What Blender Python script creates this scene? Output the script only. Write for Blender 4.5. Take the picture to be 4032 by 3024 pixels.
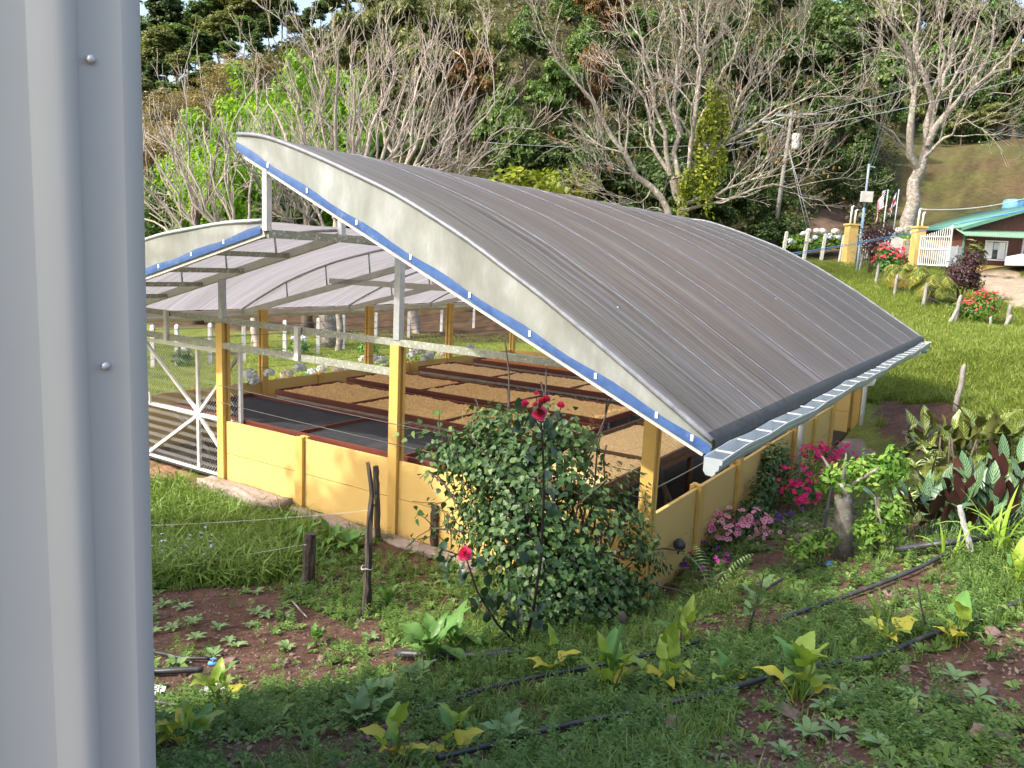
import bpy, bmesh, math, random
import numpy as np
from mathutils import Vector, Matrix, Euler

for o in list(bpy.data.objects):
    bpy.data.objects.remove(o, do_unlink=True)
SC = bpy.context.scene
COL = SC.collection
random.seed(7)
RNG = np.random.default_rng(7)
R = math.radians

# ------------------------------------------------------------------ camera
CAM_Z = 3.30
PITCH, ROLL, FPX = 0.1560, 0.0448, 3086.0          # image 4032 x 3024
cam_d = bpy.data.cameras.new('camera')
cam_d.sensor_width = 36.0
cam_d.lens = FPX / 4032 * 36.0
cam_d.clip_start = 0.05
cam_d.clip_end = 3000
cam = bpy.data.objects.new('camera', cam_d)
COL.objects.link(cam)
_cp, _sp, _cr, _sr = math.cos(PITCH), math.sin(PITCH), math.cos(ROLL), math.sin(ROLL)
_f = Vector((0, _cp, -_sp)); _u0 = Vector((0, _sp, _cp)); _r0 = Vector((1, 0, 0))
_ri = _cr * _r0 + _sr * _u0
_ui = -_sr * _r0 + _cr * _u0
_m = Matrix((_ri, _ui, -_f)).transposed().to_4x4()
_m.translation = (0, 0, CAM_Z)
cam.matrix_world = _m
SC.camera = cam

# ------------------------------------------------------------------ light
SUN_AZ = Vector((-0.88, -0.47)).normalized()        # horizontal direction towards the sun
SUN_EL = R(43)
world = bpy.data.worlds.new('World')
SC.world = world
world.use_nodes = True
_nt = world.node_tree
_sky = _nt.nodes.new('ShaderNodeTexSky')
_sky.sky_type = 'NISHITA'
_sky.sun_disc = False
_sky.sun_elevation = SUN_EL
_sky.sun_rotation = math.atan2(SUN_AZ.x, SUN_AZ.y)
_sky.air_density = 1.0
_sky.dust_density = 4.0
_sky.ozone_density = 0.6
_nt.nodes['Background'].inputs[1].default_value = 0.15
_nt.links.new(_sky.outputs[0], _nt.nodes['Background'].inputs[0])
_sd = bpy.data.lights.new('sun', 'SUN')
_sd.energy = 2.0
_sd.angle = R(1.0)
_sd.color = (1.0, 0.95, 0.86)
_so = bpy.data.objects.new('sun', _sd)
COL.objects.link(_so)
_dir = Vector((SUN_AZ.x * math.cos(SUN_EL), SUN_AZ.y * math.cos(SUN_EL), math.sin(SUN_EL)))
_so.rotation_euler = (-_dir).to_track_quat('-Z', 'Y').to_euler()
_so.location = (-20, -10, 30)
SC.view_settings.view_transform = 'Standard'
SC.view_settings.look = 'None'
SC.view_settings.exposure = 1.6
SC.view_settings.gamma = 1.0
SC.view_settings.use_curve_mapping = False
SC.cycles.use_denoising = True
SC.cycles.max_bounces = 8
SC.cycles.transparent_max_bounces = 16
SC.cycles.diffuse_bounces = 3
SC.cycles.glossy_bounces = 2
SC.cycles.transmission_bounces = 4
SC.cycles.caustics_reflective = False
SC.cycles.caustics_refractive = False
SC.cycles.sample_clamp_indirect = 4.0

# ------------------------------------------------------------------ pixel <-> place
def ray(u, v):
    a, b = u - 2016, v - 1512
    x = _cr * a + _sr * b; y = -_sr * a + _cr * b
    r, up = x / FPX, -y / FPX
    return np.array([r, _cp + _sp * up, -_sp + _cp * up])
def at(u, v, d):
    "point seen at photo pixel (u, v), d metres ahead of the camera (horizontally)"
    q = ray(u, v); q = q * (d / q[1])
    return Vector((q[0], q[1], q[2] + CAM_Z))
def proj(p):
    p = np.asarray(p, float)
    X, Y, Z = p[..., 0], p[..., 1], p[..., 2] - CAM_Z
    d = _cp * Y - _sp * Z; up = _sp * Y + _cp * Z
    d = np.where(np.abs(d) < 1e-4, 1e-4, d)
    u = FPX * X / d; v = -FPX * up / d
    return 2016 + _cr * u - _sr * v, 1512 + _sr * u + _cr * v, d

# ------------------------------------------------------------------ noise
def _h(ix, iy, s):
    n = (ix * 374761393 + iy * 668265263 + s * 1442695041) & 0xffffffff
    n = ((n ^ (n >> 13)) * 1274126177) & 0xffffffff
    n = n ^ (n >> 16)
    return (n & 0xffff) / 65535.0
def vnoise(x, y, s=0):
    x = np.asarray(x, float); y = np.asarray(y, float)
    ix = np.floor(x).astype(np.int64); iy = np.floor(y).astype(np.int64)
    fx = x - ix; fy = y - iy
    fx = fx * fx * (3 - 2 * fx); fy = fy * fy * (3 - 2 * fy)
    a = _h(ix, iy, s); b = _h(ix + 1, iy, s); c = _h(ix, iy + 1, s); d = _h(ix + 1, iy + 1, s)
    return (a * (1 - fx) + b * fx) * (1 - fy) + (c * (1 - fx) + d * fx) * fy
def fbm(x, y, s=0, o=4):
    t = 0; a = 0.5; f = 1.0
    for k in range(o):
        t = t + a * (vnoise(x * f, y * f, s + 17 * k) - 0.5); a *= 0.5; f *= 2.03
    return t

# ------------------------------------------------------------------ materials
MATS = {}
def _new(name):
    m = bpy.data.materials.new(name); m.use_nodes = True
    return m, m.node_tree, m.node_tree.nodes['Principled BSDF']
def lk(nt, a, b): nt.links.new(a, b)
def node(nt, t, **kw):
    n = nt.nodes.new(t)
    for k, v in kw.items(): setattr(n, k, v)
    return n
def ramp(nt, fac, stops):
    r = node(nt, 'ShaderNodeValToRGB')
    e = r.color_ramp.elements
    while len(e) < len(stops): e.new(0.5)
    for k, (p, c) in enumerate(stops):
        e[k].position = p; e[k].color = (*c, 1) if len(c) == 3 else c
    lk(nt, fac, r.inputs[0])
    return r.outputs[0]
def noise(nt, scale, detail=4, rough=0.55, coord=None, dist=0.0):
    n = node(nt, 'ShaderNodeTexNoise')
    n.inputs['Scale'].default_value = scale; n.inputs['Detail'].default_value = detail
    n.inputs['Roughness'].default_value = rough; n.inputs['Distortion'].default_value = dist
    if coord is not None: lk(nt, coord, n.inputs['Vector'])
    return n
def coords(nt, which='Object', scale=None):
    t = node(nt, 'ShaderNodeTexCoord')
    o = t.outputs[which]
    if scale:
        m = node(nt, 'ShaderNodeMapping'); m.inputs['Scale'].default_value = scale
        lk(nt, o, m.inputs[0]); o = m.outputs[0]
    return o
def bump(nt, h, strength, dist, target):
    b = node(nt, 'ShaderNodeBump'); b.inputs['Strength'].default_value = strength
    b.inputs['Distance'].default_value = dist
    lk(nt, h, b.inputs['Height']); lk(nt, b.outputs[0], target)
def mixc(nt, fac, a, b, mode='MIX'):
    m = node(nt, 'ShaderNodeMix', data_type='RGBA', blend_type=mode)
    for s, val in ((m.inputs[0], fac), (m.inputs[6], a), (m.inputs[7], b)):
        if hasattr(val, 'is_linked') or hasattr(val, 'links'): lk(nt, val, s)
        elif isinstance(val, (int, float)): s.default_value = val
        else: s.default_value = (*val, 1)
    return m.outputs[2]
def M(name, c1, c2=None, scale=6.0, rough=0.7, spec=0.3, bmp=0.0, bscale=None, bdist=0.01, metal=0.0, coord='Object', stretch=None, c3=None, c3s=2.0, c3t=(0.55, 0.7), detail=5):
    "noise-mottled surface: c1/c2 mixed by a noise, c3 in patches"
    m, nt, b = _new(name)
    co = coords(nt, coord, stretch)
    c2 = c2 or tuple(x * 0.75 for x in c1)
    n = noise(nt, scale, detail, 0.6, co)
    col = ramp(nt, n.outputs[0], [(0.3, c1), (0.7, c2)])
    if c3:
        n3 = noise(nt, c3s, 6, 0.65, co)
        f = ramp(nt, n3.outputs[0], [(c3t[0], (0, 0, 0)), (c3t[1], (1, 1, 1))])
        col = mixc(nt, f, col, c3)
    lk(nt, col, b.inputs['Base Color'])
    b.inputs['Roughness'].default_value = rough
    b.inputs['Specular IOR Level'].default_value = spec
    b.inputs['Metallic'].default_value = metal
    if bmp:
        nb = noise(nt, bscale or scale * 4, 4, 0.6, co)
        bump(nt, nb.outputs[0], bmp, bdist, b.inputs['Normal'])
    MATS[name] = m
    return m
def leafmat(name, c1, c2, c3=None, rough=0.5, trans=0.35, spec=0.3, var=0.35):
    "foliage: each leaf its own tone, some light through it"
    m, nt, b = _new(name)
    g = node(nt, 'ShaderNodeNewGeometry')
    stops = [(0.0, c1), (0.75, c2)]
    if c3: stops.append((1.0, c3))
    col = ramp(nt, g.outputs['Random Per Island'], stops)
    oi = node(nt, 'ShaderNodeObjectInfo')
    hs = node(nt, 'ShaderNodeHueSaturation')
    mr = node(nt, 'ShaderNodeMapRange')
    mr.inputs['To Min'].default_value = 1 - var * 0.5; mr.inputs['To Max'].default_value = 1 + var * 0.5
    lk(nt, oi.outputs['Random'], mr.inputs[0]); lk(nt, mr.outputs[0], hs.inputs['Value'])
    lk(nt, col, hs.inputs['Color'])
    col = hs.outputs[0]
    lk(nt, col, b.inputs['Base Color'])
    b.inputs['Roughness'].default_value = rough
    b.inputs['Specular IOR Level'].default_value = spec
    t = node(nt, 'ShaderNodeBsdfTranslucent')
    tc = mixc(nt, 1.0, col, (1.0, 1.0, 0.55), 'MULTIPLY')
    lk(nt, tc, t.inputs[0])
    ms = node(nt, 'ShaderNodeMixShader'); ms.inputs[0].default_value = trans
    lk(nt, b.outputs[0], ms.inputs[1]); lk(nt, t.outputs[0], ms.inputs[2])
    lk(nt, ms.outputs[0], nt.nodes['Material Output'].inputs['Surface'])
    MATS[name] = m
    return m

# ------------------------------------------------------------------ objects
def props(o, label=None, cat=None, group=None, kind=None):
    if label: o['label'] = label
    if cat: o['category'] = cat
    if group: o['group'] = group
    if kind: o['kind'] = kind
    return o
def empty(name, label, cat, loc=(0, 0, 0), rz=0.0, group=None):
    o = bpy.data.objects.new(name, None)
    o.empty_display_size = 0.2
    o.location = loc; o.rotation_euler = (0, 0, rz)
    COL.objects.link(o)
    return props(o, label, cat, group)
def obj(name, me, mat=None, parent=None, loc=None, rot=None, scl=None):
    o = bpy.data.objects.new(name, me)
    COL.objects.link(o)
    if mat is not None and me.materials.find(mat.name) < 0 and len(me.materials) == 0: me.materials.append(mat)
    if parent is not None: o.parent = parent
    if loc is not None: o.location = loc
    if rot is not None: o.rotation_euler = rot
    if scl is not None: o.scale = (scl,) * 3 if isinstance(scl, (int, float)) else scl
    return o
def npmesh(name, V, Fq, smooth=False, mat=None):
    "mesh from numpy arrays; Fq is an (n,3) or (n,4) array or a list of such"
    me = bpy.data.meshes.new(name)
    Fs = [np.asarray(f) for f in (Fq if isinstance(Fq, list) else [Fq]) if len(f)]
    V = np.asarray(V, np.float32)
    me.vertices.add(len(V)); me.vertices.foreach_set('co', V.ravel())
    nl = sum(f.size for f in Fs); npoly = sum(len(f) for f in Fs)
    me.loops.add(nl); me.polygons.add(npoly)
    me.loops.foreach_set('vertex_index', np.concatenate([f.ravel() for f in Fs]).astype(np.int32))
    st = []; s = 0
    for f in Fs:
        st.append(s + np.arange(len(f)) * f.shape[1]); s += f.size
    me.polygons.foreach_set('loop_start', np.concatenate(st).astype(np.int32))
    if smooth: me.polygons.foreach_set('use_smooth', np.ones(npoly, bool))
    me.update(calc_edges=True)
    me.validate()
    if mat is not None: me.materials.append(mat)
    return me
class MB:
    "collects boxes, bars and tubes into one mesh"
    def __init__(s): s.v = []; s.f = []; s.sm = []; s.mi = []; s.m = 0
    def add(s, V, F, smooth=False):
        k = len(s.v); s.v += [tuple(p) for p in V]
        for f in F:
            s.f.append([i + k for i in f]); s.sm.append(smooth); s.mi.append(s.m)
        return s
    def box(s, x0, x1, y0, y1, z0, z1):
        V = [(x, y, z) for z in (z0, z1) for y in (y0, y1) for x in (x0, x1)]
        return s.add(V, [(0, 2, 3, 1), (4, 5, 7, 6), (0, 1, 5, 4), (2, 6, 7, 3), (0, 4, 6, 2), (1, 3, 7, 5)])
    def bar(s, p, q, w, h=None, up=(0, 0, 1)):
        h = h or w
        p = Vector(p); q = Vector(q); d = (q - p).normalized(); up = Vector(up)
        if abs(d.dot(up)) > 0.98: up = Vector((0, 1, 0))
        a = d.cross(up).normalized(); b = a.cross(d).normalized()
        V = [e + a * (i * w / 2) + b * (j * h / 2) for e in (p, q) for i, j in ((-1, -1), (1, -1), (1, 1), (-1, 1))]
        return s.add(V, [(3, 2, 1, 0), (4, 5, 6, 7), (0, 1, 5, 4), (1, 2, 6, 5), (2, 3, 7, 6), (3, 0, 4, 7)])
    def tube(s, pts, r, n=6, cap=True, smooth=True):
        pts = [Vector(p) for p in pts]
        rs = r if isinstance(r, (list, tuple)) else [r] * len(pts)
        V = []; F = []; ref = None
        for i, p in enumerate(pts):
            d = (pts[min(i + 1, len(pts) - 1)] - pts[max(i - 1, 0)])
            d = d.normalized() if d.length > 1e-9 else Vector((0, 0, 1))
            if ref is None:
                ref = Vector((0, 0, 1)) if abs(d.z) < 0.9 else Vector((1, 0, 0))
            a = d.cross(ref).normalized(); b = a.cross(d).normalized(); ref = b
            for k in range(n):
                t = 2 * math.pi * k / n
                V.append(p + (a * math.cos(t) + b * math.sin(t)) * rs[i])
        for i in range(len(pts) - 1):
            for k in range(n):
                a0 = i * n + k; a1 = i * n + (k + 1) % n
                F.append((a0, a1, a1 + n, a0 + n))
        if cap:
            F.append(tuple(reversed(range(n)))); F.append(tuple(range(len(V) - n, len(V))))
        return s.add(V, F, smooth)
    def prism(s, poly, axis, a, b):
        "extrude a 2-D polygon along axis ('x','y','z') from a to b"
        def P(q, t):
            return {'x': (t, q[0], q[1]), 'y': (q[0], t, q[1]), 'z': (q[0], q[1], t)}[axis]
        n = len(poly); V = [P(q, a) for q in poly] + [P(q, b) for q in poly]
        F = [tuple(range(n)), tuple(reversed(range(n, 2 * n)))] + [(i, i + n, (i + 1) % n + n, (i + 1) % n) for i in range(n)]
        return s.add(V, F)
    def lathe(s, prof, n=12, c=(0, 0, 0)):
        V = []; F = []
        for r, z in prof:
            for k in range(n):
                t = 2 * math.pi * k / n
                V.append((c[0] + r * math.cos(t), c[1] + r * math.sin(t), c[2] + z))
        for i in range(len(prof) - 1):
            for k in range(n):
                a0 = i * n + k; a1 = i * n + (k + 1) % n
                F.append((a0, a1, a1 + n, a0 + n))
        F.append(tuple(reversed(range(n)))); F.append(tuple(range(len(V) - n, len(V))))
        return s.add(V, F, True)
    def mesh(s, name, fix=True, mats=None):
        me = bpy.data.meshes.new(name)
        me.from_pydata(s.v, [], s.f)
        me.polygons.foreach_set('use_smooth', s.sm)
        if mats:
            for m in mats: me.materials.append(m)
            me.polygons.foreach_set('material_index', s.mi)
        if fix:
            bm = bmesh.new(); bm.from_mesh(me)
            bmesh.ops.recalc_face_normals(bm, faces=bm.faces)
            bm.to_mesh(me); bm.free()
        me.update()
        return me
    def build(s, name, mat, parent=None, loc=None, rot=None, fix=True):
        if isinstance(mat, (list, tuple)):
            return obj(name, s.mesh(name, fix, mat), None, parent, loc, rot)
        return obj(name, s.mesh(name, fix), mat, parent, loc, rot)

def rotmats(n, rng, tilt, spin=None):
    "n rotation matrices: tilt (radians array) about a random horizontal axis after a random spin"
    th = rng.uniform(0, 2 * np.pi, n); sp = rng.uniform(0, 2 * np.pi, n) if spin is None else spin
    def Rz(a):
        z = np.zeros((len(a), 3, 3)); z[:, 0, 0] = np.cos(a); z[:, 0, 1] = -np.sin(a); z[:, 1, 0] = np.sin(a); z[:, 1, 1] = np.cos(a); z[:, 2, 2] = 1
        return z
    def Rx(a):
        z = np.zeros((len(a), 3, 3)); z[:, 1, 1] = np.cos(a); z[:, 1, 2] = -np.sin(a); z[:, 2, 1] = np.sin(a); z[:, 2, 2] = np.cos(a); z[:, 0, 0] = 1
        return z
    return Rz(th) @ Rx(np.asarray(tilt)) @ Rz(sp)
def stamp(TV, TF, P, Rm, S):
    "copies of a template (TV verts, TF faces) at P with rotations Rm and scales S -> V, F"
    TV = np.asarray(TV, float); TF = np.asarray(TF)
    n = len(P)
    V = np.einsum('nij,kj->nki', Rm, TV) * np.asarray(S)[:, None, None] + np.asarray(P)[:, None, :]
    F = TF[None] + (np.arange(n) * len(TV))[:, None, None]
    return V.reshape(-1, 3), F.reshape(-1, TF.shape[1])
def aim(nrm, rng):
    "rotation matrices whose z axis follows nrm, random spin"
    nrm = nrm / (np.linalg.norm(nrm, axis=1)[:, None] + 1e-9)
    r = rng.normal(size=nrm.shape); x = np.cross(r, nrm); x /= np.linalg.norm(x, axis=1)[:, None] + 1e-9
    y = np.cross(nrm, x)
    return np.stack([x, y, nrm], axis=2)
# ------------------------------------------------------------------ named surfaces
def plastic_film(name, dark, light, streak_axis_scale, trans=0.55, tcol=(0.8, 0.78, 0.8), rough=0.35, fine=True):
    m, nt, b = _new(name)
    co = coords(nt, 'Object', streak_axis_scale)
    n1 = noise(nt, 1.0, 8, 0.7, co)
    n2 = noise(nt, 0.35, 5, 0.6, co)
    col = ramp(nt, n1.outputs[0], [(0.36, dark), (0.52, tuple(0.62 * a + 0.38 * c for a, c in zip(dark, light))), (0.66, light)])
    col2 = ramp(nt, n2.outputs[0], [(0.3, (0.72, 0.70, 0.70)), (0.7, (1.2, 1.2, 1.22))])
    col = mixc(nt, 1.0, col, col2, 'MULTIPLY')
    lk(nt, col, b.inputs['Base Color'])
    b.inputs['Roughness'].default_value = rough
    b.inputs['Specular IOR Level'].default_value = 0.35
    t = node(nt, 'ShaderNodeBsdfTranslucent')
    tcn = mixc(nt, 0.5, col, tcol)
    lk(nt, tcn, t.inputs[0])
    ms = node(nt, 'ShaderNodeMixShader'); ms.inputs[0].default_value = trans
    lk(nt, b.outputs[0], ms.inputs[1]); lk(nt, t.outputs[0], ms.inputs[2])
    lk(nt, ms.outputs[0], nt.nodes['Material Output'].inputs['Surface'])
    bump(nt, n1.outputs[0], 0.15, 0.01, b.inputs['Normal'])
    MATS[name] = m
    return m
m_roof = plastic_film('weathered_roof_film', (0.105, 0.092, 0.094), (0.50, 0.49, 0.51), (0.30, 22, 0.30), trans=0.68, tcol=(1.0, 0.98, 0.97), rough=0.42)
m_roofl = plastic_film('pale_roof_film', (0.17, 0.155, 0.165), (0.40, 0.39, 0.42), (0.35, 14, 0.35), trans=0.5, tcol=(0.40, 0.385, 0.41), rough=0.3)
m_fascia = plastic_film('cloudy_fascia_film', (0.27, 0.285, 0.245), (0.45, 0.475, 0.45), (3, 3, 1.2), trans=0.35, tcol=(0.7, 0.72, 0.6), rough=0.3)
m_blue = M('blue_film_band', (0.035, 0.08, 0.22), (0.07, 0.14, 0.31), scale=9, rough=0.35, spec=0.4, c3=(0.20, 0.27, 0.36), c3s=5, c3t=(0.6, 0.75))
m_seam = M('roof_seam_film', (0.22, 0.235, 0.25), (0.13, 0.13, 0.14), scale=12, rough=0.35, spec=0.4, stretch=(1, 1, 1))
m_yellow = M('yellow_wall_paint_plain', (0.66, 0.455, 0.155), (0.61, 0.41, 0.135), scale=3.0, rough=0.75, bmp=0.45, bscale=70, bdist=0.006, c3=(0.55, 0.35, 0.11), c3s=1.6, c3t=(0.60, 0.85))
m_ypost = M('yellow_post_paint', (0.64, 0.42, 0.12), (0.58, 0.36, 0.10), scale=5, rough=0.6, bmp=0.2, bscale=40, bdist=0.004, c3=(0.40, 0.21, 0.06), c3s=3.5, c3t=(0.70, 0.85))
m_steelw = M('white_painted_steel', (0.62, 0.60, 0.55), (0.50, 0.48, 0.43), scale=6, rough=0.5, spec=0.4, c3=(0.30, 0.27, 0.2), c3s=7, c3t=(0.62, 0.75))
m_moss = M('lichen_spotted_steel', (0.34, 0.35, 0.29), (0.22, 0.23, 0.17), scale=14, rough=0.75, c3=(0.62, 0.63, 0.56), c3s=32, c3t=(0.56, 0.64))
m_galv = M('galvanised_steel', (0.46, 0.49, 0.51), (0.36, 0.38, 0.40), scale=9, rough=0.4, spec=0.5, metal=0.35)
m_white = M('white_gate_paint', (0.80, 0.79, 0.75), (0.70, 0.69, 0.64), scale=7, rough=0.5, spec=0.4, c3=(0.45, 0.42, 0.33), c3s=9, c3t=(0.66, 0.8))
m_gutter = M('white_gutter_plastic', (0.40, 0.44, 0.45), (0.34, 0.375, 0.385), scale=4, rough=0.35, spec=0.5, c3=(0.24, 0.25, 0.24), c3s=6, c3t=(0.6, 0.8))
m_dark = M('black_flashing', (0.028, 0.027, 0.026), (0.06, 0.058, 0.055), scale=12, rough=0.6)
m_mahog = M('red_brown_board', (0.17, 0.045, 0.026), (0.10, 0.026, 0.016), scale=4, rough=0.55, stretch=(0.6, 6, 6), bmp=0.2, bscale=20, c3=(0.06, 0.02, 0.015), c3s=3, c3t=(0.6, 0.8))
m_oldwood = M('old_grey_board', (0.15, 0.085, 0.045), (0.075, 0.046, 0.030), scale=4, rough=0.8, stretch=(6, 0.6, 6), bmp=0.3, bscale=20, c3=(0.26, 0.12, 0.045), c3s=4, c3t=(0.6, 0.75))
m_net = M('black_shade_net', (0.020, 0.021, 0.024), (0.034, 0.035, 0.038), scale=5, rough=0.85, bmp=0.3, bscale=60, c3=(0.062, 0.062, 0.064), c3s=1.8, c3t=(0.5, 0.75))
m_plastic = M('black_ground_sheet', (0.012, 0.012, 0.012), (0.03, 0.03, 0.03), scale=5, rough=0.6, bmp=0.4, bscale=7, bdist=0.03)
m_pipe = M('black_poly_pipe', (0.022, 0.023, 0.026), (0.05, 0.05, 0.055), scale=10, rough=0.42, spec=0.5, c3=(0.12, 0.10, 0.08), c3s=8, c3t=(0.6, 0.75))
m_wire = M('fence_wire', (0.16, 0.17, 0.17), (0.10, 0.10, 0.10), rough=0.5, metal=0.4)
m_clad = M('white_metal_cladding', (0.42, 0.435, 0.415), (0.395, 0.41, 0.39), scale=2.5, rough=0.42, spec=0.45, c3=(0.37, 0.38, 0.36), c3s=3.0, c3t=(0.6, 0.8))
m_bark = M('pale_lichen_bark', (0.36, 0.32, 0.27), (0.15, 0.12, 0.10), scale=7, rough=0.9, bmp=0.5, bscale=18, bdist=0.03, c3=(0.55, 0.53, 0.45), c3s=5, c3t=(0.55, 0.68))
m_bare = M('pinkish_bare_bark', (0.40, 0.34, 0.295), (0.29, 0.235, 0.20), scale=3, rough=0.9, c3=(0.46, 0.45, 0.33), c3s=2.5, c3t=(0.56, 0.7))
m_bark2 = M('dark_forest_bark', (0.13, 0.10, 0.075), (0.07, 0.055, 0.04), scale=6, rough=0.95, bmp=0.5, bscale=14, bdist=0.04)
m_barkw = M('whitish_trunk_bark', (0.50, 0.47, 0.42), (0.34, 0.31, 0.27), scale=5, rough=0.9)
m_post = M('weathered_grey_post', (0.30, 0.28, 0.25), (0.17, 0.155, 0.14), scale=8, rough=0.9, stretch=(4, 4, 0.7), bmp=0.4, bscale=20, c3=(0.50, 0.50, 0.42), c3s=7, c3t=(0.58, 0.7))
m_dpost = M('dark_weathered_stake', (0.10, 0.080, 0.066), (0.055, 0.045, 0.038), scale=8, rough=0.9, stretch=(5, 5, 0.5), bmp=0.7, bscale=16, bdist=0.02)
m_conc = M('whitewashed_concrete', (0.58, 0.56, 0.52), (0.46, 0.44, 0.40), scale=6, rough=0.85, c3=(0.30, 0.28, 0.24), c3s=5, c3t=(0.6, 0.75))
m_stone = M('red_brown_stone', (0.24, 0.165, 0.135), (0.17, 0.115, 0.095), scale=9, rough=0.9, bmp=0.5, bscale=25, c3=(0.33, 0.27, 0.23), c3s=5)
m_rock = M('pinkish_concrete_footing', (0.36, 0.29, 0.25), (0.26, 0.20, 0.17), scale=5, rough=0.95, bmp=0.9, bscale=14, bdist=0.04)
m_tile = M('white_tile_shard', (0.75, 0.74, 0.71), (0.68, 0.66, 0.62), rough=0.4)
m_glass = M('dark_glass', (0.03, 0.035, 0.04), (0.05, 0.055, 0.06), rough=0.08, spec=0.6)
m_brownplank = M('brown_house_plank', (0.115, 0.048, 0.034), (0.075, 0.032, 0.024), scale=3, rough=0.6, stretch=(5, 5, 0.5), c3=(0.17, 0.085, 0.06), c3s=3)
m_green = M('green_roof_sheet', (0.075, 0.20, 0.14), (0.10, 0.24, 0.17), scale=3, rough=0.45, spec=0.4)
m_greenp = M('pale_green_awning', (0.15, 0.26, 0.18), (0.19, 0.30, 0.21), scale=3, rough=0.5)
m_cream = M('cream_stone_block', (0.50, 0.42, 0.31), (0.40, 0.33, 0.24), scale=5, rough=0.9, bmp=0.3)
m_redp = M('pure_red', (0.55, 0.025, 0.03), (0.5, 0.02, 0.03), rough=0.7)
m_whitep = M('pure_white', (0.80, 0.80, 0.80), (0.76, 0.76, 0.77), rough=0.7)
m_navy = M('navy_blue', (0.02, 0.035, 0.16), (0.02, 0.03, 0.13), rough=0.7)
m_pole = M('grey_pole_concrete', (0.24, 0.225, 0.20), (0.17, 0.16, 0.145), scale=5, rough=0.9)
m_bluepole = M('blue_painted_pole', (0.28, 0.36, 0.44), (0.36, 0.41, 0.44), scale=5, rough=0.6, c3=(0.10, 0.25, 0.48), c3s=1.4, c3t=(0.48, 0.6))
m_rope = M('pale_twine', (0.55, 0.54, 0.50), (0.45, 0.43, 0.39), rough=0.9)
m_bluewire = M('blue_cable', (0.10, 0.27, 0.50), (0.14, 0.32, 0.55), rough=0.5)
m_greywire = M('grey_cable', (0.30, 0.31, 0.32), (0.22, 0.23, 0.24), rough=0.5)
m_bucket = M('teal_grey_bucket', (0.075, 0.15, 0.165), (0.05, 0.11, 0.125), rough=0.5)
m_carp = M('white_car_paint', (0.80, 0.81, 0.82), (0.78, 0.79, 0.80), rough=0.2, spec=0.6)
m_tyre = M('black_tyre', (0.03, 0.03, 0.03), (0.05, 0.05, 0.05), rough=0.8)
m_rim = M('silver_rim', (0.45, 0.46, 0.47), (0.38, 0.39, 0.40), rough=0.3, metal=0.7)
m_soil = M('dark_potting_soil', (0.09, 0.05, 0.035), (0.05, 0.03, 0.022), scale=20, rough=1.0, bmp=0.6, bscale=40)
m_bean = None
def _beanmat(name, c1, c2, c3):
    m, nt, b = _new(name)
    co = coords(nt, 'Object')
    v = node(nt, 'ShaderNodeTexVoronoi'); v.inputs['Scale'].default_value = 75
    lk(nt, co, v.inputs['Vector'])
    n = noise(nt, 9, 5, 0.65, co)
    sep = node(nt, 'ShaderNodeSeparateColor'); lk(nt, v.outputs['Color'], sep.inputs[0])
    c = ramp(nt, sep.outputs[0], [(0.0, c3), (0.35, c2), (0.9, c1)])
    c = mixc(nt, ramp(nt, n.outputs[0], [(0.35, (0, 0, 0)), (0.7, (0.7, 0.7, 0.7))]), c, c2)
    lk(nt, c, b.inputs['Base Color'])
    b.inputs['Roughness'].default_value = 0.7
    bump(nt, v.outputs['Distance'], 0.9, 0.012, b.inputs['Normal'])
    MATS[name] = m
    return m
m_bean = _beanmat('drying_parchment_coffee', (0.90, 0.62, 0.27), (0.70, 0.42, 0.14), (0.40, 0.20, 0.06))
m_bean2 = _beanmat('orange_honey_coffee', (0.78, 0.32, 0.08), (0.60, 0.20, 0.04), (0.36, 0.10, 0.025))
m_bean3 = _beanmat('pale_parchment_coffee', (0.92, 0.66, 0.32), (0.74, 0.48, 0.19), (0.46, 0.26, 0.09))
# leaves
l_lime = leafmat('lime_leaf', (0.13, 0.30, 0.022), (0.26, 0.46, 0.035), (0.42, 0.56, 0.07), trans=0.5)
l_olive = leafmat('olive_leaf', (0.085, 0.115, 0.030), (0.19, 0.21, 0.065), (0.33, 0.33, 0.13), trans=0.35)
l_mid = leafmat('mid_green_leaf', (0.055, 0.115, 0.028), (0.13, 0.21, 0.05), (0.24, 0.31, 0.09), trans=0.38)
l_dark = leafmat('shade_darkened_leaf', (0.028, 0.058, 0.014), (0.070, 0.115, 0.028), (0.13, 0.18, 0.05), trans=0.32)  # leaf colour darkened to carry the shade of the wooded hollow
l_under = leafmat('undergrowth_leaf', (0.06, 0.065, 0.024), (0.12, 0.13, 0.045), (0.20, 0.17, 0.08), trans=0.3)
l_tan = leafmat('tan_dry_leaf', (0.22, 0.165, 0.075), (0.33, 0.26, 0.12), (0.30, 0.28, 0.10), trans=0.3)
l_rust = leafmat('rusty_leaf', (0.16, 0.075, 0.03), (0.24, 0.13, 0.05), (0.20, 0.20, 0.06), trans=0.3)
l_yel = leafmat('yellow_green_leaf', (0.12, 0.17, 0.018), (0.25, 0.29, 0.03), (0.40, 0.40, 0.06), trans=0.4)
l_vine = leafmat('physalis_leaf', (0.034, 0.082, 0.026), (0.078, 0.155, 0.048), (0.17, 0.26, 0.075), rough=0.45, trans=0.22, spec=0.35)  # green toned down to stand in for the shade on the big bush
l_rose = leafmat('rose_leaf', (0.020, 0.050, 0.026), (0.035, 0.075, 0.035), (0.06, 0.10, 0.04), rough=0.35, trans=0.15, spec=0.5)
l_weed = leafmat('small_weed_leaf', (0.10, 0.19, 0.04), (0.18, 0.30, 0.065), (0.28, 0.40, 0.11), trans=0.3)
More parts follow.
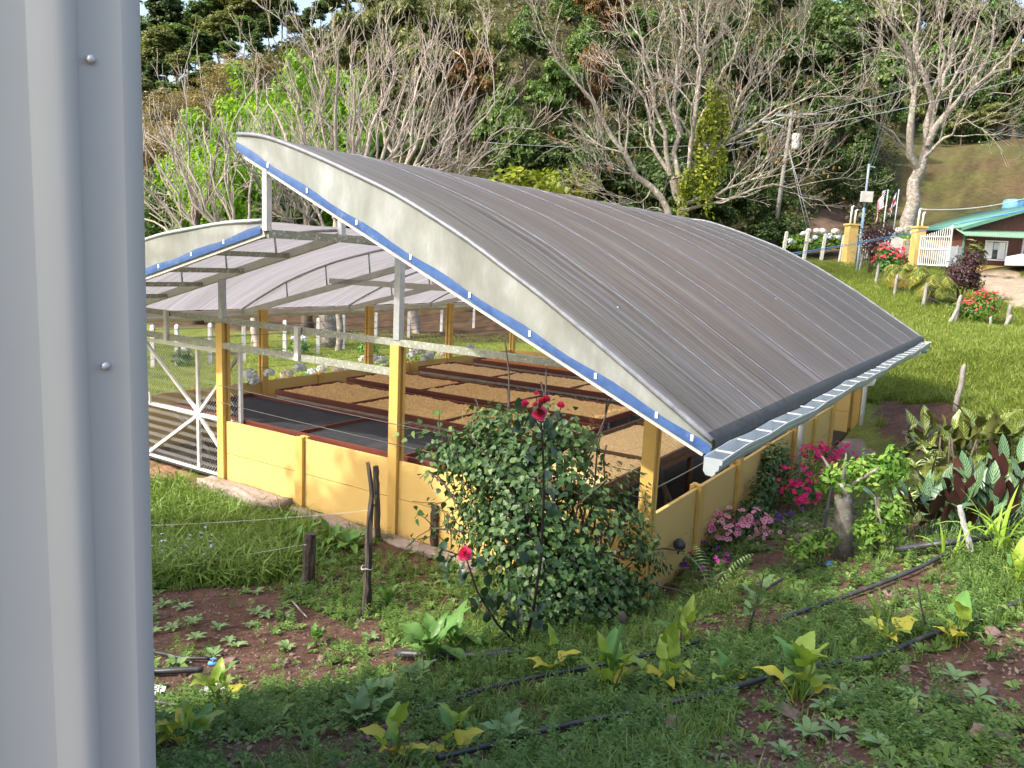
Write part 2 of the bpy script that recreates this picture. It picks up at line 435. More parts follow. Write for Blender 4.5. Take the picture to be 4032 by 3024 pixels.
l_weedg = leafmat('grey_green_weed_leaf', (0.12, 0.20, 0.07), (0.19, 0.30, 0.115), (0.28, 0.38, 0.16), trans=0.25)
l_grass = leafmat('grass_blade', (0.11, 0.20, 0.035), (0.19, 0.30, 0.055), (0.33, 0.40, 0.12), trans=0.35)
l_meadow = leafmat('meadow_blade', (0.15, 0.22, 0.030), (0.25, 0.32, 0.05), (0.40, 0.40, 0.13), trans=0.4)
l_dock = leafmat('dock_leaf', (0.065, 0.165, 0.04), (0.12, 0.25, 0.055), (0.17, 0.30, 0.07), rough=0.4, trans=0.25)
l_arum = leafmat('arum_leaf', (0.16, 0.29, 0.04), (0.32, 0.44, 0.065), (0.54, 0.56, 0.09), rough=0.35, trans=0.35, spec=0.45, var=0.5)
l_arumy = leafmat('yellowing_arum_leaf', (0.45, 0.45, 0.06), (0.58, 0.52, 0.07), rough=0.4, trans=0.35)
l_spider = leafmat('cream_edged_leaf', (0.30, 0.40, 0.14), (0.52, 0.57, 0.28), (0.66, 0.66, 0.42), trans=0.3)
l_shrub = leafmat('fresh_green_shrub_leaf', (0.08, 0.19, 0.025), (0.16, 0.29, 0.04), (0.28, 0.38, 0.07), trans=0.35)
l_maroon = leafmat('maroon_leaf', (0.035, 0.018, 0.022), (0.07, 0.030, 0.035), (0.10, 0.055, 0.03), trans=0.2)
l_palm = leafmat('palm_leaflet', (0.11, 0.16, 0.03), (0.20, 0.24, 0.05), (0.38, 0.33, 0.07), trans=0.3)
l_ypalm = leafmat('yellow_palm_leaflet', (0.32, 0.27, 0.05), (0.45, 0.34, 0.06), (0.55, 0.40, 0.08), trans=0.3)
l_litter = leafmat('dead_leaf', (0.075, 0.05, 0.035), (0.15, 0.10, 0.07), (0.30, 0.22, 0.15), trans=0.1)
l_iris = leafmat('strap_leaf', (0.16, 0.30, 0.03), (0.30, 0.45, 0.06), (0.45, 0.55, 0.10), trans=0.4)
f_pink = leafmat('pale_pink_petal', (0.74, 0.24, 0.34), (0.82, 0.36, 0.44), trans=0.25, var=0.2)
f_mag = leafmat('magenta_petal', (0.58, 0.010, 0.11), (0.70, 0.02, 0.17), trans=0.25, var=0.2)
f_purp = leafmat('purple_petal', (0.055, 0.008, 0.16), (0.10, 0.012, 0.26), trans=0.2, var=0.2)
f_viol = leafmat('violet_pink_petal', (0.36, 0.02, 0.25), (0.48, 0.04, 0.32), trans=0.2, var=0.2)
f_rose = leafmat('red_pink_rose_petal', (0.80, 0.035, 0.14), (0.88, 0.10, 0.24), trans=0.2, var=0.1, rough=0.45)
f_red = leafmat('red_bract', (0.62, 0.02, 0.05), (0.72, 0.05, 0.09), trans=0.2)
f_hyd = leafmat('white_blue_floret', (0.55, 0.62, 0.78), (0.76, 0.78, 0.84), (0.80, 0.80, 0.74), trans=0.2, var=0.1)
f_hydp = leafmat('pinkish_white_floret', (0.74, 0.62, 0.60), (0.80, 0.74, 0.72), trans=0.2, var=0.1)
f_lil = leafmat('lilac_floret', (0.40, 0.42, 0.72), (0.55, 0.55, 0.80), trans=0.2)
m_lich = M('grey_lichen_trunk', (0.20, 0.185, 0.155), (0.12, 0.105, 0.085), scale=9, rough=0.95, bmp=0.5, bscale=22, bdist=0.02, c3=(0.32, 0.31, 0.27), c3s=8, c3t=(0.52, 0.64))
f_throat = M('dark_flower_throat', (0.30, 0.01, 0.06), (0.25, 0.01, 0.05), rough=0.6)

def _wallpaint():
    "wall paint: roughcast grain, faint blotches, dried mud splashed up from the ground"
    m = m_yellow.copy(); m.name = 'yellow_wall_paint'
    nt = m.node_tree; b = nt.nodes['Principled BSDF']
    src = b.inputs['Base Color'].links[0].from_socket
    g = node(nt, 'ShaderNodeNewGeometry'); sx = node(nt, 'ShaderNodeSeparateXYZ'); lk(nt, g.outputs['Position'], sx.inputs[0])
    n = noise(nt, 7, 6, .7, g.outputs['Position']); n2 = noise(nt, 45, 3, .6, g.outputs['Position'])
    a = node(nt, 'ShaderNodeMath', operation='MULTIPLY_ADD'); lk(nt, n.outputs[0], a.inputs[0]); a.inputs[1].default_value = .55; a.inputs[2].default_value = -.20
    d = node(nt, 'ShaderNodeMath', operation='SUBTRACT'); lk(nt, a.outputs[0], d.inputs[0]); lk(nt, sx.outputs[2], d.inputs[1])
    f = ramp(nt, d.outputs[0], [(0.0, (0, 0, 0)), (0.22, (.75, .75, .75))])
    f = mixc(nt, 1.0, f, ramp(nt, n2.outputs[0], [(.4, (.25, .25, .25)), (.65, (1, 1, 1))]), 'MULTIPLY')
    col = mixc(nt, f, src, (.20, .115, .06))
    lk(nt, col, b.inputs['Base Color'])
    return m
m_wall = _wallpaint()
# ------------------------------------------------------------------ terrain
YAW = 0.5780
SHED_O = (-4.0127, 10.7462)
_cy, _sy = math.cos(YAW), math.sin(YAW)
def L2W(x, y, z=0.0):
    return Vector((SHED_O[0] + _cy * x + _sy * y, SHED_O[1] - _sy * x + _cy * y, z))
def W2L(X, Y):
    a = np.asarray(X) - SHED_O[0]; b = np.asarray(Y) - SHED_O[1]
    return _cy * a - _sy * b, _sy * a + _cy * b
_C = []
def cw(x, y, z): _C.append((x, y, z))
def cp(u, v, d): p = at(u, v, d); _C.append(tuple(p))
def cl(x, y, z): p = L2W(x, y); _C.append((p.x, p.y, z))
for q in [(0, 0, 1.62), (-2, -3, 1.7), (3, -3, 2.0), (0, 2, 1.42), (1.6, 2.2, 1.55), (3.6, 2.6, 1.75), (-1.5, 2.2, 1.25), (-3, 4, .55), (6, 4, 2.0), (6.5, 7.5, 1.7),
          (0, -30, 3), (-30, -10, 0.5), (30, -10, 5), (-30, 15, -.3), (-60, 20, 0), (60, 0, 8), (60, 30, 9), (62, 50, 12), (-14, 4, -.2), (-15, 14, -.2), (-25, 25, 0), (20, 8, 3.2), (25, 20, 3.5), (0, -120, 0), (-120, -60, 0), (120, -60, 8)]: cw(*q)
for q in [(640, 2980, 3.7), (820, 2740, 4.9), (1900, 3000, 3.6), (3900, 3000, 3.0), (2735, 2770, 4.0), (3500, 2500, 4.6), (3700, 2160, 6.2), (4000, 2250, 5.6), (2380, 2740, 4.5),
          (2063, 2543, 5.3), (1440, 2424, 6.7), (1215, 2306, 7.4), (620, 2200, 8.7), (600, 2000, 10.3), (700, 1850, 11.6), (2634, 2270, 8.0), (2280, 2443, 6.6), (3250, 2140, 7.9), (3310, 2190, 7.3),
          (3850, 2150, 6.8), (3800, 1800, 10.5), (3765, 1600, 16), (4020, 1560, 14), (3956, 1315, 28.6), (3756, 1269, 28.6), (3633, 1212, 31.8), (3520, 1166, 36), (3448, 1120, 39), (3384, 1064, 44),
          (3800, 1400, 20), (4032, 1170, 33), (3900, 1080, 40), (3781, 1038, 46.5), (4032, 1050, 46), (3330, 1012, 46), (3620, 1012, 46), (3000, 1005, 46), (3150, 905, 53), (3300, 830, 60), (3400, 800, 66),
          (3573, 885, 54), (3900, 850, 60), (4032, 860, 60), (3700, 720, 69), (3990, 580, 77), (4032, 575, 80), (1000, 1230, 34), (1500, 1215, 40), (2200, 1150, 44),
          (961, 1429, 22.8), (1252, 1393, 25.5), (1608, 1329, 31), (1738, 1306, 34), (1864, 1294, 36)]: cp(*q)
for q in [(-.3, -.3, -.02), (3.2, -.4, 0.0), (6.4, -.5, .05), (6.9, 1.5, .22), (7.0, 3, .24), (7.1, 6, .2), (7.2, 8.5, .1), (8.6, 11, .3), (7, 13, .45), (2, 14, .3), (2, 19, .8), (7.5, 20, 1.5), (-3.2, 2, .1), (-3.3, 8, .25), (-3, 12, .3),
          (-6, 0, -.1), (-2, -1, -.05), (8.4, 4.5, .6), (8.8, 7.5, .75)]: cl(*q)
for t, row in [(-1.0, [(40, 1), (60, 10), (90, 18), (140, 24), (220, 26)]), (-0.72, [(40, 1.5), (55, 6), (75, 12), (110, 18), (160, 22), (240, 24)]), (-0.46, [(40, 1.5), (55, 7), (75, 13), (100, 20), (130, 25), (200, 27)]), (-0.3, [(40, 2), (52, 8), (70, 16), (100, 26), (160, 38), (240, 46)]),
               (0.0, [(46, 3), (58, 11), (75, 23), (100, 38), (160, 60), (240, 80)]), (0.25, [(52, 5), (62, 11), (80, 24), (110, 42), (160, 65), (240, 90)]),
               (0.45, [(75, 14.5), (95, 19), (120, 27), (160, 42), (240, 70)]), (0.7, [(95, 19), (130, 30), (240, 70)])]:
    for y, z in row: cw(t * y, y, z)
_C = np.array(_C)
def _rbf_fit():
    P = _C[:, :2]; n = len(P)
    D = np.linalg.norm(P[:, None] - P[None], axis=2)
    A = np.zeros((n + 3, n + 3)); A[:n, :n] = D - np.eye(n) * 0.15
    A[:n, n] = 1; A[:n, n + 1:] = P; A[n, :n] = 1; A[n + 1:, :n] = P.T
    return np.linalg.solve(A, np.concatenate([_C[:, 2], np.zeros(3)]))
_Wt = _rbf_fit()
def ground(X, Y, rough=True):
    X = np.atleast_1d(np.asarray(X, float)); Y = np.atleast_1d(np.asarray(Y, float))
    n = len(_C)
    z = _Wt[n] + _Wt[n + 1] * X + _Wt[n + 2] * Y
    for k in range(n):
        z = z + _Wt[k] * np.sqrt((X - _C[k, 0]) ** 2 + (Y - _C[k, 1]) ** 2)
    r = np.sqrt(X * X + Y * Y)
    if rough:
        z = z + fbm(X * 0.9, Y * 0.9, 3) * 0.10 * np.clip(r / 4, .5, 1) + fbm(X * 5, Y * 5, 9, 3) * 0.05 * np.clip(18 / (r + 1), 0, 1)
        z = z + fbm(X * .12, Y * .12, 5, 3) * np.clip((r - 42) / 10, 0, 1) * 3.0
    lx, ly = W2L(X, Y)
    dx = np.maximum(np.maximum(-2.45 - lx, lx - 6.42), 0); dy = np.maximum(np.maximum(0.0 - ly, ly - 10.9), 0)
    dd = np.sqrt(dx * dx + dy * dy)
    w = np.clip(1 - dd / 0.22, 0, 1); w = w * w * (3 - 2 * w)
    # floor of the shed and a strip along its walls lie level
    z = np.where(dd < 1e-6, np.minimum(z, -0.03), z * (1 - w) + np.clip(z, -.06, .32) * w)
    return z
def gz(x, y): return float(ground(x, y)[0])
def G(u, v, d0=2.2, d1=160):
    "point of the ground seen at photo pixel (u, v)"
    q = ray(u, v); q = q / q[1]
    d = np.exp(np.linspace(math.log(d0), math.log(d1), 700))
    h = CAM_Z + q[2] * d - ground(q[0] * d, d)
    k = np.argmax(h < 0)
    if h[k] >= 0: k = len(d) - 1
    k = max(k, 1)
    t = h[k - 1] / (h[k - 1] - h[k] + 1e-12)
    y = d[k - 1] + (d[k] - d[k - 1]) * min(max(t, 0), 1)
    return Vector((q[0] * y, y, gz(q[0] * y, y)))
def inpoly(u, v, poly):
    u = np.asarray(u); v = np.asarray(v); c = np.zeros(u.shape, bool)
    n = len(poly)
    for i in range(n):
        x0, y0 = poly[i]; x1, y1 = poly[i - 1]
        if y0 == y1: continue
        k = ((y0 > v) != (y1 > v)) & (u < (x1 - x0) * (v - y0) / (y1 - y0) + x0)
        c ^= k
    return c
# outlines of the ground covers, given where the photograph shows them
Z_SOIL = [[(560, 2340), (1000, 2330), (1500, 2480), (1620, 2600), (1250, 2720), (560, 2740)],
          [(2960, 2690), (3500, 2640), (4100, 2420), (4100, 3100), (2700, 3100), (2880, 2900)],
          [(3000, 2120), (3300, 2080), (3320, 2230), (2950, 2260)],
          [(3440, 1580), (3760, 1590), (3900, 1700), (3600, 1800), (3480, 1720)]]
Z_DIRT = [[(540, 1800), (880, 1900), (900, 1960), (760, 1960), (540, 1920)]]
Z_DRIVE = [[(3840, 1060), (4100, 1080), (4100, 1230), (4000, 1215), (3880, 1150), (3800, 1090)]]
Z_ROAD = [[(3100, 1000), (3180, 880), (3300, 790), (3470, 780), (3420, 830), (3330, 900), (3330, 1010)]]
def zones(X, Y, Z):
    u, v, d = proj(np.stack([X, Y, Z], -1))
    w = vnoise(X * 2.2, Y * 2.2, 31) - .5
    uu = u + w * 60; vv = v + (vnoise(X * 2.2, Y * 2.2, 37) - .5) * 50
    ok = d > 0.5
    m = lambda polys: np.any([inpoly(uu, vv, p) for p in polys], axis=0) & ok
    return m(Z_SOIL), m(Z_DIRT), m(Z_DRIVE), m(Z_ROAD)
def build_ground():
    a = np.concatenate([np.radians(np.arange(-46, 46, 0.36)), np.radians(np.arange(46, 314, 4.0))])
    rr = np.concatenate([[0.0], np.exp(np.linspace(math.log(.5), math.log(420), 250))])
    A, Rr = np.meshgrid(a, rr)
    X = np.sin(A) * Rr; Y = np.cos(A) * Rr
    Z = ground(X.ravel(), Y.ravel()).reshape(X.shape)
    nr, na = X.shape
    V = np.stack([X, Y, Z], -1).reshape(-1, 3)
    i = np.arange(nr - 1)[:, None] * na; j = np.arange(na)[None]; j1 = (j + 1) % na
    F = np.stack([i + j, i + j1, i + na + j1, i + na + j], -1).reshape(-1, 4)
    me = npmesh('ground', V, F, True)
    x, y, z = V.T
    soil, dirt, drive, road = zones(x, y, z)
    r = np.hypot(x, y); t = x / np.maximum(y, .1)
    n1 = vnoise(x * .8, y * .8, 41)[:, None]; n2 = vnoise(x * 3.5, y * 3.5, 43)[:, None]
    soilc = np.array([.098, .055, .040]); soil2 = np.array([.135, .085, .06])
    c = soilc * (1 - n2) + soil2 * n2
    lx, ly = W2L(x, y)
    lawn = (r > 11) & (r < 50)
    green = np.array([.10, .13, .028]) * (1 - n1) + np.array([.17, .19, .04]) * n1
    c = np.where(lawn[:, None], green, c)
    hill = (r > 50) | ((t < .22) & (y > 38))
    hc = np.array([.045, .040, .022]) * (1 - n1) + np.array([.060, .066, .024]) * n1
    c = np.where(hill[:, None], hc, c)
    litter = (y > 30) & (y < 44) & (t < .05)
    c = np.where(litter[:, None], np.array([.085, .055, .034]) * (.5 + .8 * n2), c)  # leaf litter behind the fence, its brown darkened for the trees' shade
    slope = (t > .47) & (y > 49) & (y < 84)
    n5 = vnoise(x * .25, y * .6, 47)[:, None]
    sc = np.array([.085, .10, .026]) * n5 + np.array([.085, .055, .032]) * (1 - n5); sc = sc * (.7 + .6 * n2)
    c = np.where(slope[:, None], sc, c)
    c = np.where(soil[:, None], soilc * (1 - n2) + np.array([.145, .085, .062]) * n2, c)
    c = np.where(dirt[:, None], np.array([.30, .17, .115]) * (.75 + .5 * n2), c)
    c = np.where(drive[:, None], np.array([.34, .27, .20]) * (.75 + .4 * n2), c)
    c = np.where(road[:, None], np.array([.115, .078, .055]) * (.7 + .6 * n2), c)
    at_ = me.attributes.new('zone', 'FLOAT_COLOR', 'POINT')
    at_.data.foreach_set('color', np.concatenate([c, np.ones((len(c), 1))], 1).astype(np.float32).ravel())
    m, nt, b = _new('ground_cover')
    an = node(nt, 'ShaderNodeAttribute', attribute_name='zone')
    co = coords(nt, 'Object')
    n = noise(nt, 14, 8, 0.7, co); n3 = noise(nt, 2.2, 5, 0.6, co)
    c1 = mixc(nt, 1.0, an.outputs['Color'], ramp(nt, n.outputs[0], [(.3, (.5, .5, .5)), (.72, (1.5, 1.45, 1.4))]), 'MULTIPLY')
    c1 = mixc(nt, 1.0, c1, ramp(nt, n3.outputs[0], [(.3, (.78, .76, .74)), (.7, (1.2, 1.2, 1.2))]), 'MULTIPLY')
    lk(nt, c1, b.inputs['Base Color']); b.inputs['Roughness'].default_value = 0.95; b.inputs['Specular IOR Level'].default_value = 0.15
    bump(nt, n.outputs[0], 0.8, 0.05, b.inputs['Normal'])
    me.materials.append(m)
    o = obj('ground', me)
    props(o, kind='structure')
    return o
build_ground()
# ------------------------------------------------------------------ drying shed
ZW = 0.92
shed = empty('drying_shed', 'yellow walled coffee drying shed with curved plastic film roofs', 'shed', L2W(0, 0, 0), -YAW)
FR = [-1.1, 0.0, 2.76, 5.52, 8.29, 10.95, 12.35]            # frames along the shed
RA = [(1.82, 4.52), (2.15, 4.49), (2.47, 4.42), (3.0, 4.26), (3.58, 4.06), (4.1, 3.87), (4.55, 3.67), (5.0, 3.45), (5.41, 3.22), (5.8, 3.0), (6.19, 2.76), (6.55, 2.53), (6.9, 2.31), (7.12, 2.17), (7.35, 2.02)]
LA = [(2.22, 3.60), (1.62, 3.57), (.92, 3.49), (.4, 3.42), (-.09, 3.32), (-.7, 3.18), (-1.3, 3.0), (-1.9, 2.79), (-2.4, 2.57), (-2.85, 2.36), (-3.2, 2.18)]
def spl(pts, n):
    "Catmull-Rom through 2-D points"
    P = [np.array(p, float) for p in pts]; P = [2 * P[0] - P[1]] + P + [2 * P[-1] - P[-2]]
    out = []
    m = len(P) - 3
    for i in range(n + 1):
        s = i / n * m; k = min(int(s), m - 1); t = s - k
        a, b, c, d = P[k:k + 4]
        out.append(tuple(.5 * ((2 * b) + (c - a) * t + (2 * a - 5 * b + 4 * c - d) * t * t + (3 * b - a - 3 * c + d) * t ** 3)))
    return out
RAs = spl(RA, 36); LAs = spl(LA, 28)
chR = lambda x: 4.35 + (x - 1.95) * (1.965 - 4.35) / (7.33 - 1.95)
chL = lambda x: 3.515 + (x - 2.2) * 0.256
def film(name, arc, y0, y1, mat, sag=0.006, ny=6):
    V = []; F = []
    n = len(arc)
    for j in range(ny + 1):
        t = j / ny; y = y0 + (y1 - y0) * t
        for i, (x, z) in enumerate(arc):
            e = math.sin(math.pi * i / (n - 1))
            V.append((x, y, z - sag * 4 * t * (1 - t) * (.4 + .6 * e) + .004 * math.sin(i * 1.7 + j * 2.1 + y0)))
    for j in range(ny):
        for i in range(n - 1):
            a = j * n + i; F.append((a, a + 1, a + n + 1, a + n))
    return obj(name, npmesh(name, V, np.array(F), True), mat, shed)
ys = [-1.1, 0.35, 1.55, 2.95, 4.3, 5.7, 7.05, 8.4, 9.75, 11.05, 12.35]
for a, b in zip(ys[:-1], ys[1:]):
    film('roof_sheet', RAs, a, b, m_roof)
    film('roof_sheet', LAs, a, b, m_roofl)
# seams: narrow film laps over the arches
for y in ys[1:-1]:
    V = []; F = []
    for (x, z) in RAs:
        V += [(x, y - .016, z + .002), (x, y, z + .009), (x, y + .016, z + .002)]
    for i in range(len(RAs) - 1):
        for k in (0, 1): F.append((3 * i + k, 3 * i + k + 1, 3 * i + k + 4, 3 * i + k + 3))
    obj('roof_seam', npmesh('roof_seam', V, np.array(F), True), m_seam, shed)
# edge tubes of both gables
for arc, nm in ((RAs, 'edge_tube'), (LAs, 'edge_tube')):
    for y in (-1.125, 12.375):
        MB().tube([(x, y, z + .005) for x, z in arc], 0.024, 8).build(nm, m_seam if arc is RAs else m_galv, shed)
# fascias between arch and rafter
def fascia(arc, ch, y, sgn):
    V = []; F = []; k = 5
    for (x, z) in arc:
        zb = min(ch(x) - .05, z - .03)
        for i in range(k + 1):
            t = i / k
            V.append((x, y + .012 * math.sin(x * 5 + i) * math.sin(math.pi * t), zb + (z - zb) * t))
    n = len(arc)
    for i in range(n - 1):
        for j in range(k):
            a = i * (k + 1) + j; F.append((a, a + 1, a + k + 2, a + k + 1))
    f = obj('gable_fascia', npmesh('gable_fascia', V, np.array(F), True), m_fascia, shed)
    V = []; F = []
    for q, (x, z) in enumerate(arc):
        zb = min(ch(x) - .052, z - .035); h = .085 + .012 * math.sin(x * 7)
        V += [(x, y - .014 * sgn, zb), (x, y - .019 * sgn, zb + h * .5), (x, y - .016 * sgn, min(zb + h, z - .03))]
    for i in range(n - 1):
        for k2 in (0, 1): F.append((3 * i + k2, 3 * i + k2 + 1, 3 * i + k2 + 4, 3 * i + k2 + 3))
    obj('blue_band', npmesh('blue_band', V, np.array(F), True), m_blue, shed)
    return f
fascia(RAs, chR, -1.13, 1); fascia(LAs, chL, -1.13, 1)
fascia(RAs, chR, 12.38, -1); fascia(LAs, chL, 12.38, -1)
# white tape marks along the blue band
for x in (2.35, 2.95, 3.65, 4.35, 5.05, 5.7, 6.35, 6.9, 7.2):
    MB().box(x - .012, x + .012, -1.156, -1.152, chR(x) - .02, chR(x) + .03).build('tape_mark', m_whitep, shed)
for x in (1.6, 1.0, .35, -.2):
    MB().box(x - .014, x + .014, -1.156, -1.152, chL(x) - .02, chL(x) + .025).build('tape_mark', m_whitep, shed)
# frames: rafters, arch tubes, struts
for k, y in enumerate(FR):
    end = k in (0, len(FR) - 1)
    MB().bar((1.95, y, chR(1.95) - .04), (7.30, y, chR(7.30) - .04), .05, .10).build('rafter', m_steelw, shed)
    MB().bar((2.25, y, chL(2.25) - .04), (-3.12, y, chL(-3.12) - .04), .05, .10).build('rafter', m_steelw, shed)
    if not end:
        MB().tube([(x, y, z - .035) for x, z in RAs[::2]], .02, 6).build('arch_tube', m_galv, shed)
        MB().tube([(x, y, z - .035) for x, z in LAs[::2]], .02, 6).build('arch_tube', m_galv, shed)
    for x in (2.9, 3.9, 4.9, 5.9):
        zt = np.interp(x, [p[0] for p in RAs], [p[1] for p in RAs])
        MB().tube([(x, y + .01, chR(x)), (x + .05, y + .01, zt - .03)], .014, 5).build('strut', m_galv, shed)
    for x in (1.1, .1, -.9, -1.9):
        zt = np.interp(-x, [-p[0] for p in LAs], [p[1] for p in LAs])
        MB().tube([(x, y + .01, chL(x)), (x - .04, y + .01, zt - .03)], .014, 5).build('strut', m_galv, shed)
    MB().bar((2.27, y, 3.50), (2.27, y, chR(2.27) - .06), .07).build('ridge_post', m_galv if k else m_steelw, shed)
    if k not in (0, 6) and k != 1:
        MB().bar((-.82, y, 2.82), (5.3, y, 2.86), .05, .09).build('tie_beam', m_steelw, shed)
for a, b in zip(FR[:-1], FR[1:]):
    MB().bar((2.27, a, 3.47), (2.27, b, 3.47), .06, .09).build('ridge_beam', m_moss, shed)
    MB().bar((-3.1, a, 2.13), (-3.1, b, 2.13), .05, .07).build('eave_purlin', m_steelw, shed)
    MB().bar((7.27, a, 1.955), (7.27, b, 1.955), .05, .06).build('eave_purlin', m_steelw, shed)
for x in (1.35, .46, -.42, -1.25, -2.1):
    MB().bar((x, -1.09, chL(x) - .06), (x, -.03, chL(x) - .06), .06, .06).build('outrigger', m_moss, shed)
for x in (3.0, 4.2, 5.4, 6.5):
    MB().bar((x, -1.09, chR(x) - .06), (x, -.03, chR(x) - .06), .06, .06).build('outrigger', m_moss, shed)
# black flashing along the right eave, with fixing screws
V = [(7.30, -1.12, 2.072), (7.372, -1.12, 2.028), (7.38, -1.12, 1.94), (7.30, 12.37, 2.072), (7.372, 12.37, 2.028), (7.38, 12.37, 1.94)]
obj('eave_flashing', npmesh('eave_flashing', V, np.array([(0, 1, 4, 3), (1, 2, 5, 4)])), m_dark, shed)
# gutters
def gutter(x, y0, y1, zt, s, mat):
    prof = [(0, 0), (0, -.10), (.02, -.13), (.07, -.135), (.09, -.115), (.092, -.095), (.112, -.085), (.116, -.055), (.112, -.048), (.134, -.04), (.138, -.012), (.134, -.006), (.148, 0)]
    V = []; F = []; n = 2 * len(prof); st = 24
    for j in range(st + 1):
        y = y0 + (y1 - y0) * j / st; dz = .012 * math.sin(j * .9) + .012 * math.sin(j * 2.3)
        P = [(px, pz) for px, pz in prof] + [(px - .004, pz + .004) for px, pz in reversed(prof)]
        V += [(x + s * px, y, zt + pz + dz) for px, pz in P]
    for j in range(st):
        for i in range(n):
            F.append((j * n + i, j * n + (i + 1) % n, (j + 1) * n + (i + 1) % n, (j + 1) * n + i))
    g = obj('gutter', npmesh('gutter', V, np.array(F), False), mat, shed)
    for y in (y0, y1):
        b = MB().prism([(x + s * px, zt + pz) for px, pz in prof], 'y', y - .004, y + .004).build('gutter_end_cap', mat, g)
    for j in range(27):
        y = y0 + .25 + j * (y1 - y0 - .4) / 26
        MB().bar((x + s * .0, y, zt + .004), (x + s * .135, y, zt + .004), .035, .006).build('gutter_strap', m_steelw, g)
    return g
gutter(7.40, -1.42, 12.3, 1.965, 1, m_gutter)
gutter(-3.22, -1.2, 12.3, 2.12, -1, m_steelw)
for y in (5.35, 10.75):
    MB().tube([(6.56, y, 0.05), (6.56, y, 1.35), (6.75, y, 1.5), (7.2, y, 1.72), (7.47, y, 1.80), (7.47, y, 1.86)], .045, 10).build('downpipe', m_white, shed)
MB().lathe([(.0, 0), (.05, .0), (.085, .05), (.09, .09)], 12, (7.47, 11.7, 1.76)).build('downpipe_outlet', m_gutter, shed)
# precast posts with grooves, and the wall panels between them
def hpost(x, y, z1, along, name='wall_post', z0=-.25):
    w, g, q = .066, .024, .03
    P = [(-w, -w), (w, -w), (w, -g), (w - q, -g), (w - q, g), (w, g), (w, w), (-w, w), (-w, g), (-w + q, g), (-w + q, -g), (-w, -g)]
    if along == 'y': P = [(b, a) for a, b in P]
    return MB().prism([(x + a, y + b) for a, b in P], 'z', z0, z1).build(name, m_ypost, shed)
def panelmesh(L):
    b = .006
    return MB().prism([(-L / 2 + b, -.02), (L / 2 - b, -.02), (L / 2, -.02 + b), (L / 2, .02 - b), (L / 2 - b, .02), (-L / 2 + b, .02), (-L / 2, .02 - b), (-L / 2, -.02 + b)], 'z', -.2255, .2255).mesh('wall_panel')
_pm = {}
def panels(p, q, n=2):
    p = Vector(p); q = Vector(q); d = q - p; L = round(d.length - .074, 3)
    if L not in _pm: _pm[L] = panelmesh(L)
    c = (p + q) / 2; a = math.atan2(d.y, d.x)
    for k in range(n):
        obj('wall_panel', _pm[L], m_wall, shed, (c.x, c.y, .23 + .459 * k), (0, 0, a))
for i, x in enumerate((0, 1.6, 3.2, 4.8, 6.4)):
    hpost(x, 0, [2.28, .94, 2.28, .94, 1.99][i], 'x')
    if i: panels((x - 1.6, 0), (x, 0))
hpost(-2.4, 0, 2.28, 'x')
yl = [0, 1.25, 2.63, 4.01, 5.39, 6.77, 8.15, 9.53, 10.95]
for i, y in enumerate(yl):
    if i: hpost(-2.4, y, 2.22 if i % 2 == 0 else .94, 'y'); panels((-2.4, yl[i - 1]), (-2.4, y))
yr = [0, 1.381, 2.76, 4.14, 5.52, 6.9, 8.29]
for i, y in enumerate(yr):
    if i: hpost(6.4, y, 2.02 if i % 2 == 0 else .95, 'y'); panels((6.4, yr[i - 1]), (6.4, y))
xf = [-2.4, -.93, .54, 2.0, 3.47, 4.94, 6.4]
for i, x in enumerate(xf[1:]):
    hpost(x, 10.95, 2.0 if i in (1, 3, 5) else .95, 'x'); panels((xf[i], 10.95), (x, 10.95), 2 if i not in (0,) else 2)
panels((5.0, 10.80), (6.33, 10.80), 4)
MB().bar((-1.0, 10.9, .985), (6.3, 10.9, .985), .05, .05).build('bamboo_rail', m_rope, shed)
# steel above the gable wall
MB().bar((-2.4, 0, 2.325), (6.0, 0, 2.30), .06, .075).build('gable_beam', m_moss, shed)
MB().bar((-2.4, -.035, 1.985), (3.14, -.035, 1.965), .05, .085).build('gable_beam', m_moss, shed)
for x in (-1.2, 1.58):
    MB().bar((x, -.07, 1.93), (x, -.07, 2.36), .075, .05).build('beam_bracket', m_steelw, shed)
MB().bar((0, .0, 2.34), (0, .0, chL(0) - .07), .075).build('steel_post', m_galv, shed)
MB().bar((3.2, .0, 2.34), (3.2, .0, chR(3.2) + .05), .085).build('steel_post', m_galv, shed)
MB().bar((-2.4, .0, 2.34), (-2.4, .0, chL(-2.4) - .06), .075).build('steel_post', m_galv, shed)
# wires strung through the posts
def sagwire(name, p, q, sag, r, mat, parent=None, n=10):
    p = Vector(p); q = Vector(q)
    return MB().tube([p.lerp(q, i / n) - Vector((0, 0, sag * 4 * (i / n) * (1 - i / n))) for i in range(n + 1)], r, 5).build(name, mat, parent)
for z in (1.18, 1.42):
    sagwire('wall_wire', (0, -.07, z), (6.4, -.07, z - .05), .03, .004, m_wire, shed)
for z in (1.2, 1.5, 1.8):
    sagwire('wall_wire', (-2.33, 0, z), (-2.33, 10.9, z), .04, .004, m_wire, shed)
sagwire('wall_wire', (6.46, 0, 1.22), (6.46, 2.7, 1.25), .02, .006, m_greywire, shed)
sagwire('power_cable', (2.2, -1.09, 3.5), (2.27, 8.3, 3.42), .06, .012, m_dark, shed)
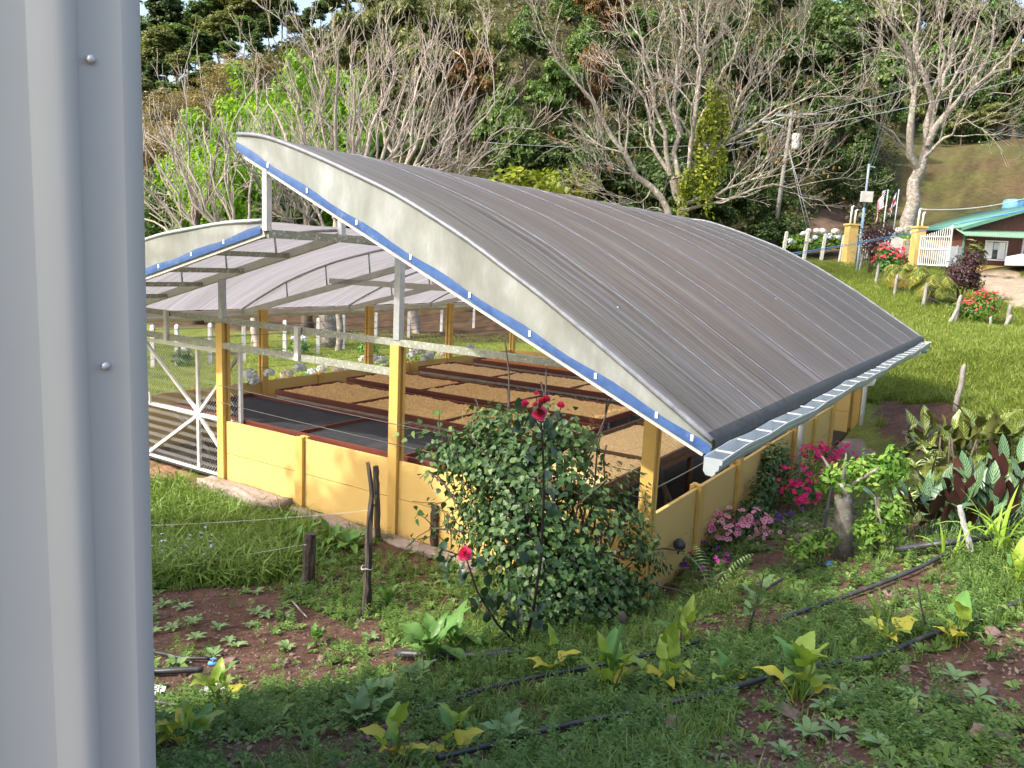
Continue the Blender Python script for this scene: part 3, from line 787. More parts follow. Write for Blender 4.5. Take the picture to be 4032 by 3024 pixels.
# floor sheet and the sliding gate
obj('floor_sheet', npmesh('floor_sheet', [(-2.36, .06, .02), (6.36, .06, .02), (6.36, 10.7, .02), (-2.36, 10.7, .02)], np.array([(0, 1, 2, 3)])), m_plastic, shed)
gate = MB().bar((-2.15, .16, 1.85), (.16, .16, 1.85), .05).bar((-2.15, .16, .02), (.16, .16, .02), .05).bar((-2.15, .16, -.005), (-2.15, .16, 1.875), .05).bar((.16, .16, -.005), (.16, .16, 1.875), .05).build('gate', m_white, shed)
MB().bar((-.80, .16, .05), (-.80, .16, 1.82), .045).build('gate_bar', m_white, gate)
MB().bar((-2.12, .16, .86), (.13, .16, .86), .045).build('gate_bar', m_white, gate)
for a, b in (((-2.12, 1.82), (-.82, .90)), ((-2.12, .05), (-.82, .84)), ((.13, 1.82), (-.78, .90)), ((.13, .05), (-.78, .84))):
    MB().bar((a[0], .16, a[1]), (b[0], .16, b[1]), .04).build('gate_brace', m_white, gate)
lk_ = MB()
lk_.bar((-2.12, .14, 1.02), (-1.98, .14, 1.02), .03).bar((-1.99, .14, .86), (-1.99, .14, 1.02), .03)
lk_.build('lock_box', m_white, gate)
ch = MB(); sp = .062
x = -2.14
while x < .15:
    pts = []
    for i in range(int(1.82 / sp) + 1):
        pts.append((x + (sp / 2 if i % 2 else -sp / 2), .165 + (.006 if i % 2 else -.006), .04 + i * sp))
    ch.tube(pts, .006, 3, cap=False, smooth=False)
    pts2 = [(x + sp / 2 + (-sp / 2 if i % 2 else sp / 2) * 1.0, .165, .04 + i * sp) for i in range(int(1.82 / sp) + 1)]
    x += sp
ch.build('chain_link_mesh', m_steelw, gate, fix=False)

# ------------------------------------------------------------------ drying trays and the coffee on them
ZT = .87
def coffee(x0, x1, y0, y1, z, mat, label, step=.026, amp=1.0, seed=0):
    nx = max(int((x1 - x0) / step), 4); ny = max(int((y1 - y0) / step), 4)
    X, Y = np.meshgrid(np.linspace(x0, x1, nx), np.linspace(y0, y1, ny))
    e = np.minimum(np.minimum(X - x0, x1 - X), np.minimum(Y - y0, y1 - Y))
    h = np.clip(e / .10, 0, 1)
    rid = .012 * np.sin((X * .5 + Y * 9) + 3 * vnoise(X * 2, Y * 2, seed))
    Z = z + h * (.034 + amp * (rid + fbm(X * 6, Y * 6, seed, 3) * .07 + fbm(X * 19, Y * 19, seed + 5, 2) * .075)) + (RNG.random(X.shape) - .5) * .022
    V = np.stack([X + (RNG.random(X.shape) - .5) * .006, Y + (RNG.random(X.shape) - .5) * .006, np.maximum(Z, z + .002)], -1).reshape(-1, 3)
    Wv = np.array([L2W(a, b) for a, b in V[:, :2]]); V[:, 0] = Wv[:, 0]; V[:, 1] = Wv[:, 1]
    i = np.arange(ny - 1)[:, None] * nx; j = np.arange(nx - 1)[None]
    F = np.stack([i + j, i + j + 1, i + nx + j + 1, i + nx + j], -1).reshape(-1, 4)
    o = obj('coffee_beans', npmesh('coffee_beans', V, F, False), mat)
    return props(o, label, 'coffee beans', kind='stuff')
def tray(label, x0, x1, y0, y1, cuts, boards, legm, along='x', group='raised drying trays in the shed', zt=ZT, legs='strut'):
    t = empty('drying_tray', label, 'drying tray', L2W((x0 + x1) / 2, (y0 + y1) / 2, 0), -YAW, group)
    hx, hy = (x1 - x0) / 2, (y1 - y0) / 2; w = .018; h = .045
    MB().box(-hx, hx, -hy - w, -hy + w, zt - h, zt + h).build('side_board', boards, t)
    MB().box(-hx, hx, hy - w, hy + w, zt - h, zt + h).build('side_board', boards, t)
    MB().box(-hx - w, -hx + w, -hy + w + .002, hy - w - .002, zt - h, zt + h).build('end_board', boards, t)
    MB().box(hx - w, hx + w, -hy + w + .002, hy - w - .002, zt - h, zt + h).build('end_board', boards, t)
    for c in cuts:
        if along == 'x': MB().box(c - (x0 + x1) / 2 - .014, c - (x0 + x1) / 2 + .014, -hy + w + .003, hy - w - .003, zt - h + .01, zt + h - .004).build('divider', boards, t)
        else: MB().box(-hx + w + .003, hx - w - .003, c - (y0 + y1) / 2 - .014, c - (y0 + y1) / 2 + .014, zt - h + .01, zt + h - .004).build('divider', boards, t)
    nx, ny = 24, 10
    X, Y = np.meshgrid(np.linspace(-hx + .015, hx - .015, nx), np.linspace(-hy + .015, hy - .015, ny))
    Z = zt - .005 + .02 * (vnoise(X * 1.5 + x0, Y * 1.5 + y0, 77) - .6)
    i = np.arange(ny - 1)[:, None] * nx; j = np.arange(nx - 1)[None]
    obj('netting', npmesh('netting', np.stack([X, Y, Z], -1).reshape(-1, 3), np.stack([i + j, i + j + 1, i + nx + j + 1, i + nx + j], -1).reshape(-1, 4), True), m_net, t)
    if legs == 'strut':
        for s in (-1, 1):
            MB().bar((-hx, s * (hy - .06), zt - .075), (hx, s * (hy - .06), zt - .075), .035, .05).build('rail', m_steelw, t)
        k = max(2, int(hx * 2 / 1.3)); 
        for q in range(k + 1):
            xx = -hx + .15 + q * (2 * hx - .3) / k
            for s in (-1, 1):
                MB().bar((xx, s * (hy - .06), zt - .08), (xx + .12, s * .25, .03), .03).build('leg', m_galv, t)
            MB().bar((xx - .25, -hy + .02, zt - .09), (xx, -hy + .2, zt - .35), .02).build('brace', m_galv, t)
    else:
        for q in range(5):
            yy = -hy + .25 + q * (2 * hy - .5) / 4
            for s in (-1, 1):
                MB().tube([(s * (hx - .1), yy, .0), (s * (hx - .1), yy, zt - .05)], .045, 8).build('leg', m_oldwood, t)
        MB().bar((hx - .02, -hy, zt - .10), (hx - .02, hy, zt - .10), .04, .09).build('rail', m_oldwood, t)
    return t
tray('empty drying tray with black netting just inside the low front wall', -1.5, 4.3, .22, 1.66, (1.23, 3.1), m_mahog, m_galv)
tray('red brown drying tray of coffee, second row from the front wall', -1.5, 4.1, 2.16, 3.6, (.25, 2.15), m_mahog, m_galv)
tray('red brown drying tray of coffee in the middle row, behind the rose', -1.68, 3.86, 4.05, 5.45, (.15, 2.0), m_mahog, m_galv)
tray('red brown drying tray of coffee, fourth row from the front wall', -1.82, 3.8, 6.35, 7.6, (.1, 1.95), m_mahog, m_galv)
tray('farthest drying tray, holding the orange coffee', -1.85, 3.8, 8.42, 9.7, (1.0, 2.6), m_mahog, m_galv)
tray('old weathered wooden drying bed along the right wall', 4.3, 5.55, .55, 6.9, (2.25, 4.3), m_oldwood, m_oldwood, 'y', legs='post')
e = .03
for nm, x0, xs, x1, y0, y1, mt in (('second row', -1.5, (.25, 2.15), 4.1, 2.16, 3.6, m_bean), ('middle row', -1.68, (.15, 2.0), 3.86, 4.05, 5.45, m_bean), ('fourth row', -1.82, (.1, 1.95), 3.8, 6.35, 7.6, m_bean3), ('farthest row', -1.85, (1.0, 2.6), 3.8, 8.42, 9.7, m_bean2)):
    L = [x0, *xs, x1]
    for k in range(3):
        coffee(L[k] + e, L[k + 1] - e, y0 + e, y1 - e, ZT, mt, ('orange' if mt is m_bean2 else 'golden') + ' coffee beans in the ' + ('left', 'middle', 'right')[k] + ' section of the ' + nm + ' tray', seed=k * 3 + int(y0 * 10))
for k, (a, b) in enumerate(((.55, 2.25), (2.25, 4.3), (4.3, 6.9))):
    coffee(4.3 + e, 5.55 - e, a + e, b - e, ZT - .01, m_bean3, 'pale coffee beans in the ' + ('nearest', 'middle', 'far')[k] + ' section of the old wooden bed', amp=.35, seed=60 + k)
# ------------------------------------------------------------------ trees
LEAF4 = np.array([(0, -.5, 0), (.5, -.05, .09), (0, .5, -.03), (-.5, -.05, .09)])
def leaf_t(w, l): 
    T = LEAF4.copy(); T[:, 0] *= w; T[:, 1] *= l; T[:, 2] *= l
    return T, np.array([(0, 1, 2, 3)])
def crown_mesh(name, blobs, nclump, nleaf, w, l, rng, droop=0.0, sig=.17, low=-.35, mat=None):
    P = []; N = []
    tot = sum(b[3] * b[3] for b in blobs)
    for (cx, cy, cz, rr, fz) in blobs:
        k = max(3, int(nclump * rr * rr / tot))
        d = rng.normal(size=(k * 3, 3)); d /= np.linalg.norm(d, axis=1)[:, None]
        d = d[d[:, 2] > low][:k]
        rad = rr * rng.uniform(.62, 1.03, len(d))
        c = np.array([cx, cy, cz]) + d * rad[:, None] * np.array([1, 1, fz])
        for q, dd in zip(c, d):
            m = int(nleaf * rng.uniform(.6, 1.4))
            o = rng.normal(size=(m, 3)) * rr * sig * np.array([1, 1, .6])
            P.append(q + o); N.append(np.tile(dd * .8 + np.array([0, 0, .55]), (m, 1)) + rng.normal(size=(m, 3)) * .55)
    P = np.concatenate(P); N = np.concatenate(N)
    if droop: N[:, 2] *= (1 - droop); P[:, 2] -= droop * .1
    T, F = leaf_t(w, l)
    V, FF = stamp(T, F, P, aim(N, rng), rng.uniform(.65, 1.35, len(P)))
    return npmesh(name, V, FF, False, mat)
def tube_batch(P, Rr, m):
    "P (n,k,3) polylines, Rr (n,k) radii -> V, F"
    P = np.asarray(P, float); n, k, _ = P.shape
    D = np.empty_like(P); D[:, 1:-1] = P[:, 2:] - P[:, :-2]; D[:, 0] = P[:, 1] - P[:, 0]; D[:, -1] = P[:, -1] - P[:, -2]
    D /= np.linalg.norm(D, axis=2)[..., None] + 1e-9
    ref = np.where(np.abs(D[:, :1, 2:3]) < .85, np.array([0, 0, 1.]), np.array([1., 0, 0]))
    A = np.cross(D, np.broadcast_to(ref, D.shape)); A /= np.linalg.norm(A, axis=2)[..., None] + 1e-9
    B = np.cross(A, D)
    t = np.arange(m) * 2 * np.pi / m
    V = P[:, :, None, :] + Rr[:, :, None, None] * (A[:, :, None, :] * np.cos(t)[None, None, :, None] + B[:, :, None, :] * np.sin(t)[None, None, :, None])
    base = (np.arange(n) * k * m)[:, None, None]; i = (np.arange(k - 1) * m)[None, :, None]; j = np.arange(m)[None, None]; j1 = (j + 1) % m
    F = np.stack([base + i + j, base + i + j1, base + i + m + j1, base + i + m + j], -1).reshape(-1, 4)
    return V.reshape(-1, 3), F
def resample(pts, k):
    P = np.array([tuple(p) for p in pts], float)
    L = np.concatenate([[0], np.cumsum(np.linalg.norm(np.diff(P, axis=0), axis=1))])
    t = np.linspace(0, L[-1], k)
    return np.stack([np.interp(t, L, P[:, i]) for i in range(3)], 1)
def spawn(P, Rr, per, lo, hi, ang, up, rng, k=5, tmin=.2, wob=.12, taper=.35, rsc=.55):
    "child branches from polylines P (n,k,3): per children each, length lo..hi"
    n, kk, _ = P.shape
    t = rng.uniform(tmin, 1.0, (n, per)) * (kk - 1.001)
    i = t.astype(int); f = (t - i)[..., None]
    ii = np.arange(n)[:, None]
    p0 = P[ii, i] * (1 - f) + P[ii, i + 1] * f
    d = P[ii, i + 1] - P[ii, i]; d /= np.linalg.norm(d, axis=2)[..., None] + 1e-9
    r0 = (Rr[ii, i] * (1 - f[..., 0]) + Rr[ii, i + 1] * f[..., 0]) * rsc
    q = rng.normal(size=d.shape); q -= (q * d).sum(2)[..., None] * d; q /= np.linalg.norm(q, axis=2)[..., None] + 1e-9
    a = rng.uniform(ang * .6, ang * 1.3, (n, per))[..., None]
    dd = d * np.cos(a) + q * np.sin(a)
    dd[..., 2] += up; dd /= np.linalg.norm(dd, axis=2)[..., None]
    L = rng.uniform(lo, hi, (n, per))
    p0 = p0.reshape(-1, 3); dd = dd.reshape(-1, 3); L = L.ravel(); r0 = r0.ravel()
    C = [p0]
    for s in range(1, k):
        dd = dd + rng.normal(size=dd.shape) * wob; dd[:, 2] += up * .35; dd /= np.linalg.norm(dd, axis=1)[:, None]
        C.append(C[-1] + dd * (L / (k - 1))[:, None])
    C = np.stack(C, 1)
    RR = r0[:, None] * np.linspace(1, taper, k)[None]
    return C, RR
def stems_mesh(name, parts, mat):
    Vs = []; Fs = []; o = 0
    for P, Rr, m in parts:
        V, F = tube_batch(P, Rr, m); Vs.append(V); Fs.append(F + o); o += len(V)
    return npmesh(name, np.concatenate(Vs), np.concatenate(Fs), True, mat)
def bare_tree(name, label, base, trunk, limbs, mat, rng, sizes, counts=(9, 6, 5), twigr=.012, up=.22, group=None, ang=.6):
    "trunk and limbs are world polylines with (start radius, end radius)"
    b = Vector(base)
    t = empty(name, label, 'tree', b, 0, group)
    bb = np.array(tuple(b))
    k = 9
    def prep(q):
        pts, r0, r1 = q
        P = resample(pts, k) - bb
        P[1:-1] += rng.normal(size=(k - 2, 3)) * .05 * min(np.linalg.norm(P[-1] - P[0]), 7) / 3
        return P, np.linspace(r0, r1, k)
    tp = [prep(q) for q in trunk]; lp = [prep(q) for q in limbs]
    obj('trunk', stems_mesh('trunk', [(np.array([p for p, r in tp]), np.array([r for p, r in tp]), 9)], mat), None, t)
    for p, r in lp:
        obj('limb', stems_mesh('limb', [(p[None], r[None], 7)], mat), None, t)
    LP = np.array([p for p, r in lp]); LR = np.array([r for p, r in lp])
    B2, R2 = spawn(LP, LR, counts[0], sizes[0] * .5, sizes[0], ang, up, rng, k=7, tmin=.15, wob=.24)
    B3, R3 = spawn(B2, R2, counts[1], sizes[1] * .5, sizes[1], ang, up, rng, k=5, tmin=.25, wob=.2)
    R3 = np.maximum(R3, twigr * .9)
    B4, R4 = spawn(B3, R3, counts[2], sizes[2] * .4, sizes[2], ang, up * .8, rng, k=4, tmin=.3)
    R4 = np.maximum(R4, twigr * .6)
    props(obj('branches', stems_mesh('branches', [(B2, np.maximum(R2, twigr * 1.2), 5), (B3, R3, 4)], mat), None, t), kind='stuff')
    props(obj('twigs', stems_mesh('twigs', [(B4, R4, 3)], mat), None, t), kind='stuff')
    return t, B3, bb
def px_line(pts, d, dd=0.0):
    "photo pixels traced along a limb -> world polyline, receding by dd metres at its end"
    n = len(pts) - 1
    return [tuple(at(u, v, d + dd * (i / max(n, 1)))) for i, (u, v) in enumerate(pts)]
# --- leafy prototypes, 10 m tall
def trunk_mesh(name, h, r, limbs, mat, rng, lean=.3):
    parts = []
    P = np.array([[(lean * math.sin(i * 1.3) * i / 6, lean * .6 * math.cos(i * 1.1) * i / 6, h * i / 6) for i in range(7)]])
    parts.append((P, np.linspace(r, r * .45, 7)[None], 8))
    for (x, y, z) in limbs:
        s = P[0][3 + int(rng.integers(0, 3))]
        Q = np.array([[s + (np.array([x, y, z]) - s) * t + np.array([0, 0, -.25 * math.sin(math.pi * t)]) for t in np.linspace(0, 1, 5)]])
        parts.append((Q, np.linspace(r * .45, r * .12, 5)[None], 5))
    return stems_mesh(name, parts, mat)
def proto(kind, leafm, barkm, seed, w=.26, l=.42, n=150, m=34, droop=0):
    rng = np.random.default_rng(seed)
    if kind == 'round':
        bl = [(0, 0, 6.8, 2.6, .9)] + [(2.3 * math.cos(a) * rng.uniform(.7, 1.2), 2.3 * math.sin(a) * rng.uniform(.7, 1.2), rng.uniform(4.2, 7.6), rng.uniform(1.3, 2.1), .8) for a in np.arange(0, 6.2, .8)] + [(0.5, .3, 8.6, 1.5, .8)]
        th, tr = 6.5, .24
    elif kind == 'tall':
        bl = [(rng.uniform(-.9, .9), rng.uniform(-.9, .9), z, rng.uniform(1.0, 1.7), .75) for z in (5.2, 6.2, 7.0, 7.8, 8.6, 9.2)] + [(rng.uniform(-1.6, 1.6), rng.uniform(-1.6, 1.6), rng.uniform(5.5, 8.5), 1.0, .7) for _ in range(4)]
        th, tr = 8.0, .15
    elif kind == 'layer':
        bl = [(2.9 * math.cos(a) * q, 2.9 * math.sin(a) * q, z, rng.uniform(1.2, 1.8), .42) for q, z, a in [(rng.uniform(.2, 1.15), rng.uniform(4.6, 9.2), rng.uniform(0, 6.3)) for _ in range(17)]]
        th, tr = 7.0, .26
    else:   # bush, foliage to the ground
        bl = [(rng.uniform(-2.6, 2.6), rng.uniform(-2.6, 2.6), rng.uniform(1.5, 6.5), rng.uniform(1.8, 2.9), .95) for _ in range(9)] + [(0, 0, 7.4, 2.2, .9)]
        th, tr = 5.0, .2
    cm = crown_mesh('crown', bl, n, m, w, l, rng, droop, mat=leafm, low=-.35 if kind != 'bush' else -.6)
    tm = trunk_mesh('trunk', th, tr, [(b[0], b[1], b[2] - .3 * b[3]) for b in bl[:8]], barkm, rng)
    return cm, tm
PR = {}
def pr(kind, leafm, barkm, seed, **kw):
    key = (kind, leafm.name, seed)
    if key not in PR: PR[key] = proto(kind, leafm, barkm, seed, **kw)
    return PR[key]
def put_tree(name, label, p, u, vtop, d, ws=1.0, group=None, base=None, hmin=3.0, cat='tree'):
    top = at(u, vtop, d)
    z = gz(top.x, top.y) - .15
    h = max(top.z - z, hmin)
    t = empty(name, label, cat, (top.x, top.y, z), RNG.uniform(0, 6.28), group)
    s = h / 10.0; w = s * ws
    obj('trunk', p[1], None, t, scl=(w, w, s))
    obj('crown', p[0], None, t, scl=(w, w, s))
    return t
rng = np.random.default_rng(11)
GF = 'trees of the wooded hillside'
P_tall = [pr('tall', l_mid, m_barkw, 1, w=.20, l=.32, n=190, m=52), pr('tall', l_dark, m_barkw, 2, w=.20, l=.32, n=190, m=52), pr('tall', l_olive, m_barkw, 3, w=.20, l=.32, n=190, m=52)]
P_olive = [pr('layer', l_olive, m_bark2, 4, w=.17, l=.60, droop=.5, n=190, m=40), pr('layer', l_olive, m_bark2, 5, w=.17, l=.60, droop=.5, n=190, m=40)]
P_lime = [pr('bush', l_lime, m_bark2, 6, w=.17, l=.42, n=230, m=46), pr('bush', l_lime, m_bark2, 7, w=.17, l=.42, n=230, m=46)]
P_mid = [pr('round', l_mid, m_bark2, 8, n=180, m=36), pr('layer', l_mid, m_bark2, 9, n=190, m=40), pr('bush', l_mid, m_bark2, 10, n=190, m=38)]
P_dark = [pr('round', l_dark, m_bark2, 12, n=180, m=36), pr('bush', l_dark, m_bark2, 13, n=190, m=38), pr('layer', l_dark, m_bark2, 14, n=190, m=40)]
P_rust = [pr('layer', l_rust, m_bark2, 15, n=190, m=40)]
P_tan = [pr('bush', l_tan, m_bark, 16, w=.2, l=.34, n=170, m=30), pr('round', l_tan, m_bark, 17, w=.2, l=.34, n=150, m=26)]
P_yel = [pr('bush', l_yel, m_bark2, 18, w=.3, l=.44, n=190, m=38)]
LAB = {'ridge': 'tall slim pale trunked tree on the far ridge at top left', 'olive': 'olive green drooping leaved tree above the leafless tree', 'lime': 'bright lime green leafy tree behind the leafless branches at left',
       'mid': 'mid green forest tree on the hillside', 'dark': 'forest tree in the shaded hollow, leaves darkened for the shade', 'rust': 'rust tinged tree between the green forest trees', 'tan': 'tan dry leaved scrub on the slope at left', 'far': 'hillside tree high on the right'}
for k, (u, v, d) in enumerate([(560, 70, 118), (650, 10, 112), (735, 60, 120), (830, -60, 110), (920, -10, 116), (1010, -60, 108), (1110, -20, 114), (1210, 30, 106), (1310, -60, 112), (1420, -60, 118), (600, 240, 92), (700, 205, 96), (800, 215, 90), (1010, 130, 94), (1130, 180, 88), (900, 160, 98), (540, 130, 104), (620, 120, 100), (690, 90, 104), (770, 130, 100), (860, 60, 104), (960, 60, 102), (1060, 40, 100), (1160, 60, 98), (1260, 0, 104), (1360, 20, 100), (560, 300, 84), (660, 320, 82), (750, 290, 84), (850, 250, 82), (1480, -20, 96)]):
    put_tree('ridge_tree', LAB['ridge'], P_tall[k % 3], u, v, d, rng.uniform(1.15, 1.6), 'slim trees on the far ridge')
for k, (u, v, d) in enumerate([(560, 400, 58), (640, 345, 62), (730, 330, 66), (600, 470, 52), (820, 250, 70), (930, 200, 74), (690, 450, 56), (1040, 210, 72)]):
    put_tree('dry_scrub', LAB['tan'], P_tan[k % 2], u, v, d, rng.uniform(1.0, 1.4), 'dry scrub on the left slope', cat='shrub')
for k, (u, v, d, w) in enumerate([(1170, 150, 46, .62), (960, 225, 44, .62), (790, 380, 41, .66), (1330, 240, 47, .6), (1060, 330, 41, .6), (1240, 420, 42, .5), (900, 480, 38.5, .55), (1420, 260, 50, .5)]):
    put_tree('lime_tree', LAB['lime'], P_lime[k % 2], u, v, d, w, 'lime green trees at left')
for k, (u, v, d, w) in enumerate([(1560, -70, 62, .75), (1350, 60, 60, .7), (1790, -10, 64, .75), (1920, 110, 60, .6), (1650, 120, 57, .7), (1480, 200, 56, .65)]):
    put_tree('olive_tree', LAB['olive'], P_olive[k % 2], u, v, d, w, 'olive trees above the leafless trees')
for k, (u, v, d, w) in enumerate([(2080, 20, 66, .75), (2010, -150, 84, .8), (2230, -120, 80, .8), (2320, 70, 66, .7), (2180, 230, 58, .7), (2380, -60, 76, .7), (1980, 330, 54, .7), (1700, 420, 50, .7), (1450, 480, 48, .7), (2050, 420, 50, .6), (2500, 20, 70, .7), (2700, -90, 84, .8), (1250, 430, 46, .6), (900, 560, 42, .6), (640, 620, 40, .6), (1100, 620, 40, .6)]):
    put_tree('forest_tree', LAB['mid'], P_mid[k % 3], u, v, d, w, GF)
for k, (u, v, d, w) in enumerate([(1850, 190, 57, .6), (2390, -70, 70, .6), (2330, 190, 60, .5)]):
    put_tree('rusty_tree', LAB['rust'], P_rust[0], u, v, d, w, 'rust tinged trees')
for k, (u, v, d, w) in enumerate([(2450, 230, 62, .75), (2600, 120, 66, .75), (2780, 60, 70, .8), (2930, 120, 66, .8), (3080, 60, 72, .8), (3230, 130, 68, .8), (3340, 240, 66, .7), (3000, 330, 58, .7), (3180, 380, 58, .7), (2820, 330, 58, .7), (2640, 400, 54, .7), (2450, 480, 50, .8), (2330, 520, 48, .8), (2560, 590, 48, .9), (2740, 640, 48, .9), (2880, 640, 49, .9), (3030, 680, 51, .9), (3450, 330, 72, .8), (3400, 520, 64, .7), (3290, 560, 62, .8), (3100, 560, 57, .8), (2200, 480, 50, .8), (3480, 640, 60, .6)]):
    put_tree('shaded_tree', LAB['dark'], P_dark[k % 3], u, v, d, w, 'dark trees of the shaded hollow')
for k, (u, v, d, w) in enumerate([(2880, -120, 92, .9), (3080, -120, 96, .9), (3300, -90, 98, .9), (3480, -60, 100, .9), (3640, -30, 102, .8), (3800, -60, 108, .8), (3950, -60, 104, .8), (4070, -20, 100, .8), (3560, 130, 90, .8), (3700, 160, 91, .8), (3860, 120, 92, .8), (4010, 160, 90, .8), (3620, 330, 84, .8), (3740, 300, 85, .8), (3870, 290, 86, .8), (4000, 270, 86, .8), (3540, 380, 78, .7), (4080, 330, 84, .7), (3680, 440, 80, .9), (3800, 430, 82, .9), (3930, 400, 83, .9), (4050, 420, 82, .9)]):
    put_tree('hillside_tree', LAB['far'], (P_mid + P_olive + P_dark)[k % 8], u, v, d, w, 'trees high on the right hillside')
for k, (u, v, d, w, lb) in enumerate([(2080, 615, 41, 1.05, 'yellow green bush behind the roof ridge, the left of two'), (2250, 625, 42, .95, 'yellow green bush behind the roof ridge, the right of two'), (1900, 700, 41, 1.1, 'low yellow green bush just above the roof edge at centre')]):
    put_tree('yellow_green_bush', lb, P_yel[0], u, v, d, w, cat='bush')
for k, (u, v, d, lb) in enumerate([(2600, 830, 46, 'small dark bush behind the far roof edge'), (3000, 850, 49, 'dark bush below the leafless tree by the power pole')]):
    put_tree('dark_bush', lb, P_dark[1], u, v, d, 1.2, cat='bush', hmin=2)
# undergrowth and leaf litter over the wooded slope
def slope_cover():
    n = 110000
    t = rng.uniform(-.80, .46, n); y = np.exp(rng.uniform(math.log(40), math.log(125), n))
    x = t * y
    keep = ~((t > .1) & (y < 50 + 10 * t))
    road = zones(x, y, ground(x, y))[3]
    keep &= ~road
    x, y = x[keep], y[keep]; z = ground(x, y)
    P = np.stack([x, y, z + rng.uniform(.05, 1.0, len(x)) ** 1.5 * 1.6], 1)
    T, F = leaf_t(.2, .32)
    N = rng.normal(size=P.shape) * .6 + np.array([0, -.3, .8])
    V, FF = stamp(T, F, P, aim(N, rng), rng.uniform(.6, 1.5, len(P)) * np.clip(y[:, ] / 70, .7, 1.4))
    props(obj('undergrowth', npmesh('undergrowth', V, FF, False, l_under)), 'dark undergrowth covering the wooded hillside', 'undergrowth', kind='stuff')
slope_cover()
# --- leafless trees
rb = np.random.default_rng(21)
dB = 40.0
base = at(2690, 880, dB); base.z = gz(base.x, base.y)
trunkB = [(px_line([(2690, 930), (2690, 857), (2672, 760), (2653, 705)], dB), .30, .22), (px_line([(2640, 930), (2631, 846), (2620, 798), (2566, 738)], dB - .3), .20, .16)]
trunkB[0][0][0] = tuple(base); trunkB[1][0][0] = (base.x - .6, base.y - .2, base.z)
limbsB = [([(2566, 738), (2511, 689), (2468, 613), (2403, 532), (2349, 434), (2294, 353), (2240, 271), (2197, 233), (2160, 150)], -1.5, .16, .03),
          ([(2653, 705), (2615, 651), (2582, 608), (2555, 472), (2533, 380), (2468, 309), (2430, 230)], 1.5, .12, .025),
          ([(2640, 690), (2615, 613), (2609, 488), (2577, 325), (2533, 179), (2490, 108), (2435, -20)], -1, .13, .025),
          ([(2672, 700), (2680, 543), (2658, 407), (2670, 270), (2690, 136), (2670, -20)], 2, .15, .03),
          ([(2672, 720), (2701, 678), (2734, 570), (2745, 461), (2750, 325), (2740, 163), (2756, -20)], -2, .15, .03),
          ([(2690, 700), (2778, 632), (2820, 578), (2899, 536), (2959, 482), (3037, 446), (3122, 415), (3200, 370)], -1.5, .14, .02),
          ([(2760, 640), (2838, 518), (2899, 434), (2953, 325), (3037, 253), (3120, 150)], 1, .11, .02),
          ([(2690, 810), (2772, 789), (2880, 735), (2989, 699), (3037, 669), (3097, 602), (3140, 580)], -2, .10, .015),
          ([(2690, 830), (2784, 813), (2941, 759), (3037, 723), (3158, 741), (3272, 705)], -1, .09, .012),
          ([(2740, 560), (2742, 361), (2778, 180), (2830, 20)], 1, .09, .02), ([(2745, 500), (2830, 330), (2900, 180), (2960, 30)], -1, .09, .02),
          ([(2680, 543), (2620, 380), (2600, 200), (2610, 40)], 1.5, .08, .02), ([(2820, 578), (2930, 500), (3060, 400), (3150, 280)], 2, .08, .015),
          ([(2511, 689), (2400, 665), (2380, 662)], -1, .05, .015), ([(2566, 738), (2540, 790), (2480, 800), (2440, 800)], -1, .04, .012)]
tB, twB, bbB = bare_tree('leafless_tree', 'large pale leafless tree with hanging vines behind the shed', base, trunkB, [(px_line(p, dB, dd), r0, r1) for p, dd, r0, r1 in limbsB], m_bark, rb, (3.6, 2.1, 1.1), (8, 4, 4), up=.20, twigr=.014)
dC = 54.0
base = at(3573, 890, dC); base.z = gz(base.x, base.y) - .2
trunkC = [([tuple(base)] + px_line([(3576, 860), (3604, 723), (3628, 650)], dC), .52, .36)]
limbsC = [([(3620, 670), (3598, 620), (3573, 512), (3592, 391), (3616, 271), (3591, 211), (3543, 163), (3483, 90), (3441, -20)], -2, .28, .04),
          ([(3628, 650), (3652, 572), (3676, 434), (3640, 301), (3616, 181), (3622, -20)], 2, .30, .05),
          ([(3652, 572), (3664, 542), (3700, 470), (3772, 398), (3845, 337), (3905, 283), (3983, 253), (4025, 120)], -2, .24, .05),
          ([(3640, 620), (3676, 578), (3742, 530), (3784, 470), (3850, 440)], -3, .13, .03),
          ([(3598, 630), (3561, 572), (3501, 494), (3423, 464), (3363, 428), (3330, 460)], -2, .11, .02),
          ([(3690, 400), (3724, 301), (3748, 211), (3784, 120), (3833, -20)], 1, .16, .03),
          ([(3664, 520), (3690, 400), (3740, 330), (3800, 230), (3850, 100), (3880, -20)], -1, .14, .03),
          ([(3616, 271), (3600, 150), (3560, 60), (3540, -40)], 1, .10, .03), ([(3845, 337), (3900, 200), (3920, 60), (3960, -40)], 1, .12, .03),
          ([(3905, 283), (3990, 200), (4060, 80)], -1, .10, .03), ([(3676, 434), (3720, 250), (3700, 80), (3720, -40)], -1.5, .12, .03), ([(3640, 301), (3560, 230), (3500, 200), (3430, 150)], 1, .08, .02)]
tC, twC, bbC = bare_tree('leafless_tree', 'thick trunked leafless tree beside the flags', base, trunkC, [(px_line(p, dC, dd), r0, r1) for p, dd, r0, r1 in limbsC], m_bark, rb, (4.4, 2.6, 1.5), (6, 4, 4), twigr=.018, up=.18)
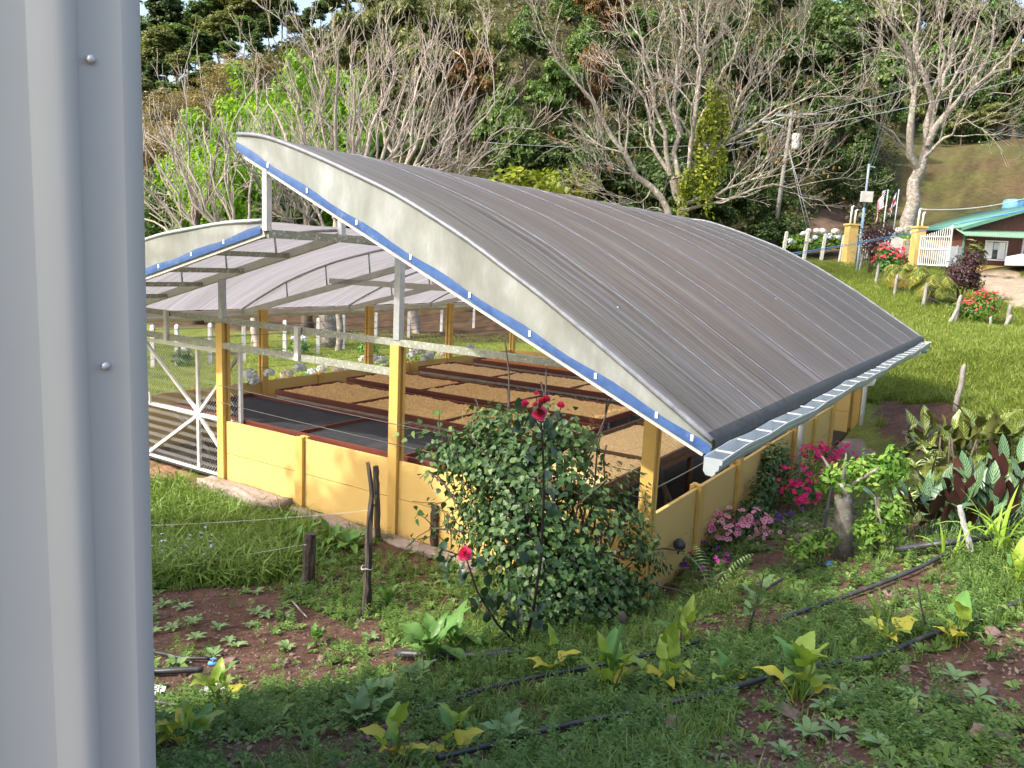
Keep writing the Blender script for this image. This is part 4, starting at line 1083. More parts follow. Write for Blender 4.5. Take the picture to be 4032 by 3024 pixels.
def fan_tree(label, base_px, d, fork, tips, r, sizes, counts, seed, mat=m_bare):
    rg = np.random.default_rng(seed)
    base = at(*base_px, d); base.z = gz(base.x, base.y) - .15
    f = at(*fork, d)
    trunk = [([tuple(base), tuple((base * .45 + f * .55) + Vector((.15, 0, 0))), tuple(f)], r, r * .8)]
    L = []
    for (u, v) in tips:
        e = at(u, v, d + rg.uniform(-2, 2)); f2 = f + Vector((rg.uniform(-.2, .2), rg.uniform(-.3, .3), rg.uniform(-.3, .3)))
        m = f2.lerp(e, .4) + Vector(((e.x - f.x) * .16, 0, -abs(e.x - f.x) * .10))
        m2 = f2.lerp(e, .75) + Vector(((e.x - f.x) * .07, 0, 0))
        L.append(([tuple(f2), tuple(m), tuple(m2), tuple(e)], r * rg.uniform(.32, .52), .028))
    return bare_tree('leafless_tree', label, base, trunk, L, mat, rg, sizes, counts, up=.26, twigr=.013, ang=.55)
fan_tree('wide fan of bare pinkish branches rising behind the roof peak', (1290, 1400), 30, (1330, 830), [(1050, 330), (1130, 230), (1230, 200), (1330, 190), (1450, 210), (1560, 230), (1680, 240), (980, 430), (1600, 330), (1400, 300)], .22, (3.2, 1.7, .9), (5, 4, 3), 31)
fan_tree('bare pinkish tree spreading right behind the roof ridge', (1640, 1300), 33, (1560, 760), [(1750, 260), (1860, 290), (1950, 400), (1990, 500), (1820, 420), (1960, 580), (1700, 330), (1640, 260), (1500, 330)], .19, (3.0, 1.6, .9), (5, 4, 3), 32)
fan_tree('bare twiggy tree at left beside the white wall', (1010, 1430), 25.5, (960, 1000), [(560, 560), (620, 480), (700, 430), (800, 480), (580, 740), (880, 520), (1010, 560), (700, 620), (560, 860), (640, 700)], .12, (2.4, 1.3, .8), (4, 3, 3), 33)
fan_tree('thin bare sapling in front of the lime green tree', (1330, 1390), 26.5, (1300, 960), [(1080, 620), (1200, 640), (1180, 760), (1420, 700), (1000, 700)], .12, (1.6, 1.1, .7), (6, 5, 4), 34, m_bark)
# hanging vines on the big leafless tree
def hang_vines():
    P = []
    for (u0, v0, v1, wd) in [(2830, 300, 620, 40), (2790, 420, 800, 50), (2760, 560, 860, 50), (2720, 650, 880, 40), (2860, 360, 560, 30), (2800, 620, 850, 40), (2850, 560, 700, 25), (3000, 520, 600, 20), (3040, 530, 570, 15)]:
        for _ in range(9):
            uu = u0 + rb.uniform(-wd, wd); va = v0 + rb.uniform(0, 60); vb = v0 + (v1 - v0) * rb.uniform(.4, 1.0)
            n = int((vb - va) / 5)
            if n < 3: continue
            a = at(uu, va, dB - rb.uniform(.2, 1.0)); b_ = at(uu - 10 + rb.uniform(-12, 12), vb, dB - rb.uniform(.2, 1.0))
            for t in np.linspace(0, 1, n): P.append(np.array(a.lerp(b_, t)) + rb.normal(size=3) * .10)
    P = np.array(P)
    T, F = leaf_t(.13, .26)
    V, FF = stamp(T, F, P, aim(rb.normal(size=P.shape) + np.array([0, -.8, .2]), rb), rb.uniform(.6, 1.3, len(P)))
    o = obj('hanging_vine', npmesh('hanging_vine', V, FF, False, l_yel))
    props(o, 'curtain of yellow green vines hanging in the leafless tree', 'vine', kind='stuff')
hang_vines()
# tufts of leaves left on the bare trees
def tufts(tree, B, bb, n, mat, size, rg, sel=None):
    Q = B[:, -1]
    i = rg.choice(len(Q), n)
    P = (Q[i][:, None, :] + rg.normal(size=(n, 6, 3)) * .22).reshape(-1, 3)
    T, F = leaf_t(size * .5, size)
    V, FF = stamp(T, F, P, aim(rg.normal(size=P.shape), rg), rg.uniform(.6, 1.3, len(P)))
    props(obj('leaf_tufts', npmesh('leaf_tufts', V, FF, False, mat), None, tree), kind='stuff')
tufts(tB, twB, bbB, 120, l_rust, .22, rb)
tufts(tC, twC, bbC, 70, l_shrub, .26, rb)
# trunks standing just behind the fence
for k, (u, v, d, h, r, lb) in enumerate([(1290, 1390, 27.5, 4.2, .30, 'thick red brown trunk behind the fence, seen under the roof'), (1010, 1420, 26.4, 4.0, .17, 'mottled pale trunk behind the fence, seen under the roof'), (1210, 1360, 31, 5.0, .22, 'dark trunk behind the thick trunk, seen under the roof'), (780, 1350, 31, 5.0, .2, 'dark trunk seen through the gate')]):
    p = at(u, v, d); p.z = gz(p.x, p.y) - .1
    t = empty('tree_trunk', lb, 'tree trunk', p)
    pts = [(.04 * math.sin(i * 1.9 + k), 0, h * i / 8) for i in range(9)]
    MB().tube(pts, [r * (1.35 if i == 0 else 1.05 - .04 * i) for i in range(9)], 10).build('trunk', m_bark if k < 2 else m_bark2, t)
    MB().tube([(0, 0, h * .8), (.5, .1, h * 1.05), (.9, .2, h * 1.5)], [r * .5, r * .35, r * .15], 6).build('limb', m_bark2, t)
# ------------------------------------------------------------------ the photographer's house (cladding at the left edge)
hc = Vector((-.584, 1.215)); hv = Vector((-.84, -.54)).normalized(); hh = Vector((-.54, .84)).normalized()
def HP(a, b, z): q = hc + hv * a + hh * b; return (q.x, q.y, z)
house0 = empty('metal_clad_house', 'white ribbed metal clad house wall at the left edge, right beside the viewer', 'house', (hc.x, hc.y, 1.2))
house0.rotation_euler = (0, R(.4), 0)
H0 = Vector((hc.x, hc.y, 1.2))
prof = [(0, .06), (0, 0), (.014, -.004)]                    # trapezoid ribs along the visible face, seen from the corner
s = .014
rib = [(.024, .012), (.052, .012), (.065, -.004), (.082, -.004), (.098, .012), (.118, .012), (.2, .012)]
base_ = [(.0, .05), (.0, .012), (.026, .0), (.028, .0), (.084, .0015), (.0845, -.0015), (.112, -.006), (.144, .022), (.146, .023), (.30, .022), (.315, 0), (.335, 0), (.35, .016), (.55, .016), (.565, 0), (.585, 0), (.60, .016), (.85, .016), (1.6, .016), (2.4, .016), (3.4, .016)]
V = []; F = []
for a, b in base_:
    for z in (.9, 5.3): V.append(Vector(HP(a, b, z)) - H0)
for i in range(len(base_) - 1): F.append((2 * i, 2 * i + 2, 2 * i + 3, 2 * i + 1))
obj('cladding', npmesh('cladding', [tuple(v) for v in V], np.array(F)), m_clad, house0)
V = [Vector(HP(a, b, z)) - H0 for a, b in ((0, .05), (0, 3.4), (3.4, 3.4), (3.4, .016)) for z in (.9, 5.3)]
obj('wall', npmesh('wall', [tuple(v) for v in V], np.array([(0, 2, 3, 1), (2, 4, 5, 3), (4, 6, 7, 5)])), m_clad, house0)
rv = [Vector(HP(a, b, z)) - H0 for a, b, z in ((-.02, -.02, 5.3), (-.02, 3.7, 5.5), (3.7, 3.7, 5.5), (3.7, -.02, 5.3))]
rv2 = [v + Vector((0, 0, .06)) for v in rv]
obj('roof', npmesh('roof', [tuple(v) for v in rv + rv2], np.array([(0, 1, 2, 3), (4, 7, 6, 5), (0, 4, 5, 1), (1, 5, 6, 2), (2, 6, 7, 3), (3, 7, 4, 0)])), m_galv, house0)
for (u, v) in ((383, 1440), (314, 234)):
    q = ray(u, v); tt = 0
    # hit the face plane
    nrm = Vector((hh.x, hh.y)); d0 = nrm.dot(hc) - .001
    k = d0 / (nrm.x * q[0] + nrm.y * q[1])
    p = Vector((q[0] * k, q[1] * k, q[2] * k + CAM_Z)) - H0
    MB().lathe([(.0001, 0), (.006, .001), (.0065, .004), (.003, .006), (.0001, .0065)], 10).build('screw', m_galv, house0, p, (R(90), 0, math.atan2(hh.y, hh.x) + R(90) + math.pi))

# ------------------------------------------------------------------ fences
def box_post(name, label, cat, p, h, w, mat, lean=(0, 0), group=None, taper=.85):
    t = MB(); x, y = lean
    q = w / 2; r = q * taper
    V = [(-q, -q, -.25), (q, -q, -.25), (q, q, -.25), (-q, q, -.25), (x - r, y - r, h), (x + r, y - r, h), (x + r, y + r, h), (x - r, y + r, h), (x, y, h + w * .35)]
    t.add(V, [(0, 1, 5, 4), (1, 2, 6, 5), (2, 3, 7, 6), (3, 0, 4, 7), (4, 5, 8), (5, 6, 8), (6, 7, 8), (7, 4, 8)])
    o = t.build(name, mat, None, p, (0, 0, RNG.uniform(-.2, .2)))
    return props(o, label, cat, group)
def log_post(name, label, p, h, r, mat, lean=(0, 0), group=None, seed=0):
    rg = random.Random(seed)
    pts = [(lean[0] * t + rg.uniform(-.012, .012), lean[1] * t + rg.uniform(-.012, .012), -.2 + (h + .2) * t) for t in (0, .2, .4, .6, .8, .93, 1)]
    o = MB().tube(pts, [r * k for k in (1.1, 1.05, 1.0, .97, .9, .85, .4)], 8).build(name, mat, None, p)
    return props(o, label, 'fence post', group)
left = [(605, 1470, 21.5), (700, 1462, 22), (830, 1455, 22.4), (961, 1429, 22.8), (1122, 1405, 24.2), (1252, 1393, 25.5), (1352, 1375, 27), (1480, 1352, 29), (1608, 1329, 31), (1738, 1306, 34), (1864, 1294, 36), (1960, 1285, 38)]
LN = ['through the gate at far left', 'second from left, through the gate', 'third from left, left of the front post', 'just right of the front gate post', 'fifth from left under the roof', 'before the thick red brown trunk', 'right of the thick red brown trunk', 'behind the second yellow post', 'ninth from left under the roof', 'third from the right under the roof', 'second from the right under the roof', 'farthest right under the roof']
LP = []
for (u, v, d), nm in zip(left, LN):
    p = at(u, v, d); p.z = gz(p.x, p.y); LP.append(p)
    box_post('concrete_fence_post', 'white concrete post of the back fence, ' + nm, 'fence post', p, 1.15 if d < 28 else 1.25, .12, m_conc, group='white posts of the back fence')
for k, h in enumerate((.3, .55, .8, 1.05)):
    t = MB()
    t.tube([p + Vector((0, -.07, h)) for p in LP], .009, 4)
    props(t.build('fence_wire', m_wire), ('lowest', 'second', 'third', 'top')[k] + ' barbed wire strand of the back fence', 'wire', 'wires of the back fence')
right = [(3956, 1315, 28.6, 1.05, (.05, 0)), (3756, 1269, 28.6, 1.05, (.12, 0)), (3633, 1212, 31.8, 1.02, (.05, 0)), (3520, 1166, 36, 1.0, (.04, 0)), (3448, 1120, 39, 1.0, (.03, 0)), (3384, 1064, 44, .95, (.08, 0)), (3318, 1030, 47, .95, (.02, 0)), (3940, 1310, 28.2, .6, (.3, 0)), (3730, 1255, 28.3, .6, (.32, 0)), (3765, 1590, 16, .92, (.06, 0)), (3892, 1325, 27.5, .45, (0, 0))]
RN = ['by the meadow at far right, pale and leaning', 'beside the red flowered bush', 'left of the second palm', 'before the first palm', 'before the red flowers by the gate', 'at the foot of the blue pole', 'before the yellow gate pillar', 'short brace of the far right post', 'short brace of the post by the red bush', 'standing alone in the meadow behind the striped leaved plant', 'short stump between the far right posts']
RP = []
for k, ((u, v, d, h, ln), nm) in enumerate(zip(right, RN)):
    p = at(u, v, d); p.z = gz(p.x, p.y)
    if k < 7: RP.append(p + Vector((ln[0] * .8, 0, h * .8)))
    log_post('wooden_fence_post', 'weathered wooden fence post ' + nm, p, h, .075 if k < 9 else .055, m_post, ln, 'weathered posts along the meadow', k)
for dz in (0, -.35):
    props(MB().tube([p + Vector((0, 0, dz)) for p in RP], .008, 4).build('fence_wire', m_wire), ('upper' if dz == 0 else 'lower') + ' wire between the weathered meadow posts', 'wire', 'wires of the meadow fence')
cpost = [(3020, 1005, 47.5), (3081, 1008, 47), (3165, 1010, 47), (3233, 1012, 47), (3308, 1012, 46.5)]
for k, (u, v, d) in enumerate(cpost):
    p = at(u, v, d); p.z = gz(p.x, p.y)
    box_post('concrete_fence_post', 'white concrete post by the hydrangeas, ' + ('farthest left at the roof edge', 'second from the roof edge', 'third from the roof edge', 'fourth from the roof edge', 'next to the yellow gate pillar')[k], 'fence post', p, 1.5 if k else .7, .17, m_conc, (.12, 0), 'white posts along the road')

# ------------------------------------------------------------------ entrance gate
def pillar(u, v, d, label):
    p = at(u, v, d); p.z = gz(p.x, p.y) - .1
    t = empty('gate_pillar', label, 'gate pillar', p, R(8), 'yellow gate pillars')
    w = .27
    MB().box(-w, w, -w, w, 0, 2.22).build('shaft', m_yellow, t)
    MB().box(-w - .07, w + .07, -w - .07, w + .07, 2.22, 2.32).build('cap', m_yellow, t)
    for dx, h in ((-.12, .95), (.14, .75)):
        MB().tube([(dx, 0, 2.32), (dx + .03, 0, 2.32 + h), (dx + .12, 0, 2.36 + h)], .055, 8).build('light_pipe', m_whitep, t)
    return p
pl = pillar(3341, 1010, 46, 'left yellow gate pillar with two white pipes on top')
pq = pillar(3606, 1010, 46, 'right yellow gate pillar with two white pipes on top')
MB().box(-.02, .02, -.31, -.29, 1.2, 1.45)
def leaf_gate(p, q, h0, h1, n, label):
    p = Vector(p); q = Vector(q); d = q - p; L = Vector((d.x, d.y)).length
    t = empty('gate_leaf', label, 'gate', p, math.atan2(d.y, d.x), 'white barred gate leaves')
    sl = d.z / L
    for i in range(n):
        x = L * i / (n - 1); h = h0 + (h1 - h0) * (i / (n - 1)) ** 1.3
        r = .03 if i in (0, n - 1) else .015
        MB().bar((x, 0, .05 + sl * x), (x, 0, h + sl * x), 2 * r, 2 * r).build('bar', m_white, t)
    for z in (.12, 1.0, 1.68):
        MB().bar((0, -.035, z), (L, -.035, z + sl * L), .05, .06).build('rail', m_white, t)
gq = at(3466, 1000, 48.5); gq.z = pl.z + .1
leaf_gate(pl + Vector((.3, .05, .05)), gq, 1.75, 2.15, 13, 'left white barred gate leaf swung open by the road')
gq = at(3735, 1016, 43.5); gq.z = pq.z + .0
leaf_gate(pq + Vector((.0, -.35, .05)), gq, 1.75, 2.3, 15, 'right white barred gate leaf swung open towards the drive')
# cream block wall and white slab behind the gate
w0 = at(3535, 985, 48); w0.z = gz(w0.x, w0.y) - .1
t = empty('block_wall', 'low cream stone block wall between the gate pillars', 'wall', w0, R(4))
k = 0
for row in range(4):
    for c in range(5):
        x = c * .62 + (.31 if row % 2 else 0)
        MB().box(x + .008, x + .612, -.15 + RNG.uniform(-.02, .02), .15, row * .32 + .006, row * .32 + .314).build('stone_block', m_cream, t)
s0 = at(3500, 1005, 46.5); s0.z = gz(s0.x, s0.y) - .05
props(MB().prism([(-.85, 0), (.85, 0), (.8, 1.55), (.2, 1.68), (-.75, 1.5)], 'y', -.1, .1).build('white_slab', m_conc, None, s0, (R(-8), 0, R(6))), 'upright whitewashed slab behind the dark leaved shrub', 'slab')

# ------------------------------------------------------------------ flags
def flag(pos, h, label, kind, rz, seed):
    t = empty('flag', label, 'flag', pos, rz)
    MB().tube([(0, 0, 0), (.06, 0, h)], .035, 8).build('flag_pole', m_galv, t)
    nx, ny = 26, 26
    W, H = 1.5, 1.0
    V = []; F = []; mi = []
    for j in range(ny + 1):
        for i in range(nx + 1):
            s = i / nx; q = j / ny
            # cloth hangs limp from the hoist: fly end drops and folds back
            x = .05 + .62 * s * (1 - .35 * s) + .06 * math.sin(9 * s + 3 * q)
            y = .11 * math.sin(11 * s + 2.5 * q + seed) * (.3 + s)
            z = h - .03 - q * H - 1.05 * s * s * .75 - .18 * s
            V.append((-x if kind == 'striped' else -x * .6, y, z))
    for j in range(ny):
        for i in range(nx):
            F.append((j * (nx + 1) + i, j * (nx + 1) + i + 1, (j + 1) * (nx + 1) + i + 1, (j + 1) * (nx + 1) + i))
            q = (j + .5) / ny; s = (i + .5) / nx
            if kind == 'striped':
                c = 0 if int(q * 13) % 2 == 0 else 1
                if s < .4 and q < 7 / 13: c = 2
            else:
                c = 2 if q < 1 / 6 or q > 5 / 6 else (1 if q < 2 / 6 or q > 4 / 6 else 0)
            mi.append(c)
    me = npmesh('cloth', V, np.array(F), True)
    for m in (m_redp, m_whitep, m_navy): me.materials.append(m)
    me.polygons.foreach_set('material_index', mi)
    c = obj('cloth', me, None, t)
    if kind == 'striped':
        st = MB()
        for r in range(9):
            for cc in range(6 if r % 2 == 0 else 5):
                s = (.4 / 12) * (1 + 2 * cc + (r % 2)); q = (7 / 13 / 10) * (r + 1)
                i = s * nx; j = q * ny
                a = Vector(V[int(j) * (nx + 1) + int(i)])
                st.add([a + Vector((dx, sy * .012 - 0.0, dz)) for sy in (-1,) for dx, dz in ((-.016, -.02), (.016, -.02), (.016, .02), (-.016, .02))], [(0, 1, 2, 3)])
        props(st.build('stars', m_whitep, c), kind='stuff')
    return t
p = at(3475, 905, 48); p.z = gz(p.x, p.y); top = at(3487, 745, 48)
flag(p, top.z - p.z, 'red and white striped flag with starred blue corner hanging limp by the gate', 'striped', R(-12), .4)
p = at(3516, 915, 48.4); p.z = gz(p.x, p.y); top = at(3534, 745, 48.4)
flag(p, top.z - p.z, 'blue white and red banded flag hanging limp beside the striped flag', 'banded', R(-5), 2.0)

# ------------------------------------------------------------------ poles and cables
p = at(3040, 985, 50); p.z = gz(p.x, p.y); tp = at(3118, 440, 49.4)
t = empty('power_pole', 'leaning concrete power pole with transformer behind the leafless branches', 'power pole', p)
v = tp - p
MB().tube([(0, 0, -.3), v * .5, v], [.16, .13, .09], 10).build('pole', m_pole, t)
MB().bar(v + Vector((-.9, 0, -.25)), v + Vector((1.5, 0, -.05)), .10, .10).build('cross_arm', m_galv, t)
MB().lathe([(.01, -.5), (.22, -.48), (.24, -.35), (.24, .35), (.2, .45), (.01, .47)], 12).build('transformer', m_conc, t, v * .80 + Vector((.45, -.1, 0)))
for dx in (-.7, .2, 1.1):
    MB().lathe([(.01, 0), (.05, .02), (.03, .1), (.06, .12), (.03, .2), (.01, .24)], 8).build('insulator', m_redp if dx > 1 else m_galv, t, v + Vector((dx, 0, -.18)))
arm = v * .86
MB().tube([arm, arm + Vector((-.5, -.1, .35)), arm + Vector((-1.1, -.15, .5))], .04, 6).build('lamp_arm', m_galv, t)
MB().box(-.38, .2, -.12, .12, -.06, .06).build('lamp_head', m_galv, t, arm + Vector((-1.3, -.15, .52)))
MB().bar(v * .70 + Vector((-.3, 0, 0)), v * .70 + Vector((.3, 0, 0)), .07).build('cable_bracket', m_galv, t)
for k, (u, vv) in enumerate(((3205, 940), (3225, 930))):
    q = at(u, vv, 49); q.z = gz(q.x, q.y)
    props(MB().tube([p + v * .78, q], .02, 5).build('guy_wire', m_greywire), ('left' if k == 0 else 'right') + ' guy wire of the leaning power pole', 'wire', 'guy wires')
b = at(3375, 1060, 43.5); b.z = gz(b.x, b.y); tb = at(3422, 646, 43.5)
t = empty('blue_pole', 'thin blue and grey metal service pole in front of the gate', 'pole', b)
v2 = tb - b
MB().tube([(0, 0, -.2), v2 * .6], .075, 8).build('lower_tube', m_bluepole, t)
MB().tube([v2 * .6, v2], .06, 8).build('upper_tube', m_bluepole, t)
MB().box(-.3, .3, -.10, .10, -.28, .28).build('meter_box', m_conc, t, v2 * .70 + Vector((.02, -.12, 0)))
MB().bar(v2 + Vector((-.05, 0, -.1)), v2 + Vector((.35, 0, -.16)), .05).build('bracket', m_galv, t)
def cable(label, pts, r, mat, sag, group=None):
    P = []
    for a, c in zip(pts[:-1], pts[1:]):
        for i in range(14):
            s = i / 14; P.append(Vector(a).lerp(Vector(c), s) - Vector((0, 0, sag * 4 * s * (1 - s))))
    P.append(Vector(pts[-1]))
    return props(MB().tube(P, r, 5).build('cable', mat), label, 'cable', group)
hpt = at(3750, 885, 43)
shp = L2W(2.22, -1.1, 3.52)
for k in range(2):
    cable(('upper' if k == 0 else 'lower') + ' blue service cable slung from the shed peak to the green roofed house', [shp + Vector((0, 0, -.02 - .03 * k)), at(2700, 1045 + 14 * k, 21), at(3200, 985 + 5 * k, 31), hpt], .013, m_bluewire, .02 + .03 * k, 'blue cables over the shed')
    cable(('upper' if k == 0 else 'lower') + ' blue cable stretched to the green gable at right', [hpt, at(4200, 790 + 6 * k, 44)], .03, m_bluewire, .02, 'blue cables at the house')
ptop = p + v
for k, (a, c) in enumerate((((3040, 590), (4040, 190)), ((3120, 600), (4040, 300)))):
    cable(('higher' if k == 0 else 'lower') + ' overhead line crossing the big right tree', [ptop + Vector((.3, 0, -.3 - .6 * k)), at(c[0], c[1], 50)], .022, m_greywire, .3, 'overhead lines on the right')
for k in range(3):
    cable(('first', 'second', 'third')[k] + ' dark line rising from the blue pole', [tb + Vector((.1 * k, 0, -.1 * k)), at(3560 + 25 * k, 130, 66), at(3620 + 30 * k, -60, 80)], .022, m_dark, .5, 'dark lines above the blue pole')
for k, (u, vv) in enumerate(((2300, 690), (2300, 720), (1900, 560))):
    cable(('upper', 'middle', 'lower')[k] + ' line leaving the power pole to the left', [ptop + Vector((-.4, 0, -.8 - .4 * k)), at(u, vv, 47)], .02, m_greywire, .4, 'lines left of the power pole')
cable('striped line from the gate pillar towards the right', [at(3628, 824, 46), at(4080, 770, 50)], .03, m_rope, .3)

# ------------------------------------------------------------------ brown house with green roof
b0 = at(3788, 1040, 46.5); b0.z = gz(b0.x, b0.y) - .15
house = empty('wooden_house', 'brown plank house with green roof and yellow base at the right edge', 'house', b0, R(-3))
Wd, Dp, Hh = 7.4, 6.0, 2.35
MB().box(0, Wd, 0, Dp, 0, .62).build('base_wall', m_yellow, house)
MB().box(.03, Wd - .03, .06, Dp - .06, .62, Hh + .35).build('inner_wall', m_brownplank, house)
x = 0.0; k = 0
win = (1.22, 2.36, .98, 1.98); dor = (3.35, 4.4, .0, 2.12)
while x < Wd - .05:
    w = .17
    for z0, z1 in ((.62, Hh),):
        xa, xb = x + .004, x + w - .004
        seg = [(z0, z1)]
        if xb > win[0] and xa < win[1]: seg = [(z0, win[2]), (win[3], z1)]
        if xb > dor[0] and xa < dor[1]: seg = [(dor[3], z1)]
        for a, c in seg:
            MB().box(xa, xb, .02 + RNG.uniform(0, .012), .055, a, c).build('plank', m_brownplank, house)
    # gable boards above the awning
    zt = Hh + .35 + max(0, 1.42 - abs(x + w / 2 - Wd / 2) * .36)
    MB().box(x + .004, x + w - .004, .03, .055, Hh + .02, zt - .06).build('plank', m_brownplank, house)
    x += w
wf = MB()
fr = .07
wf.box(win[0] - fr, win[1] + fr, -.02, .06, win[2] - fr, win[2]).box(win[0] - fr, win[1] + fr, -.02, .06, win[3], win[3] + fr).box(win[0] - fr, win[0], -.02, .06, win[2], win[3]).box(win[1], win[1] + fr, -.02, .06, win[2], win[3])
wn = wf.build('window', m_whitep, house)
MB().box(win[0], win[1], .05, .058, win[2], win[3]).build('pane', m_glass, wn)
for a, c in ((win[0] + .02, win[0] + .42), (win[1] - .42, win[1] - .02)):
    cu = MB()
    n = 8
    for i in range(n):
        xx = a + (c - a) * i / n
        cu.box(xx, xx + (c - a) / n * .8, .034 + .006 * (i % 2), .046, win[2] + .03, win[3] - .03)
    cu.build('curtain', m_whitep, wn)
MB().box(win[0] + .45, win[0] + .75, .02, .045, win[3] - .45, win[3] - .05).build('window_grille', m_galv, wn)
df = MB().box(dor[0] - .1, dor[0], -.02, .06, 0.1, dor[3]).box(dor[1], dor[1] + .1, -.02, .06, 0.1, dor[3]).box(dor[0] - .1, dor[1] + .1, -.02, .06, dor[3], dor[3] + .1).build('door_frame', m_whitep, house)
dr = MB().box(dor[0], dor[1], .02, .05, .15, dor[3]).build('door', m_brownplank, house)
MB().bar((dor[0] + .08, .012, .3), (dor[1] - .08, .012, 1.9), .09, .03, up=(0, 1, 0)).build('door_brace', m_brownplank, dr)
MB().box(-.09, -.01, -.02, .08, 0, Hh + .1).build('corner_trim', m_green, house)
zr = Hh + .42; rise = 1.35
for s_ in (-1, 1):
    V = []
    e0 = Wd / 2 + s_ * (Wd / 2 + .55)
    for (xx, zz) in ((Wd / 2, zr + rise), (e0, zr - .12)):
        for yy in (-.55, Dp + .4): V.append((xx, yy, zz))
    V += [(a, b_, c + .07) for a, b_, c in V]
    obj('roof_slope', npmesh('roof_slope', V, np.array([(0, 1, 3, 2), (4, 6, 7, 5), (0, 4, 5, 1), (2, 3, 7, 6), (0, 2, 6, 4), (1, 5, 7, 3)])), m_green, house)
MB().bar((Wd / 2, -.57, zr + rise - .05), (-.58, -.57, zr - .17), .04, .2).build('barge_board', m_green, house)
MB().bar((Wd / 2, -.57, zr + rise - .05), (Wd + .58, -.57, zr - .17), .04, .2).build('barge_board', m_green, house)
# corrugated awning over door and window
n = 120; V = []; F = []
for i in range(n + 1):
    xx = -.62 + (Wd + 1.2) * i / n; dz = .022 * math.sin(i * math.pi / 1.0 + (math.pi / 2 if i % 2 else 0)) if False else (.02 if i % 2 else -.02)
    V += [(xx, -1.15, Hh - .10 + dz), (xx, .0, Hh + .28 + dz), (xx, -1.15, Hh - .16 + dz)]
for i in range(n):
    F += [(3 * i, 3 * i + 3, 3 * i + 4, 3 * i + 1), (3 * i, 3 * i + 2, 3 * i + 5, 3 * i + 3)]
obj('awning', npmesh('awning', V, np.array(F)), m_greenp, house)
wt = at(3690, 1030, 46.8); wt.z = gz(wt.x, wt.y) - .1
props(MB().box(0, 1.35, 0, .08, 0, 1.15).box(1.0, 1.08, -.05, 0, 0, 1.2).build('grey_screen', m_galv, None, wt, (0, 0, R(-4))), 'grey sheet screen between the gate and the brown house', 'screen')
tk = at(3990, 812, 50)
tkz = tk.z
props(MB().lathe([(.01, 0), (.55, .0), (.6, .1), (.6, .62), (.5, .75), (.01, .8)], 14).build('water_tank', m_bluewire, None, (tk.x, tk.y, tkz - .35)), 'blue water tank just above the green roof ridge', 'water tank')

# ------------------------------------------------------------------ parked white car
c0 = at(4095, 1048, 44.0); c0.z = gz(c0.x, c0.y)
car = empty('parked_car', 'white off-road car parked in front of the brown house, cut by the right edge', 'car', c0, R(-2))
sil = [(-.95, .45), (-.98, .75), (-.9, .95), (-.2, 1.12), (.35, 1.18), (1.0, 1.72), (2.9, 1.76), (3.45, 1.2), (3.5, .5), (2.95, .42), (2.85, .75), (2.55, .9), (2.2, .75), (2.1, .42), (.42, .42), (.34, .72), (.0, .88), (-.34, .72), (-.42, .42)]
MB().prism([(x, z) for x, z in sil], 'y', -.06, 1.7).build('body', m_carp, car)
MB().prism([(.5, 1.2), (1.05, 1.66), (1.75, 1.68), (1.75, 1.2)], 'y', -.07, -.062).build('side_window', m_glass, car)
MB().prism([(1.85, 1.2), (1.85, 1.68), (2.8, 1.68), (3.1, 1.2)], 'y', -.07, -.062).build('side_window', m_glass, car)
MB().prism([(-.93, .8), (-.9, .93), (-.62, .98), (-.66, .84)], 'y', -.075, -.05).build('headlight', m_galv, car)
for x in (0, 2.52):
    w = MB().lathe([(.2, -.10), (.33, -.10), (.385, -.06), (.385, .06), (.33, .10), (.2, .10)], 22).build('wheel', m_tyre, car, (x, .03, .385), (R(90), 0, 0))
    rm = MB().lathe([(.001, .07), (.05, .075), (.06, .09), (.2, .095), (.215, .10), (.21, .11)], 20).build('rim', m_dark, w)
    for q in range(6):
        a = q * math.pi / 3
        MB().bar((.03 * math.cos(a), .03 * math.sin(a), .113), (.2 * math.cos(a), .2 * math.sin(a), .113), .055, .02).build('spoke', m_rim, w)
# ------------------------------------------------------------------ leaves with form
def blade(L, W, shape, curl=.6, fold=.25, n=8, pet=0.0, lean=.5, wave=0.0, seed=0, x0=0.0, pr_=.006):
    "leaf mesh data: petiole from the origin, then a folded, curling blade. lean = angle from vertical at the base"
    rg = random.Random(seed)
    V = []; F = []
    p = Vector((0, 0, 0)); a = lean
    if pet > 0:
        path = []; q = Vector((0, 0, 0)); b = lean * .35
        for i in range(4):
            path.append(q.copy()); q = q + Vector((0, math.sin(b), math.cos(b))) * pet / 3; b += lean * .22
        p = path[-1]
        for i, c in enumerate(path):
            for k in range(3):
                t = k * 2.094
                V.append((c.x + pr_ * math.cos(t), c.y + pr_ * math.sin(t), c.z))
        for i in range(3):
            for k in range(3): F.append((3 * i + k, 3 * i + (k + 1) % 3, 3 * i + 3 + (k + 1) % 3, 3 * i + 3 + k))
    o = len(V); UV = []
    for i in range(n + 1):
        t = i / n
        w = W * shape(t)
        nrm = Vector((0, -math.cos(a), math.sin(a)))
        wv = wave * math.sin(t * 11 + seed)
        for s in (-1, -.5, 0, .5, 1):
            q = p + Vector((s * w * .5 * math.cos(fold), 0, 0)) + nrm * (abs(s) * w * .5 * math.sin(fold) + wv * s * w * .5)
            V.append(tuple(q))
        p = p + Vector((0, math.sin(a), math.cos(a))) * L / n
        a += curl / n
    for i in range(n):
        for k in range(4):
            F.append((o + i * 5 + k, o + i * 5 + k + 1, o + i * 5 + k + 6, o + i * 5 + k + 5))
    # uv: u across (0..1), v along
    return V, F, o, n
